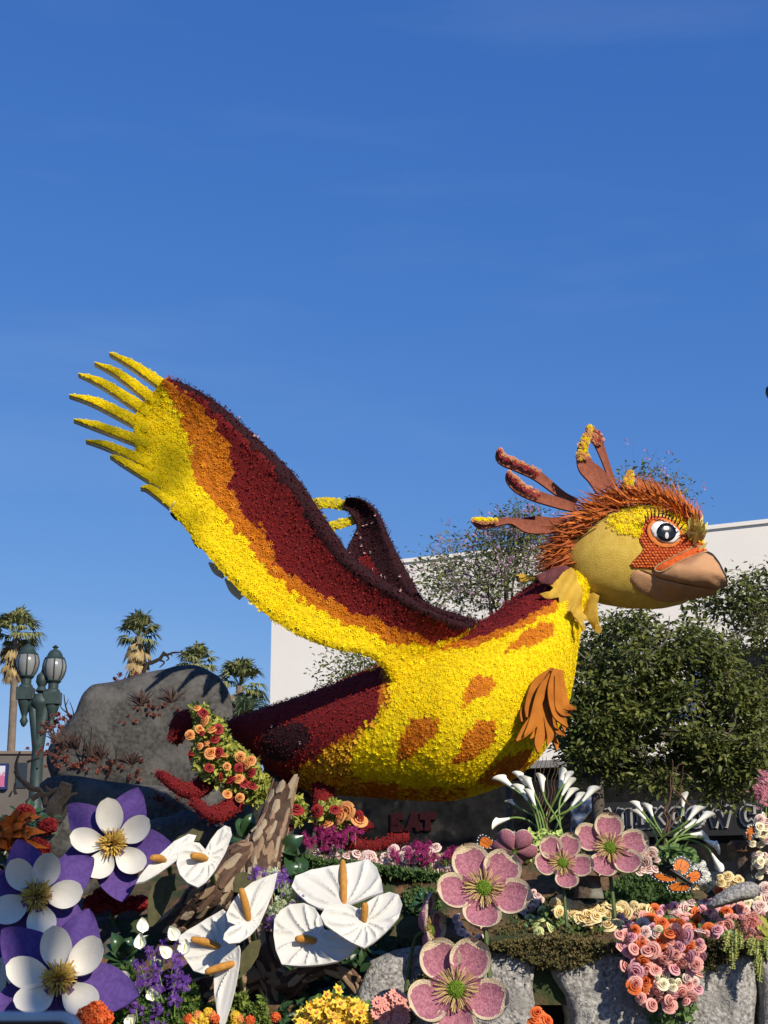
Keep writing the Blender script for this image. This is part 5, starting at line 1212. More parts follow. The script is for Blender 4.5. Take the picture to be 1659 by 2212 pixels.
# butterflies
M_MON = mat('monarch_orange', (.62, .17, .015), (.5, .11, .01), rough=.6, nscale=20)
def butterfly(wings, joints, body, y, normals, label, stick=None):
    c = pt(*np.mean(wings[0], 0), y); root = thing('butterfly', label, 'butterfly', c)
    for w, j, nrm in zip(wings, joints, normals):
        n = unit(np.asarray(nrm, float)); pl = on_plane(pt(j[0], j[1], y), n)
        V, F, _, _ = patch(w, pl, n, .006, 6); wo = MB().add(V, F).build('wing', M_BLACK, root, smooth=False)
        w = np.array(w); j = np.array(j); k = len(w); ce = w.mean(0)
        order = [i for i in range(k)]
        for i in order:
            p, q = w[i], w[(i+1) % k]
            if np.linalg.norm((p+q)/2-j) < 8: continue
            g = lambda a, t: j+(a-j)*t
            cell = [g(p, .2), g(p, .86), g(q, .86), g(q, .2)]; cm = np.mean(cell, 0); cell = [cm+(x-cm)*.84 for x in cell]
            P = np.array(cell); Q = pl(P[:, 0], P[:, 1])+n*.003
            fc = (0, 1, 2, 3)
            V, G = slab(Q, [fc if np.dot(np.cross(Q[1]-Q[0], Q[2]-Q[0]), n) > 0 else fc[::-1]], np.tile(n, (4, 1)), .0025); MB().add(V, G).build('wing_cell', M_MON, wo, smooth=False)
            for t in (.25, .75):
                d = g(p*(1-t)+q*t, .945); Q = pl(d[0:1], d[1:2])+n*.003; V, G = lathe([(.0045, -.002), (.004, .002)], 6); V = V @ np.array([unit(np.cross(n, [0, 0, 1.])), np.cross(n, unit(np.cross(n, [0, 0, 1.]))), n])+Q
                MB().add(V, G).build('white_dot', M_WHITE, wo, smooth=False)
    P = [pt(u, v, y-.012) for u, v in body]
    MB().add(*tube([P[0], P[0]*.7+P[1]*.3, P[0]*.3+P[1]*.7, P[1]], [.008, .016, .015, .008], 8, 12)).build('body', M_BLACK, root)
    if stick: MB().add(*tube([pt(u, v, y+dy) for u, v, dy in stick], .004, 5, 8)).build('stick', M_BLACK, root)
butterfly([c5((915, 865), (902, 805), (925, 752), (985, 742), (1052, 785), (1050, 832), (1012, 892), (970, 895)), c5((1000, 912), (1055, 862), (1110, 848), (1147, 878), (1140, 922), (1100, 950), (1055, 962)), c5((925, 945), (870, 898), (785, 878), (712, 885), (740, 922), (800, 952), (880, 958)), c5((945, 945), (870, 972), (846, 1000), (880, 1032), (960, 1038), (1022, 1028), (1048, 1002), (1030, 972))],
  [c5((945, 890))[0], c5((1010, 930))[0], c5((920, 915))[0], c5((985, 960))[0]], c5((882, 852), (1062, 972)), 9.95, [(.1, -.9, .4), (.5, -.85, .3), (-.3, -.7, .65), (0, -.95, -.2)],
  'orange monarch butterfly with spread wings above the pink roses', [c5((1010, 930))[0]+(0.01,), c5((1060, 1060))[0]+(.05,), c5((1135, 1165))[0]+(.12,)])
butterfly([c4((640, 600), (572, 575), (575, 520), (605, 482), (660, 498), (715, 545), (730, 590), (700, 602)), c4((770, 602), (785, 550), (830, 492), (888, 452), (892, 500), (855, 560), (800, 612))],
  [c4((720, 610))[0], c4((770, 612))[0]], c4((745, 560), (742, 640)), 10.75, [(-.2, -.95, .1), (.4, -.9, .1)], 'orange monarch butterfly perched behind a mauve anemone')
butterfly([c5((1480, 570), (1500, 520), (1540, 492), (1568, 510), (1560, 560), (1520, 590)), c5((1490, 590), (1530, 585), (1550, 610), (1510, 625))], [c5((1490, 590))[0], c5((1490, 598))[0]], c5((1470, 580), (1500, 620)), 10.5, [(-.2, -.95, .1), (0, -.9, -.3)], 'small orange butterfly on the cream buds')

# ------------------------------------------------------------------ bark-covered trunk
M_BK0 = mat('dark_bark_core', (.085, .05, .033), (.05, .03, .02), rough=.95, nscale=18, bump=.8, bscale=30)
BKM = [mat('tan_bark', (.34, .23, .14), (.24, .15, .09), rough=.9, nscale=14, bump=.5, bscale=50), mat('cream_bark', (.42, .33, .22), (.32, .24, .15), rough=.9, nscale=14, bump=.5, bscale=50), mat('brown_bark', (.17, .10, .065), (.11, .065, .04), rough=.9, nscale=14, bump=.5, bscale=50)]
STUMP = thing('bark_trunk', 'gnarled artificial tree trunk clad in loose bark plates among the anthuriums', 'tree trunk', pt(560, 2200, 10.5))
r = np.random.default_rng(17); s_ = .3307*mpp(10.4)
limbs = [('trunk', [(700, 62), (655, 220), (605, 380), (560, 500), (520, 620)], [78, 88, 104, 128, 138], [11.0, 11.0, 10.9, 10.8, 10.75]),
 ('trunk', [(545, 540), (430, 565), (330, 650), (240, 770), (150, 870), (60, 940), (-60, 1010)], [105, 118, 138, 150, 130, 110, 85], [10.8, 10.75, 10.7, 10.65, 10.7, 10.75, 10.8]),
 ('trunk', [(540, 560), (520, 720), (505, 880), (535, 1050), (585, 1250), (640, 1420), (680, 1660)], [115, 108, 105, 98, 98, 80, 70], [10.75, 10.6, 10.5, 10.45, 10.4, 10.35, 10.3]),
 ('root', [(600, 1335), (720, 1372), (850, 1305), (960, 1268), (1080, 1302), (1180, 1400), (1240, 1560), (1265, 1720)], [88, 76, 50, 36, 36, 40, 42, 44], [10.38, 10.3, 10.2, 10.15, 10.1, 10.08, 10.06, 10.05]),
 ('log', [(560, 1290), (400, 1370), (250, 1405), (150, 1425)], [60, 62, 70, 76], [10.4, 10.3, 10.2, 10.1])]
def plate_mesh(k, m):
    rr = np.random.default_rng(k); n = 9; a = np.linspace(0, 2*np.pi, n, endpoint=False); q = 1+rr.normal(size=n)*.16
    X = np.sign(np.cos(a))*np.abs(np.cos(a))**.7*q; Y = np.sin(a)*q; bot = np.stack([X, Y, -.25*np.ones(n)-(X*X)*.35], -1); tp = np.stack([X*.9, Y*.93, .28+rr.normal(size=n)*.06-(X*X)*.35], -1)
    return MB().add(np.vstack([bot, tp, [[0, 0, .36]]]), [(i, (i+1) % n, n+(i+1) % n, n+i) for i in range(n)]+[(n+i, n+(i+1) % n, 2*n) for i in range(n)]+[tuple(range(n))[::-1]]).mesh('bark_plate', [m], smooth=False)
PL = [[plate_mesh(10*j+k, m) for k in range(5)] for j, m in enumerate(BKM)]
count = 0
for (nm, path, rad, ys) in limbs:
    uv = c3(*path); P = np.array([pt(u, v, y) for (u, v), y in zip(uv, ys)]); R = np.array(rad)*s_
    Q = catmull(np.hstack([P, R[:, None]]), 40); P, R = Q[:, :3], Q[:, 3]; V, F = tube(P, R, 18)
    V = V+unit(V-np.repeat(P, 18, 0))*wobble(V, .012, 9, 2)[:, None]
    f = F[18*12]
    if np.dot(np.cross(V[f[1]]-V[f[0]], V[f[2]]-V[f[0]]), V[f[0]]-P[12]) < 0: F = [x[::-1] for x in F]
    lo = MB().add(V, F).build(nm, M_BK0, STUMP)
    S, N = sample(V, F[:-2], .074, 5); T = unit(np.gradient(P, axis=0))
    for p, n in zip(S, N):
        if n[1] > .35 or count > 330: continue
        t = T[np.argmin(np.linalg.norm(P-p, axis=1))]; t = unit(t-n*np.dot(t, n)+r.normal(size=3)*.08); x = np.cross(t, n)
        L, W = r.uniform(.055, .10), r.uniform(.017, .032); j = r.choice(3, p=[.45, .3, .25]); H = r.uniform(.016, .034)
        M = Matrix(((x[0]*W, t[0]*L, n[0]*H, p[0]+n[0]*.004), (x[1]*W, t[1]*L, n[1]*H, p[1]+n[1]*.004), (x[2]*W, t[2]*L, n[2]*H, p[2]+n[2]*.004), (0, 0, 0, 1)))
        put('bark_plate', PL[j][r.integers(5)], lo, M=Matrix.Translation(-Vector(wloc(STUMP))) @ M); count += 1
V, F, _, _ = patch(c3((1195, 1345), (1245, 1295), (1285, 1262), (1330, 1330), (1372, 1425), (1320, 1442), (1262, 1485), (1240, 1430)), on_plane(pt(*c3((1280, 1380))[0], 10.0), (.1, -.9, .4)), (.1, -.9, .4), .05, 8)
MB().add(V, F).build('brown_root_panel', mat('brown_felt', (.20, .085, .035), (.16, .065, .028), rough=.95, nscale=30, bump=.3), STUMP)
# ------------------------------------------------------------------ fresh flowers and foliage
def bloom_mat(n, c, c_dark=None, c_light=None): return mat(n, c, c_dark or tuple(x*.75 for x in c), rough=.6, nscale=25, trans=.18, spec=.2, tint=True, col3=c_light or tuple(min(.9, x*1.3+.03) for x in c))
RC = {'yellow': bloom_mat('yellow_rose', (.80, .60, .24), (.74, .48, .13), (.84, .72, .42)), 'cream': bloom_mat('cream_rose', (.72, .62, .42), (.6, .52, .3)), 'lime': bloom_mat('lime_rose', (.55, .6, .25)),
 'blush': bloom_mat('blush_rose', (.72, .47, .42), (.66, .36, .32), (.80, .66, .58)), 'pink': bloom_mat('pink_rose', (.66, .24, .30), (.55, .16, .22), (.75, .42, .45)), 'coral': bloom_mat('coral_rose', (.70, .25, .22), (.60, .16, .14), (.80, .45, .38)),
 'vermilion': bloom_mat('vermilion_rose', (.62, .085, .02), (.5, .05, .015), (.72, .19, .05)), 'orange': bloom_mat('orange_rose', (.68, .22, .05), (.56, .14, .03), (.8, .4, .14)), 'red': bloom_mat('red_rose', (.24, .012, .015), (.15, .008, .01), (.34, .03, .03)),
 'magenta': bloom_mat('magenta_bloom', (.26, .012, .10), (.18, .008, .07), (.4, .04, .18)), 'violet': bloom_mat('violet_bloom', (.16, .05, .36), (.11, .03, .28), (.27, .12, .46)), 'daisy': bloom_mat('daisy_yellow', (.8, .5, .02), (.7, .36, .01), (.85, .68, .1)),
 'salmon': bloom_mat('salmon_pink', (.72, .26, .20), (.6, .18, .14), (.8, .44, .36)), 'flame': bloom_mat('flame_orange', (.68, .10, .02), (.55, .06, .015), (.78, .2, .05)), 'white': bloom_mat('white_bloom', (.76, .76, .66), (.66, .68, .5))}
def rose_mb(seed):
    r = np.random.default_rng(seed); b = MB(); op = (.72, .86, 1.0, 1.08, 1.16)[seed % 5]
    for l, (n, r0, r1, h, z0, t) in enumerate(((3, .08, .20, .95, .15, .15), (3, .18, .36, .92, .05, .3), (4, .28, .62, .82, 0, .55), (5, .30, .95, .60, -.05, .9))):
        for i in range(n):
            a = 2*math.pi*i/n+l*1.1+r.normal()*.1; w = 2*math.pi/n*.68; rows = []
            for s in (0, .5, .85, 1):
                for q in (-1, -.4, .4, 1):
                    an = a+q*w*(.75 if s > .9 else 1); rad = (r0+(r1*op-r0)*(s**1.3))*(1-.06*abs(q))+(.06*l*(s > .9)); z = z0+h*(1.7-.7*op)*math.sin(s*1.45)-(.16*l/3*(s > .9))-.10*abs(q)**2*s
                    rows.append((rad*math.cos(an), rad*math.sin(an), z))
            b.add(rows, grid_faces(4, 4), tint=t*.8+r.random()*.15)
    b.add(*lathe([(.05, -.5), (.30, -.1), (.34, .15), (.1, .2)], 7), tint=.1)
    return b
_rm = {}
def rose_me(c, k):
    if (c, k) not in _rm: _rm[(c, k)] = rose_mb(100+k).mesh(c+'_rose', [RC[c]])
    return _rm[(c, k)]
r = np.random.default_rng(41); NROSE = 0
def rose(u, v, c, label, group, y=None, R=.040, out=.02, face=(0, -.85, .5), name='rose', cat='rose'):
    global NROSE
    if y is None:
        p, n = hit(BV, u, v)
        if p is None: p = pt(u, v, 10.6)
        d = unit(ray(u, v)); p = p-d*(out+R*.45)
    else: p = pt(u, v, y)
    nn = unit(np.asarray(face)+r.normal(size=3)*.42); s = R*r.uniform(.78, 1.18)
    o = put(name, rose_me(c, int(r.integers(5))), None, M=frame_matrix(p-nn*s*.5, nn, scale=s, spin=r.random()*6)); NROSE += 1
    return tag(o, label, cat, group)
for q in c5((20, 1110), (60, 1160), (130, 1220), (185, 1240), (245, 1280), (190, 1160), (270, 1170), (340, 1180), (400, 1210), (395, 1290), (430, 1150), (345, 1120), (500, 1160), (530, 1200), (570, 1170), (595, 1140), (650, 1180), (685, 1160), (725, 1190), (10, 1190), (460, 1285), (300, 1225), (150, 1150), (110, 1180), (60, 1100), (230, 1210), (470, 1200))+c4((1215, 1060), (1260, 1040), (1230, 1120), (1310, 1100), (1360, 1070), (1370, 1150), (1440, 1070), (1430, 1170), (1490, 1220), (1540, 1080), (1500, 1100), (1400, 1110), (1290, 1060)):
    rose(*q, 'yellow', 'pale yellow rose in the row along the mossy ledge', 'yellow roses along the ledge', R=.045, out=.05+.05*r.random())
for q in c5((1100, 980), (1150, 990), (1180, 1005), (1240, 985), (1280, 910), (1340, 905), (1400, 930), (1430, 935), (1340, 955), (1380, 970), (1210, 990), (1290, 950)):
    rose(*q, 'yellow', 'pale yellow rose behind the grey stone right of the butterfly', 'yellow roses beyond the butterfly', R=.036)
for q in c4((1010, 1160), (1110, 1110), (1100, 1180), (1080, 1285), (1180, 1250), (1060, 1230)): rose(*q, 'lime', 'pale green rose under the large mauve anemone', 'pale green roses', R=.034, out=.05)
for q in c4((1040, 960), (1075, 990), (1050, 1050), (1095, 1020), (980, 1110), (1010, 1000), (1030, 1090), (960, 1130), (400, 1170), (450, 1285), (500, 1320), (560, 1360), (600, 1350), (420, 1230)): rose(*q, 'blush', 'small blush rose tucked behind the large mauve anemone', 'blush roses by the anemone', R=.032, out=.04)
for q in c5((740, 720), (780, 780), (720, 840), (760, 850), (690, 790), (640, 870), (670, 850), (700, 740)): rose(*q, 'blush', 'blush rose between the mauve anemone and the monarch butterfly', 'blush roses by the butterfly', y=10.5, R=.036)
CASC = {'pink': ((830, 1170), (880, 1150), (920, 1155), (500, 1250), (540, 1300), (580, 1385), (1010, 1380), (960, 1460), (1230, 1140), (1260, 1330), (1290, 1130), (600, 1590), (610, 1660), (920, 1645), (1040, 1540), (1320, 1075), (1190, 1150), (470, 1240)),
 'blush': ((1120, 1340), (1440, 1045), (660, 1290), (1000, 1160), (1060, 1110), (770, 1365), (690, 1345), (1640, 1000), (1640, 1085), (1480, 1170), (1600, 1140), (1560, 1190)),
 'coral': ((480, 1370), (600, 1480), (740, 1490), (700, 1500), (890, 1410), (870, 1515), (870, 1605), (770, 1645), (690, 1640), (1090, 1605), (980, 1580), (1030, 1760), (975, 1820), (1010, 1900), (870, 1885), (780, 1805), (650, 1870), (740, 1925), (515, 1615), (1200, 1190), (1250, 1250), (1340, 1290), (1400, 1160), (1450, 1160), (1350, 1125), (930, 1520), (610, 1750), (660, 1400), (940, 1350), (1280, 1280), (1530, 1340), (880, 1930), (690, 1230), (840, 1560)),
 'vermilion': ((740, 1250), (820, 1275), (900, 1270), (960, 1295), (1090, 1200), (1090, 1260), (1330, 1190), (660, 1440), (790, 1420), (800, 1530), (670, 1570), (690, 1740), (605, 1330), (880, 1360), (1190, 1330), (1050, 1310), (1030, 1470), (600, 1775), (720, 1700), (1280, 1025), (760, 1170), (720, 1280), (640, 1800)),
 'cream': ((840, 1700), (780, 1710), (830, 1760), (880, 1785), (910, 1785), (950, 1750), (870, 1740), (1500, 1070), (1540, 1060), (1580, 1100), (1520, 1115), (1560, 1140), (1500, 1120), (790, 1330), (1040, 1190), (900, 1740))}
for c, L in CASC.items():
    for x, y in L:
        if 1 < 2: rose(*c5((x, y))[0], c, {'pink': 'lilac pink rose in the cascade over the grey ledge', 'blush': 'pale blush rose in the cascade over the grey ledge', 'coral': 'coral pink rose in the cascade over the grey ledge', 'vermilion': 'orange red rose in the cascade over the grey ledge', 'cream': 'tiny cream spray rose in the cascade over the grey ledge'}[c], c+' roses in the cascade', R=.030 if c == 'cream' else .043, out=.05+.06*r.random(), face=(0, -.95, .28), y=None if y < 1330 else 9.70+.08*r.random())
r2 = np.random.default_rng(91); took = [c5(q)[0] for L in CASC.values() for q in L]; CP_ = np.array(c5((480, 1230), (700, 1150), (1100, 1090), (1480, 1060), (1650, 1100), (1650, 1260), (1400, 1330), (1140, 1400), (1120, 1620), (1100, 1880), (900, 1960), (720, 1960), (610, 1850), (560, 1560), (470, 1400)))
while len(took) < 175:
    q = CP_.min(0)+(CP_.max(0)-CP_.min(0))*r2.random(2)
    if not pip(CP_, q[0:1], q[1:2])[0] or min(math.hypot(q[0]-a, q[1]-b_) for a, b_ in took) < 9.5: 
        took_try = globals().get('took_try', 0)+1
        if took_try > 6000: break
        continue
    took.append(tuple(q)); c = ('coral', 'pink', 'blush', 'pink', 'coral')[int(r2.integers(5))]
    rose(q[0], q[1], c, {'pink': 'lilac pink rose in the cascade over the grey ledge', 'blush': 'pale blush rose in the cascade over the grey ledge', 'coral': 'coral pink rose in the cascade over the grey ledge', 'vermilion': 'orange red rose in the cascade over the grey ledge'}[c], c+' roses in the cascade', R=.036, face=(0, -.95, .28), out=.04, y=None if q[1] < 2008 else 9.76+.06*r2.random())
for q in cg((200, 450), (250, 510), (320, 510), (375, 440), (390, 490), (440, 470), (475, 492), (505, 480), (555, 505), (562, 470), (600, 510), (650, 490), (710, 530), (760, 550), (820, 500), (810, 550), (860, 568), (880, 432), (930, 560), (1000, 430), (940, 480), (1000, 590), (1080, 597), (1160, 612), (1240, 580), (1250, 412), (1290, 500), (1300, 622), (1370, 625), (1180, 452), (1060, 495), (540, 530), (640, 525), (990, 490), (1190, 560), (680, 500)):
    rose(*q, 'blush', 'pale pink rose in the garland under the belly of the bird', 'pale pink garland roses', y=11.05+.08*r.random(), R=.042)
for q in c4((1070, 1945), (1150, 2010), (1055, 2015), (1110, 1990)): rose(*q, 'flame', 'flame orange rose at the foot of the dark cleft', 'flame orange roses', y=9.72, R=.042)
# sash of foliage and roses round the tail and by the foot
M_CHART = mat('chartreuse_leaf', (.22, .26, .035), (.13, .17, .025), rough=.6, tint=True, col3=(.42, .42, .08), trans=.2)
M_GRN = mat('fresh_green_leaf', (.06, .13, .03), (.04, .09, .02), rough=.5, tint=True, col3=(.13, .22, .05), trans=.2, spec=.4)
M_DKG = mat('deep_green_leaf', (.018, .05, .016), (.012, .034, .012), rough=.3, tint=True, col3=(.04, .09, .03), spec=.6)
def fill(name, label, cat, poly, n, size, m, y=None, dy=.1, tmpl=T_LEAF, face=(0, -.7, .6), spread=.6, group=None, out=.02, seed=0):
    rr = np.random.default_rng(seed+abs(int(poly[0][0]))); poly = np.array(poly); lo, hi = poly.min(0), poly.max(0); P = []
    while len(P) < n:
        q = lo+(hi-lo)*rr.random((n, 2)); q = q[pip(poly, q[:, 0], q[:, 1])]
        for a in q:
            if y is None:
                p, _ = hit(BV, *a); p = pt(a[0], a[1], 10.6) if p is None else p
                p = p-unit(ray(*a))*(out+dy*rr.random())
            else: p = pt(a[0], a[1], y+dy*(rr.random()*2-1))
            P.append(p)
    P = np.array(P[:n]); b = MB(); b.many(*tmpl, P, unit(np.asarray(face, float)+rr.normal(size=(n, 3))*spread), size*rr.uniform(.6, 1.25, n), tint=rr.random(n))
    root = thing(name, label, cat, P.mean(0)-[0, 0, .1], group); b.build('leaves', m, root, smooth=False, kind='stuff'); return root
SASH = ct((480, 420), (620, 410), (770, 570), (860, 740), (1100, 940), (1230, 1150), (1150, 1360), (1060, 1360), (990, 1300), (780, 1190), (550, 1080), (490, 950), (500, 720), (530, 600))
fill('foliage_sash', 'yellow green leafy sash with roses wrapped round the tail', 'garland', SASH, 2300, .055, M_CHART, 12.72, .16, spread=.8)
fill('foliage_sash', 'yellow green leaves hanging right of the bark trunk top', 'garland', ct((1420, 1240), (1520, 1290), (1555, 1400), (1530, 1520), (1440, 1530), (1370, 1450), (1390, 1330)), 320, .05, M_CHART, 12.3, .1, spread=.8)
fill('foliage_sash', 'yellow green leafy cuff with roses above the red toes', 'garland', cg((160, 140), (250, 40), (330, 0), (440, 30), (540, 90), (600, 150), (640, 190), (520, 230), (330, 250), (220, 210)), 520, .05, M_CHART, 12.2, .1, spread=.8)
for q in ct((535, 445), (600, 560), (560, 640), (675, 640), (625, 780), (560, 800), (665, 860), (790, 885), (815, 990), (940, 900), (1000, 975), (1035, 935), (925, 1100), (820, 1245), (935, 1280), (470, 695), (1450, 1430)): rose(*q, 'orange', 'orange rose in the leafy sash round the tail', 'orange roses in the tail sash', y=12.52, R=.043)
for q in ct((595, 490), (580, 680), (700, 735), (475, 880), (730, 860), (650, 1000), (930, 1000), (1040, 1045), (980, 1140), (1050, 1165), (845, 1110), (765, 1090), (735, 640), (1455, 1375), (1380, 1535), (1640, 1400)): rose(*q, 'red', 'dark red rose in the leafy sash round the tail', 'red roses in the tail sash', y=12.52, R=.043)
for q in cg((215, 95), (375, 80), (560, 155), (35, 75)): rose(*q, 'red', 'dark red rose in the cuff above the red toes', 'red roses in the foot cuff', y=12.05, R=.05)
for q in cg((415, 150), (470, 95), (310, 215), (590, 170)): rose(*q, 'orange', 'orange rose in the cuff above the red toes', 'orange roses in the foot cuff', y=12.05, R=.055)
# greenery under the roses
fill('ledge_foliage', 'green leaves under the yellow rose row', 'foliage', c4((1180, 1050), (1700, 1060), (1700, 1280), (1500, 1300), (1200, 1280), (980, 1250), (1000, 1150)), 260, .045, M_GRN, dy=.04)
fill('cascade_foliage', 'green leaves showing through the rose cascade', 'foliage', c5((470, 1220), (1450, 1100), (1400, 1350), (1100, 1450), (1130, 1650), (1080, 1950), (1060, 2100), (720, 2100), (700, 1950), (600, 1850), (560, 1500)), 900, .05, M_GRN, dy=.04, face=(0, -.9, .3))
fill('mound_fern', 'dark green fern patch under the butterfly', 'fern', c5((370, 1080), (480, 960), (560, 900), (700, 900), (850, 960), (1050, 1050), (900, 1120), (640, 1130), (450, 1130)), 1500, .04, M_FERN, dy=.06, tmpl=T_BR, out=.0)
fill('garland_fern', 'low green fern edging below the pale pink garland', 'fern', cg((100, 500), (230, 540), (560, 560), (760, 590), (1100, 640), (1420, 680), (1400, 720), (1050, 690), (700, 620), (300, 600), (120, 580)), 1300, .035, M_FERN, y=11.0, dy=.06, tmpl=T_BR)
fill('mound_fern', 'green ferny tufts left of the large mauve anemone', 'fern', c4((-30, 1000), (60, 950), (250, 950), (280, 1110), (60, 1140)), 500, .035, M_FERN, dy=.05, tmpl=T_BR)
fill('shade_filler', 'dark filler leaves standing for shade in the hollow behind the white anthuriums', 'foliage', c3((420, 1080), (640, 980), (1000, 900), (1260, 900), (1300, 1100), (1250, 1300), (1000, 1250), (700, 1350), (450, 1450), (380, 1300)), 420, .10, M_DKG, dy=.08)  # dark leaves added to darken the lit mound as shade would
fill('shade_filler', 'dark filler leaves standing for shade in the hollow under the bark arch', 'foliage', c3((650, 1400), (900, 1300), (1100, 1340), (1200, 1500), (1240, 1700), (640, 1700)), 260, .09, M_DKG, dy=.08)  # leaf filler standing in for the black shade under the arch
# broad dark leaves
def big_leaf(name, label, leaves, m, group=None, y=10.8, cat='leafy plant'):
    root = thing(name, label, cat, pt(*leaves[0][0], y)-[0, 0, .1], group)
    for (a, b_, w) in leaves:
        P = np.array([pt(a[0], a[1], y), pt((a[0]+b_[0])/2, (a[1]+b_[1])/2-4, y-.05), pt(b_[0], b_[1], y-.02)]); n = 12
        Q = catmull(P, n); s = np.linspace(0, 1, n); W = w*mpp(y)*np.sin(np.pi*np.clip(s*.97+.02, 0, 1)**.72)**1.15+.001
        MB().add(*ribbon(Q, W, (r.normal()*.2, -.85, .5), .003, cup=.45)).build('leaf', m, root)
    return root
big_leaf('philodendron', 'glossy dark leaves right of the bark trunk', [(c3((740, 560))[0], c3((690, 470))[0], 22), (c3((700, 520))[0], c3((820, 400))[0], 20), (c3((760, 540))[0], c3((770, 700))[0], 26), (c3((700, 500))[0], c3((800, 520))[0], 18), (c3((720, 640))[0], c3((850, 620))[0], 16)], M_DKG)
big_leaf('philodendron', 'glossy green leaves behind the small white anthurium and trunk', [(c3((430, 400))[0], c3((400, 285))[0], 16), (c3((440, 390))[0], c3((490, 250))[0], 14), (c3((420, 420))[0], c3((330, 440))[0], 13), (c3((410, 430))[0], c3((450, 470))[0], 10)], M_DKG, y=11.2)
big_leaf('peace_lily', 'dark green peace lily leaves below the columbines', [(c2(a)[0], c2(b)[0], w) for a, b, w in (((800, 1190), (730, 1030), 15), ((820, 1180), (860, 1060), 13), ((810, 1200), (690, 1110), 12), ((800, 1210), (660, 1190), 11), ((790, 1220), (680, 1260), 11), ((800, 1220), (740, 1280), 13), ((820, 1210), (880, 1250), 12), ((830, 1190), (900, 1140), 11), ((780, 1150), (890, 1090), 12), ((830, 1170), (970, 1050), 10))], M_DKG, y=10.2)
big_leaf('variegated_plant', 'dark green leaves with white veins left of the large mauve anemone', [(c4(a)[0], c4(b)[0], w) for a, b, w in (((150, 1030), (20, 1090), 7), ((150, 1030), (60, 1000), 7), ((150, 1030), (110, 950), 7), ((150, 1030), (200, 960), 7), ((150, 1030), (250, 1020), 7), ((150, 1030), (240, 1090), 7), ((150, 1030), (150, 1110), 7), ((150, 1030), (60, 1130), 7), ((150, 1040), (210, 1130), 6))], mat('variegated_leaf', (.03, .085, .035), (.5, .55, .42), rough=.4, nscale=60, nmix=(.30, .36), spec=.5), y=10.15)
# callas
M_CAL = mat('calla_white', (.86, .85, .76), (.82, .82, .70), rough=.45, trans=.06, spec=.35); M_CST = mat('calla_stem', (.17, .27, .06), (.12, .2, .045), rough=.4, spec=.4)
def calla_me():
    n, m = 10, 16; rows = []
    for i in range(n):
        s = i/(n-1); R = .075+.17*s**1.15+.05*max(0, (s-.8)/.2)**1.5
        for j in range(m):
            a = 2*math.pi*j/m; lip = 1+.7*(max(0, math.cos(a))**2)*s**5; z = 1.0*s+.30*s**4*max(0, math.cos(a))-.22*s**3*max(0, -math.cos(a))
            rows.append((R*lip*math.cos(a), R*math.sin(a), z))
    b = MB(); F = grid_faces(n, m, True); b.add(rows, F); V = np.array(rows); V2 = V*[.93, .93, 1]+[0, 0, .01]; b.add(V2, [f[::-1] for f in F])
    return b.mesh('calla_flower', [M_CAL])
ME_CAL = calla_me(); ME_SPD = MB().add(*tube([(0, 0, .3), (0, 0, .6), (.01, 0, .85)], [.05, .055, .03], 7)).mesh('calla_spadix', [RC['daisy']])
def callas(name, label, base, heads, y, L=.15):
    b0 = pt(*base, y); root = thing(name, label, 'calla lilies', b0)
    for (h, k, ang) in heads:
        p = pt(h[0], h[1], y+r.normal()*.07); st = b0+[r.normal()*.05, r.normal()*.04, 0]
        d = np.array([math.cos(math.radians(ang)), .12, math.sin(math.radians(ang))]); d = unit(d); foot = p-d*L*k*.5
        ln = np.linalg.norm(foot-st); b1_ = st+np.array([(foot[0]-st[0])*.12, 0, ln*.42]); b2_ = foot-d*ln*.30; tq = np.linspace(0, 1, 16)[:, None]
        Q = st*(1-tq)**3+3*b1_*tq*(1-tq)**2+3*b2_*tq**2*(1-tq)+foot*tq**3; Q = np.vstack([Q, foot+d*.02])
        MB().add(*tube(Q, np.concatenate([np.full(14, .0075), [.0075, .009, .011]]), 6)).build('stem', M_CST, root)
        fl = put('flower', ME_CAL, root, M=Matrix.Translation(-Vector(b0)) @ frame_matrix(foot, d, up=(-d[2]*.2, -.5, -1), scale=L*k, spin=math.pi/2+r.normal()*.3))
        put('spadix', ME_SPD, fl)
C4 = lambda *p: c4(p)[0]; C5 = lambda *p: c5(p)[0]
callas('calla_lilies', 'clump of white calla lilies standing under the neck of the bird', (1184, 1806), [(C4(825, 70), 1.1, 140), (C4(950, 45), .9, 120), (C4(1010, 85), 1.0, 115), (C4(955, 155), 1.0, 120), (C4(1030, 200), .9, 110), (C4(1110, 85), .9, 95), (C4(1265, 55), 1.0, 75), (C4(1300, 45), .8, 60), (C4(1300, 115), 1.0, 60), (C4(1320, 175), .9, 55), (C4(1385, 215), .9, 50), (C4(1480, 170), 1.0, 48), (C4(870, 235), .6, 140), (C4(785, 375), .95, 195)], 11.4, .122)
callas('calla_lilies', 'clump of white calla lilies behind the monarch butterfly', (1436, 1848), [(C5(640, 365), .85, 125), (C5(660, 425), .9, 130), (C5(728, 395), .9, 110), (C5(985, 325), .9, 80), (C5(1060, 415), 1.0, 50), (C5(1135, 450), 1.0, 35), (C5(1045, 500), 1.0, 25), (C5(1100, 575), 1.0, 0), (C5(1205, 640), 1.0, -25), (C5(1240, 775), 1.0, -60)], 11.1, .112)
fill('calla_foliage', 'yellow green leaves and cream florets at the foot of the taller callas', 'foliage', c4((900, 540), (960, 480), (1080, 470), (1250, 470), (1260, 520), (1060, 560), (1040, 700), (960, 700)), 200, .05, bloom_mat('lime_hydrangea', (.42, .52, .14)), y=11.2, dy=.08)
fill('calla_foliage', 'green leaves at the foot of the callas behind the butterfly', 'foliage', c5((680, 740), (830, 690), (1000, 690), (1090, 760), (1080, 830), (900, 820), (760, 800)), 160, .07, M_GRN, y=11.0, dy=.08)
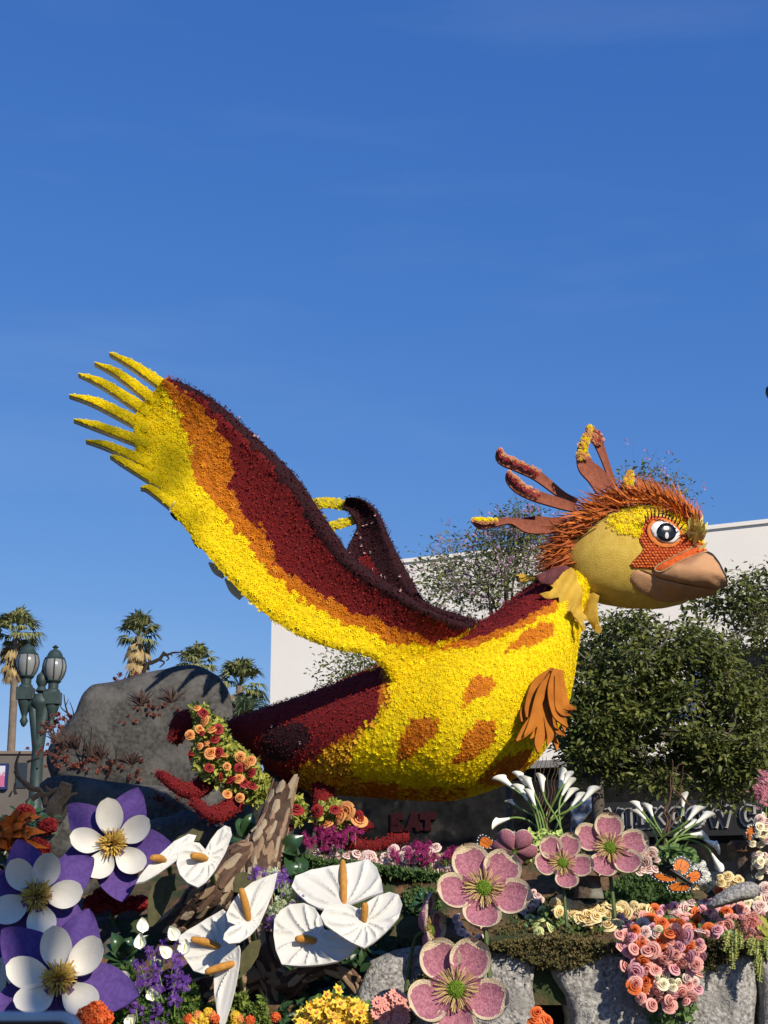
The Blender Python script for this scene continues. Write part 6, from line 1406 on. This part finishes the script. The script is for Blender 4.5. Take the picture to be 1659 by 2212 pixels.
fill('cream_blooms', 'cream and white florets behind the right wing of the monarch butterfly', 'flowers', c5((1060, 830), (1150, 800), (1200, 950), (1100, 960), (1080, 890)), 90, .024, RC['white'], y=10.4, dy=.08, tmpl=T_MUM)
M_WIL = mat('curly_willow', (.10, .055, .03), (.06, .035, .02), rough=.8)
branch('curly_willow', 'curly brown willow twigs rising from the taller callas', [([C4(1130+q, 480), C4(1110+q*2, 300), C4(1140+q*2.2, 150), C4(1110+q*3, 20), C4(1140+q*2.6, -120)], 1, .4) for q in (-22, -10, 0, 12, 24, 34)], lambda u, v: 11.4, .0055, m=M_WIL, jit=.035)
branch('curly_willow', 'curly reddish willow twigs rising from the callas behind the butterfly', [([C5(845, 690), C5(850, 500), C5(835, 380), C5(870, 250), C5(870, 120), C5(900, 0)], 1, .5), ([C5(870, 600), C5(880, 450), C5(850, 380), C5(880, 200), C5(940, 60), C5(1010, 0)], 1, .4), ([C5(880, 200), C5(930, 250), C5(980, 300), C5(1035, 370)], 1.2, .6), ([C5(840, 560), C5(900, 400), C5(950, 240), C5(985, 40)], .7, .3), ([C5(850, 640), C5(930, 450), C5(960, 480), C5(1000, 560)], .7, .3)], lambda u, v: 11.1, .009, m=M_WIL, jit=.03)
# floret spikes
def spike(u0, v0, u1, v1, y, c, n, w, size, label, group, name='flower_spike', leaf=False):
    a, b_ = pt(u0, v0, y), pt(u1, v1, y-.02); root = thing(name, label, 'flowers', a, group); t = r.random(n)**.8
    P = a+(b_-a)*t[:, None]+r.normal(size=(n, 3))*w*(1.1-.6*t)[:, None]; m = MB(); m.many(*T_MUM, P, unit(r.normal(size=(n, 3))*.7+[0, -.8, .3]), size*r.uniform(.7, 1.2, n))
    m.build('florets', RC[c], root, smooth=False, kind='stuff'); MB().add(*tube([a-[0, 0, .05], (a+b_)/2, b_], [.005, .004, .002], 5)).build('stem', M_CST, root)
for (x0, y0, x1, y1) in ((1060, 1230, 1060, 1090), (1120, 1250, 1160, 1130), (990, 1210, 970, 1140), (950, 1290, 890, 1230), (1060, 1330, 1010, 1230), (1130, 1340, 1190, 1210), (1060, 1420, 1000, 1340), (1120, 1430, 1160, 1320), (960, 1380, 920, 1310), (900, 1560, 880, 1490), (1010, 1600, 1040, 1520), (1140, 1530, 1150, 1420), (800, 1480, 780, 1420), (1190, 1400, 1220, 1340)):
    spike(*c2((x0, y0))[0], *c2((x1, y1))[0], 9.85, 'violet', 34, .028, .017, 'violet statice spike between the columbines and the anthuriums', 'violet statice spikes')
for (x0, y0, x1, y1) in ((640, 760, 560, 640), (680, 750, 690, 630), (660, 720, 620, 640), (830, 860, 830, 790), (640, 990, 620, 930), (720, 900, 760, 860), (520, 690, 500, 620)):
    spike(*c3((x0, y0))[0], *c3((x1, y1))[0], 10.2, 'violet', 34, .028, .017, 'violet flower spike among the white anthuriums', 'violet spikes among the anthuriums')
fill('hydrangea', 'pale green and white florets among the anthuriums', 'flowers', c3((560, 640), (640, 620), (700, 700), (830, 760), (860, 850), (700, 900), (620, 980), (580, 900), (660, 780)), 240, .022, bloom_mat('pale_green_floret', (.42, .52, .22), (.2, .3, .08), (.7, .74, .55)), y=10.25, dy=.07, tmpl=T_MUM)
for (x0, y0, x1, y1) in ((160, 400, 110, 300), (200, 390, 180, 330), (260, 380, 250, 270), (300, 390, 300, 260), (350, 370, 340, 280), (410, 390, 390, 280), (440, 400, 440, 290), (480, 330, 500, 250), (550, 330, 550, 250), (900, 520, 880, 450), (1020, 500, 1010, 440), (1110, 500, 1100, 440), (1160, 560, 1140, 480), (1200, 540, 1220, 490), (1080, 430, 1080, 380), (1160, 430, 1160, 380), (1390, 490, 1400, 440), (1340, 520, 1340, 470), (1440, 470, 1450, 440), (280, 450, 290, 420)):
    spike(*cg((x0, y0))[0], *cg((x1, y1))[0], 11.0, 'magenta', 26, .026, .022, 'magenta stock spike in the garland under the bird', 'magenta stock spikes')
for (x0, y0, x1, y1) in ((1600, 330, 1610, 90), (1640, 360, 1650, 110), (1620, 300, 1580, 200), (1680, 350, 1690, 130)): spike(*c5((x0, y0))[0], *c5((x1, y1))[0], 10.6, 'pink', 80, .03, .018, 'pink astilbe plume above the cream buds', 'pink plumes')
for (x, y) in ((1480, 1270), (1540, 1250), (1580, 1310), (1500, 1340), (1560, 1350), (1530, 1290)): spike(*c5((x, y+30))[0], *c5((x+10, y-20))[0], 9.85, 'salmon', 22, .03, .024, 'salmon pink cluster beside the trailing tassels', 'salmon clusters')
for k in range(58):
    x, y = 1470+r.random()*210, 400+r.random()*520
    if x < 1500+.15*(y-400) and y > 620 or (x-1500 < 60 and y < 470): continue
    rose(*c5((x, y))[0], 'cream' if k % 3 else 'blush', 'round cream bud in the tall cluster beside the mossy post' if k % 3 else 'blush bud in the tall cluster beside the mossy post', 'cream buds by the post' if k % 3 else 'blush buds by the post', y=10.45+r.random()*.15, R=.030, name='flower_bud', cat='bud')
# small white callas and marigolds at the lower left
ME_SW = petal_mb(.085, .036, lambda s: math.sin(math.pi*s**.7)**.8+.02, lambda S, T: .022*T*T+.02*S, r0=0, n=9, m=7, th=.003).mesh('small_spathe', [M_CAL])
for (x, y, a) in ((925, 1045, 90), (922, 1150, 95), (1005, 1275, 60), (1155, 1090, 120), (890, 1410, 30), (850, 1350, 160), (1000, 1495, 100), (720, 1500, 240), (850, 1575, -60), (1195, 1185, 80), (1115, 1205, 140), (760, 1430, 150), (700, 1560, 250)):
    p = pt(*c2((x, y))[0], 9.78+r.random()*.15); n = unit(np.array([r.normal()*.3, -.9, .35+r.normal()*.2]))
    root = thing('white_anthurium_bloom', 'small white anthurium bloom among the violet statice', 'flower', p, 'small white blooms'); root.matrix_basis = frame_matrix(p, n, spin=math.radians(a-90), scale=1.15)
    put('spathe', ME_SW, root); put('spadix', MB().add(*tube([(0, .02, .004), (0, .05, .018), (0, .068, .024)], [.004, .004, .002], 6)).mesh('spadix', [RC['lime']]), root)
fill('fern', 'light green feathery fern under the violet statice', 'fern', c2((760, 1270), (860, 1260), (900, 1480), (1200, 1450), (1280, 1380), (1300, 1560), (1150, 1700), (700, 1700), (690, 1560), (800, 1500)), 1300, .035, M_GRN, y=9.95, dy=.08, tmpl=T_BR, face=(0, -.5, .9))
fill('fern', 'light green fern sprays around the cut log', 'fern', c3((-20, 1440), (120, 1400), (140, 1540), (360, 1450), (440, 1440), (470, 1540), (560, 1450), (600, 1640), (-20, 1700)), 900, .035, mat('lime_fern', (.10, .17, .03), (.06, .11, .02), rough=.6, tint=True, col3=(.24, .3, .06), trans=.2), y=9.95, dy=.08, tmpl=T_BR, face=(0, -.5, .9))
def ball(u, v, y, R, c, label, cat='flower', group=None, name='carnation', n=70):
    p = pt(u, v, y); V, F = lathe([(.1, -.5), (.8, -.2), (1, .2), (.8, .65), (.4, .92), (.02, 1)], 12); Q, N = sample(V, F, .26, 5)
    m = MB(); m.add(V*.85, F, tint=.1); m.many(*T_FL, Q, N+RNG.normal(size=N.shape)*.3, .32); o = put(name, m.mesh(name, [RC[c]], smooth=False), M=frame_matrix(p, unit(np.array([r.normal()*.2, -.7, .7])), scale=R, spin=r.random()*6)); return tag(o, label, cat, group)
for (x, y, s) in ((575, 1590, .06), (630, 1560, .06), (665, 1600, .06), (600, 1630, .065), (535, 1635, .055), (550, 1670, .06), (645, 1660, .065)): ball(*c2((x, y))[0], 9.45, s, 'flame', 'orange red cockscomb head beside the lowest columbine', 'flower', 'orange cockscomb', 'cockscomb')
for (x, y, c) in ((70, 1600, 'flame'), (110, 1610, 'daisy'), (150, 1590, 'daisy'), (185, 1600, 'daisy'), (215, 1575, 'orange'), (240, 1600, 'flame'), (200, 1560, 'daisy'), (130, 1580, 'orange'), (375, 1580, 'daisy'), (380, 1615, 'daisy'), (400, 1600, 'orange'), (470, 1610, 'flame'), (640, 1590, 'flame'), (90, 1630, 'orange'), (170, 1630, 'daisy')): ball(*c3((x, y))[0], 9.65, .028, c, {'flame': 'small red orange marigold below the cut log', 'daisy': 'small yellow marigold below the cut log', 'orange': 'small orange marigold below the cut log'}[c], 'flower', c+' marigolds', 'marigold')
for (x, y, s) in ((600, 845, .05), (660, 800, .055), (720, 840, .05), (790, 850, .055), (850, 845, .05), (920, 850, .055), (640, 870, .05), (760, 880, .045)): ball(*c2((x, y))[0], 10.7, s, 'red', 'dark red cockscomb head on the flat stone', 'flower', 'dark red cockscomb', 'cockscomb')
def daisy_me(c, cc, n=6):
    b = MB()
    for i in range(n):
        a = 2*math.pi*i/n; c_, s_2 = math.cos(a), math.sin(a)
        b.add([(0, 0, 0), (c_*.55-s_2*.32, s_2*.55+c_*.32, .12), (c_, s_2, .1), (c_*.55+s_2*.32, s_2*.55-c_*.32, .12)], [(0, 1, 2, 3)], tint=.3+.5*(i % 2))
    V, F = lathe([(.1, 0), (.22, .12), (.3, .34), (.2, .34), (.05, .1)], 8); b.add(V, F, mi=1)
    return b.mesh('daisy_bloom', [RC[c], RC[cc]], smooth=False)
ME_DA = daisy_me('daisy', 'orange'); ME_GB = daisy_me('salmon', 'coral', 12)
for k in range(46):
    x, y = 790+r.random()*470, 1400+r.random()*240
    if k > 13: x, y = 790+r.random()*470, 1500+r.random()*150
    if abs(x-1030)/250+(1640-y)/260 > 1.15: y = 1640-r.random()*90
    p = pt(*c3((x, y))[0], 9.55+r.random()*.2); o = put('narcissus', ME_DA, M=frame_matrix(p, unit(np.array([r.normal()*.4, -.8, .5+r.normal()*.3])), scale=r.uniform(.032, .045), spin=r.random()*6)); tag(o, 'yellow narcissus with orange cup under the bark arch', 'flower', 'yellow narcissus under the arch')
fill('narcissus_foliage', 'yellow blossoms and leaves packed under the bark arch', 'flowers', c3((790, 1560), (900, 1480), (1050, 1450), (1200, 1500), (1270, 1600), (1250, 1720), (780, 1720)), 330, .03, RC['daisy'], y=9.78, dy=.06, tmpl=T_FL)
fill('narcissus_foliage', 'green leaves behind the yellow narcissus', 'foliage', c3((800, 1580), (950, 1450), (1150, 1440), (1280, 1560), (1280, 1720), (780, 1720)), 200, .06, M_GRN, y=9.9, dy=.06)
for (x, y) in ((1310, 1490), (1350, 1530), (1300, 1560), (1420, 1440), (1440, 1500), (1380, 1470), (1460, 1470), (1480, 1530), (1400, 1560), (1440, 1600), (1480, 1600), (1420, 1620), (1350, 1590)):
    p = pt(*c3((x, y))[0], 9.6+r.random()*.1); o = put('gerbera', ME_GB, M=frame_matrix(p, unit(np.array([r.normal()*.3, -.85, .4+r.normal()*.2])), scale=.048, spin=r.random()*6)); tag(o, 'salmon pink gerbera left of the lowest mauve anemone', 'flower', 'salmon gerberas')
# trailing green tassels at the right
M_AMA = mat('green_amaranth', (.26, .30, .07), (.18, .22, .05), rough=.8, tint=True, col3=(.4, .42, .14))
root = thing('amaranth', 'pale green amaranth tassels trailing over the ledge at the end of the rose row', 'flowers', pt(*C5(1580, 1700), 9.75))
for (x0, y0, x1, y1) in ((1340, 1350, 1310, 1500), (1370, 1380, 1375, 1640), (1400, 1350, 1400, 1560), (1550, 1400, 1510, 1530), (1580, 1400, 1560, 1620), (1600, 1420, 1590, 1740), (1620, 1400, 1630, 1500), (1570, 1450, 1575, 1680), (1640, 1420, 1650, 1560), (1530, 1400, 1490, 1470), (1440, 1370, 1440, 1480)):
    P = catmull([pt(*C5(x0, y0), 9.84), pt(*C5((x0+x1)/2+6, (y0+y1)/2), 9.74), pt(*C5(x1, y1), 9.74)], 16); V, F = tube(P, np.linspace(.011, .006, 16), 6); t_ = MB(); t_.add(V, F); S_, N_ = sample(V, F, .012, 3); t_.many(*T_BR, S_, N_, .014); t_.build('tassel', M_AMA, root, smooth=False)
fill('amaranth_leaves', 'bright green broad leaves above the trailing tassels', 'foliage', c5((1540, 1350), (1600, 1290), (1680, 1280), (1690, 1420), (1560, 1420)), 40, .09, M_CHART, y=9.85, dy=.05)
# posts and stones at the right
M_POST = mat('mossy_post', (.13, .10, .07), (.07, .05, .035), rough=.95, nscale=14, bump=.8, bscale=30, spot=((.20, .2, .16), 8, .5, .65))
def post(label, path, rad, y, cap=False):
    P = [pt(u, v, y) for u, v in path]; root = thing('wooden_post', label, 'post', P[-1]); V, F = tube(P, np.array(rad)*mpp(y), 16, 14); V = V+wobble(V, .012, 14, 4)[:, None]*[1, 1, .3]
    MB().add(V, F).build('shaft', M_POST, root)
    if cap:
        V, F = lathe([(.02, -.03), (.115, -.02), (.12, .02), (.09, .045), (.02, .05)], 18, P[0]); V = V+wobble(V, .01, 20, 4)[:, None]; MB().add(V, F).build('cap', mat('brown_curl', (.13, .07, .035), (.06, .03, .016), rough=.9, nscale=16, bump=.9, bscale=24), root)
post('mossy wooden post with a curled brown cap beside the cream buds', c5((1465, 680), (1465, 760), (1470, 860), (1475, 960)), [20, 17, 18, 21], 10.7, True)
post('short mossy log stump under the two joined mauve anemones', c5((240, 900), (240, 980), (240, 1080)), [26, 27, 30], 10.5)
V, F = inflate(c5((1140, 1160), (1250, 1060), (1350, 990), (1480, 950), (1560, 960), (1600, 1010), (1560, 1080), (1400, 1110), (1250, 1150), (1180, 1180)), 10.35, .12, rough=.02, freq=8); tag(MB().add(V, F).build('rock', M_ROCKP), 'flat pale grey stone behind the roses right of the butterfly', 'rock')
# bromeliad and red blooms in the shade at the far left
root = thing('bromeliad', 'orange spiky bromeliad in the shade at the left edge', 'flower', pt(20, 1830, 11.4))
for k in range(26):
    a = r.uniform(-.2, 3.3); l = r.uniform(40, 95); u0, v0 = 22+r.normal()*14, 1822+r.normal()*12; P = np.array([pt(u0, v0, 11.4), pt(u0+l*.5*math.cos(a), v0-l*.6*math.sin(a), 11.3), pt(u0+l*math.cos(a), v0-l*.9*math.sin(a)+8, 11.25+r.normal()*.1)])
    MB().add(*ribbon(P, np.array([6, 9, 1.5])*mpp(11.4), (0, -.9, .4), .005, 10, cup=.3)).build('petal', mat('bromeliad_orange', (.46, .12, .015), (.34, .08, .01), rough=.6, trans=.15), root)
for (x, y) in ((600, 1370), (640, 1350), (250, 1650), (500, 1600), (350, 1190), (320, 1170), (540, 1640)): ball(*q3((x, y))[0], 11.6, .06, 'red', 'red cockscomb head in the shade beside the bromeliad', 'flower', 'red blooms in the shade', 'cockscomb')
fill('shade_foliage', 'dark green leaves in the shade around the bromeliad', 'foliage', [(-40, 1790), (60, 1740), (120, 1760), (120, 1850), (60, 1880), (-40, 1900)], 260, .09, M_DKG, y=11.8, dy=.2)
# dark board with a white letter at the left edge
sb = thing('name_board', 'dark plum board with a white letter beside the lowest columbine', 'sign', pt(0, 2170, 9.95))
p, q = pt(-130, 2170, 9.95), pt(50, 2068, 9.95); MB().add(*box((p[0], 9.95, p[2]), (q[0], 10.0, q[2]))).build('board', mat('plum_board', (.05, .015, .02), rough=.8), sb, smooth=False)
p0 = pt(-8, 2142, 9.95); wd = 52*mpp(9.95); ht = 62*mpp(9.95)
glyph('K', lambda x, h, o: np.array([p0[0]+x, 9.949-o, p0[2]+h]), wd, ht, .045, .02).build('letter', mat('cream_letter', (.7, .66, .58), rough=.8, nscale=60, bump=.3), sb, smooth=False)

# ------------------------------------------------------------------ phone held up in front
M_CASE = mat('blue_phone_case', (.035, .075, .16), (.03, .06, .13), rough=.25, spec=.5); M_SCR = mat('phone_glass', (.004, .004, .005), rough=.08, spec=.6)
yp = 1.0; P0 = pt(48, 2187, yp); W, H, D, R = .077, .158, .011, .014
def rrect(w, h, rad, z):
    pts = []
    for cx, cy, a0 in ((w/2-rad, -rad, 0), (-w/2+rad, -rad, 90), (-w/2+rad, -h+rad, 180), (w/2-rad, -h+rad, 270)):
        for a in np.linspace(a0, a0+90, 7): pts.append((cx+rad*math.cos(math.radians(a)), z, cy+rad*math.sin(math.radians(a))))
    return np.array(pts)
ph_ = thing('phone', 'smartphone in a dark blue case held up at the lower left corner', 'phone', P0-np.array([0, 0, H]))
rings = [rrect(W-.003, H-.003, R, 0)-[0, 0, .0015], rrect(W, H, R, .0025), rrect(W, H, R, D-.0025), rrect(W-.003, H-.003, R, D)-[0, 0, .0015]]
n = len(rings[0]); MB().add(np.vstack(rings)+P0, grid_faces(4, n, True)+[tuple(range(n))[::-1], tuple(3*n+i for i in range(n))]).build('case', M_CASE, ph_)
rg = [rrect(W-.010, H-.010, R-.004, -.0006)-[0, 0, .005], rrect(W-.010, H-.010, R-.004, .001)-[0, 0, .005]]
MB().add(np.vstack(rg)+P0, grid_faces(2, n, True)+[tuple(range(n))[::-1]]).build('screen', M_SCR, ph_, smooth=False)

# ------------------------------------------------------------------ street tree behind the viewer; it dapples the left of the float
r = np.random.default_rng(77); cl = []
while len(cl) < 26:
    q = r.uniform(-1, 1, 3)
    if np.linalg.norm(q) < 1: cl.append(np.array([7.2, -5.0, 14.3])+q*[1.3, 1.7, 2.8])
for _ in range(12): cl.append(np.array([7.0, -4.7, 13.1])+r.normal(size=3)*[.45, .5, .4])
for c_ in ((8.15, -4.5, 16.4), (8.0, -4.3, 16.0), (8.25, -4.7, 16.75), (8.4, -4.4, 16.15)): cl.append(np.array(c_)+r.normal(size=3)*.08)
leafy_tree('street_tree', 'tall slender street tree standing on the pavement behind the viewer', (7.3, -5.0, 0), (7.4, -5.0, 11.2), None, 0, 34, .16, .26, 0, 0, 78, clumps=cl, trunk_r=.2, twig_r=.02)

# tall street light whose dark head just reaches the right edge of the view
yl2 = 24.0; hd = pt(1669, 846, yl2); bx = pt(1900, 846, yl2)[0]
sl_ = thing('street_light', 'tall grey street light whose dark head touches the right edge of the sky', 'street lamp', (bx, yl2, 0))
MB().add(*tube([(bx, yl2, 0), (bx, yl2, hd[2]*.5), (bx, yl2, hd[2]-.1)], [.13, .1, .07], 10, 12)).build('pole', M_LGR, sl_)
MB().add(*tube([(bx, yl2, hd[2]-.15), ((bx+hd[0])/2, yl2, hd[2]+.12), hd], [.05, .045, .04], 8, 12)).build('arm', M_LGR, sl_)
V, F = lathe([(.03, -.13), (.10, -.10), (.125, -.02), (.115, .06), (.06, .12), (.01, .135)], 14, hd); MB().add(V, F).build('lamp_head', M_BLACK, sl_)
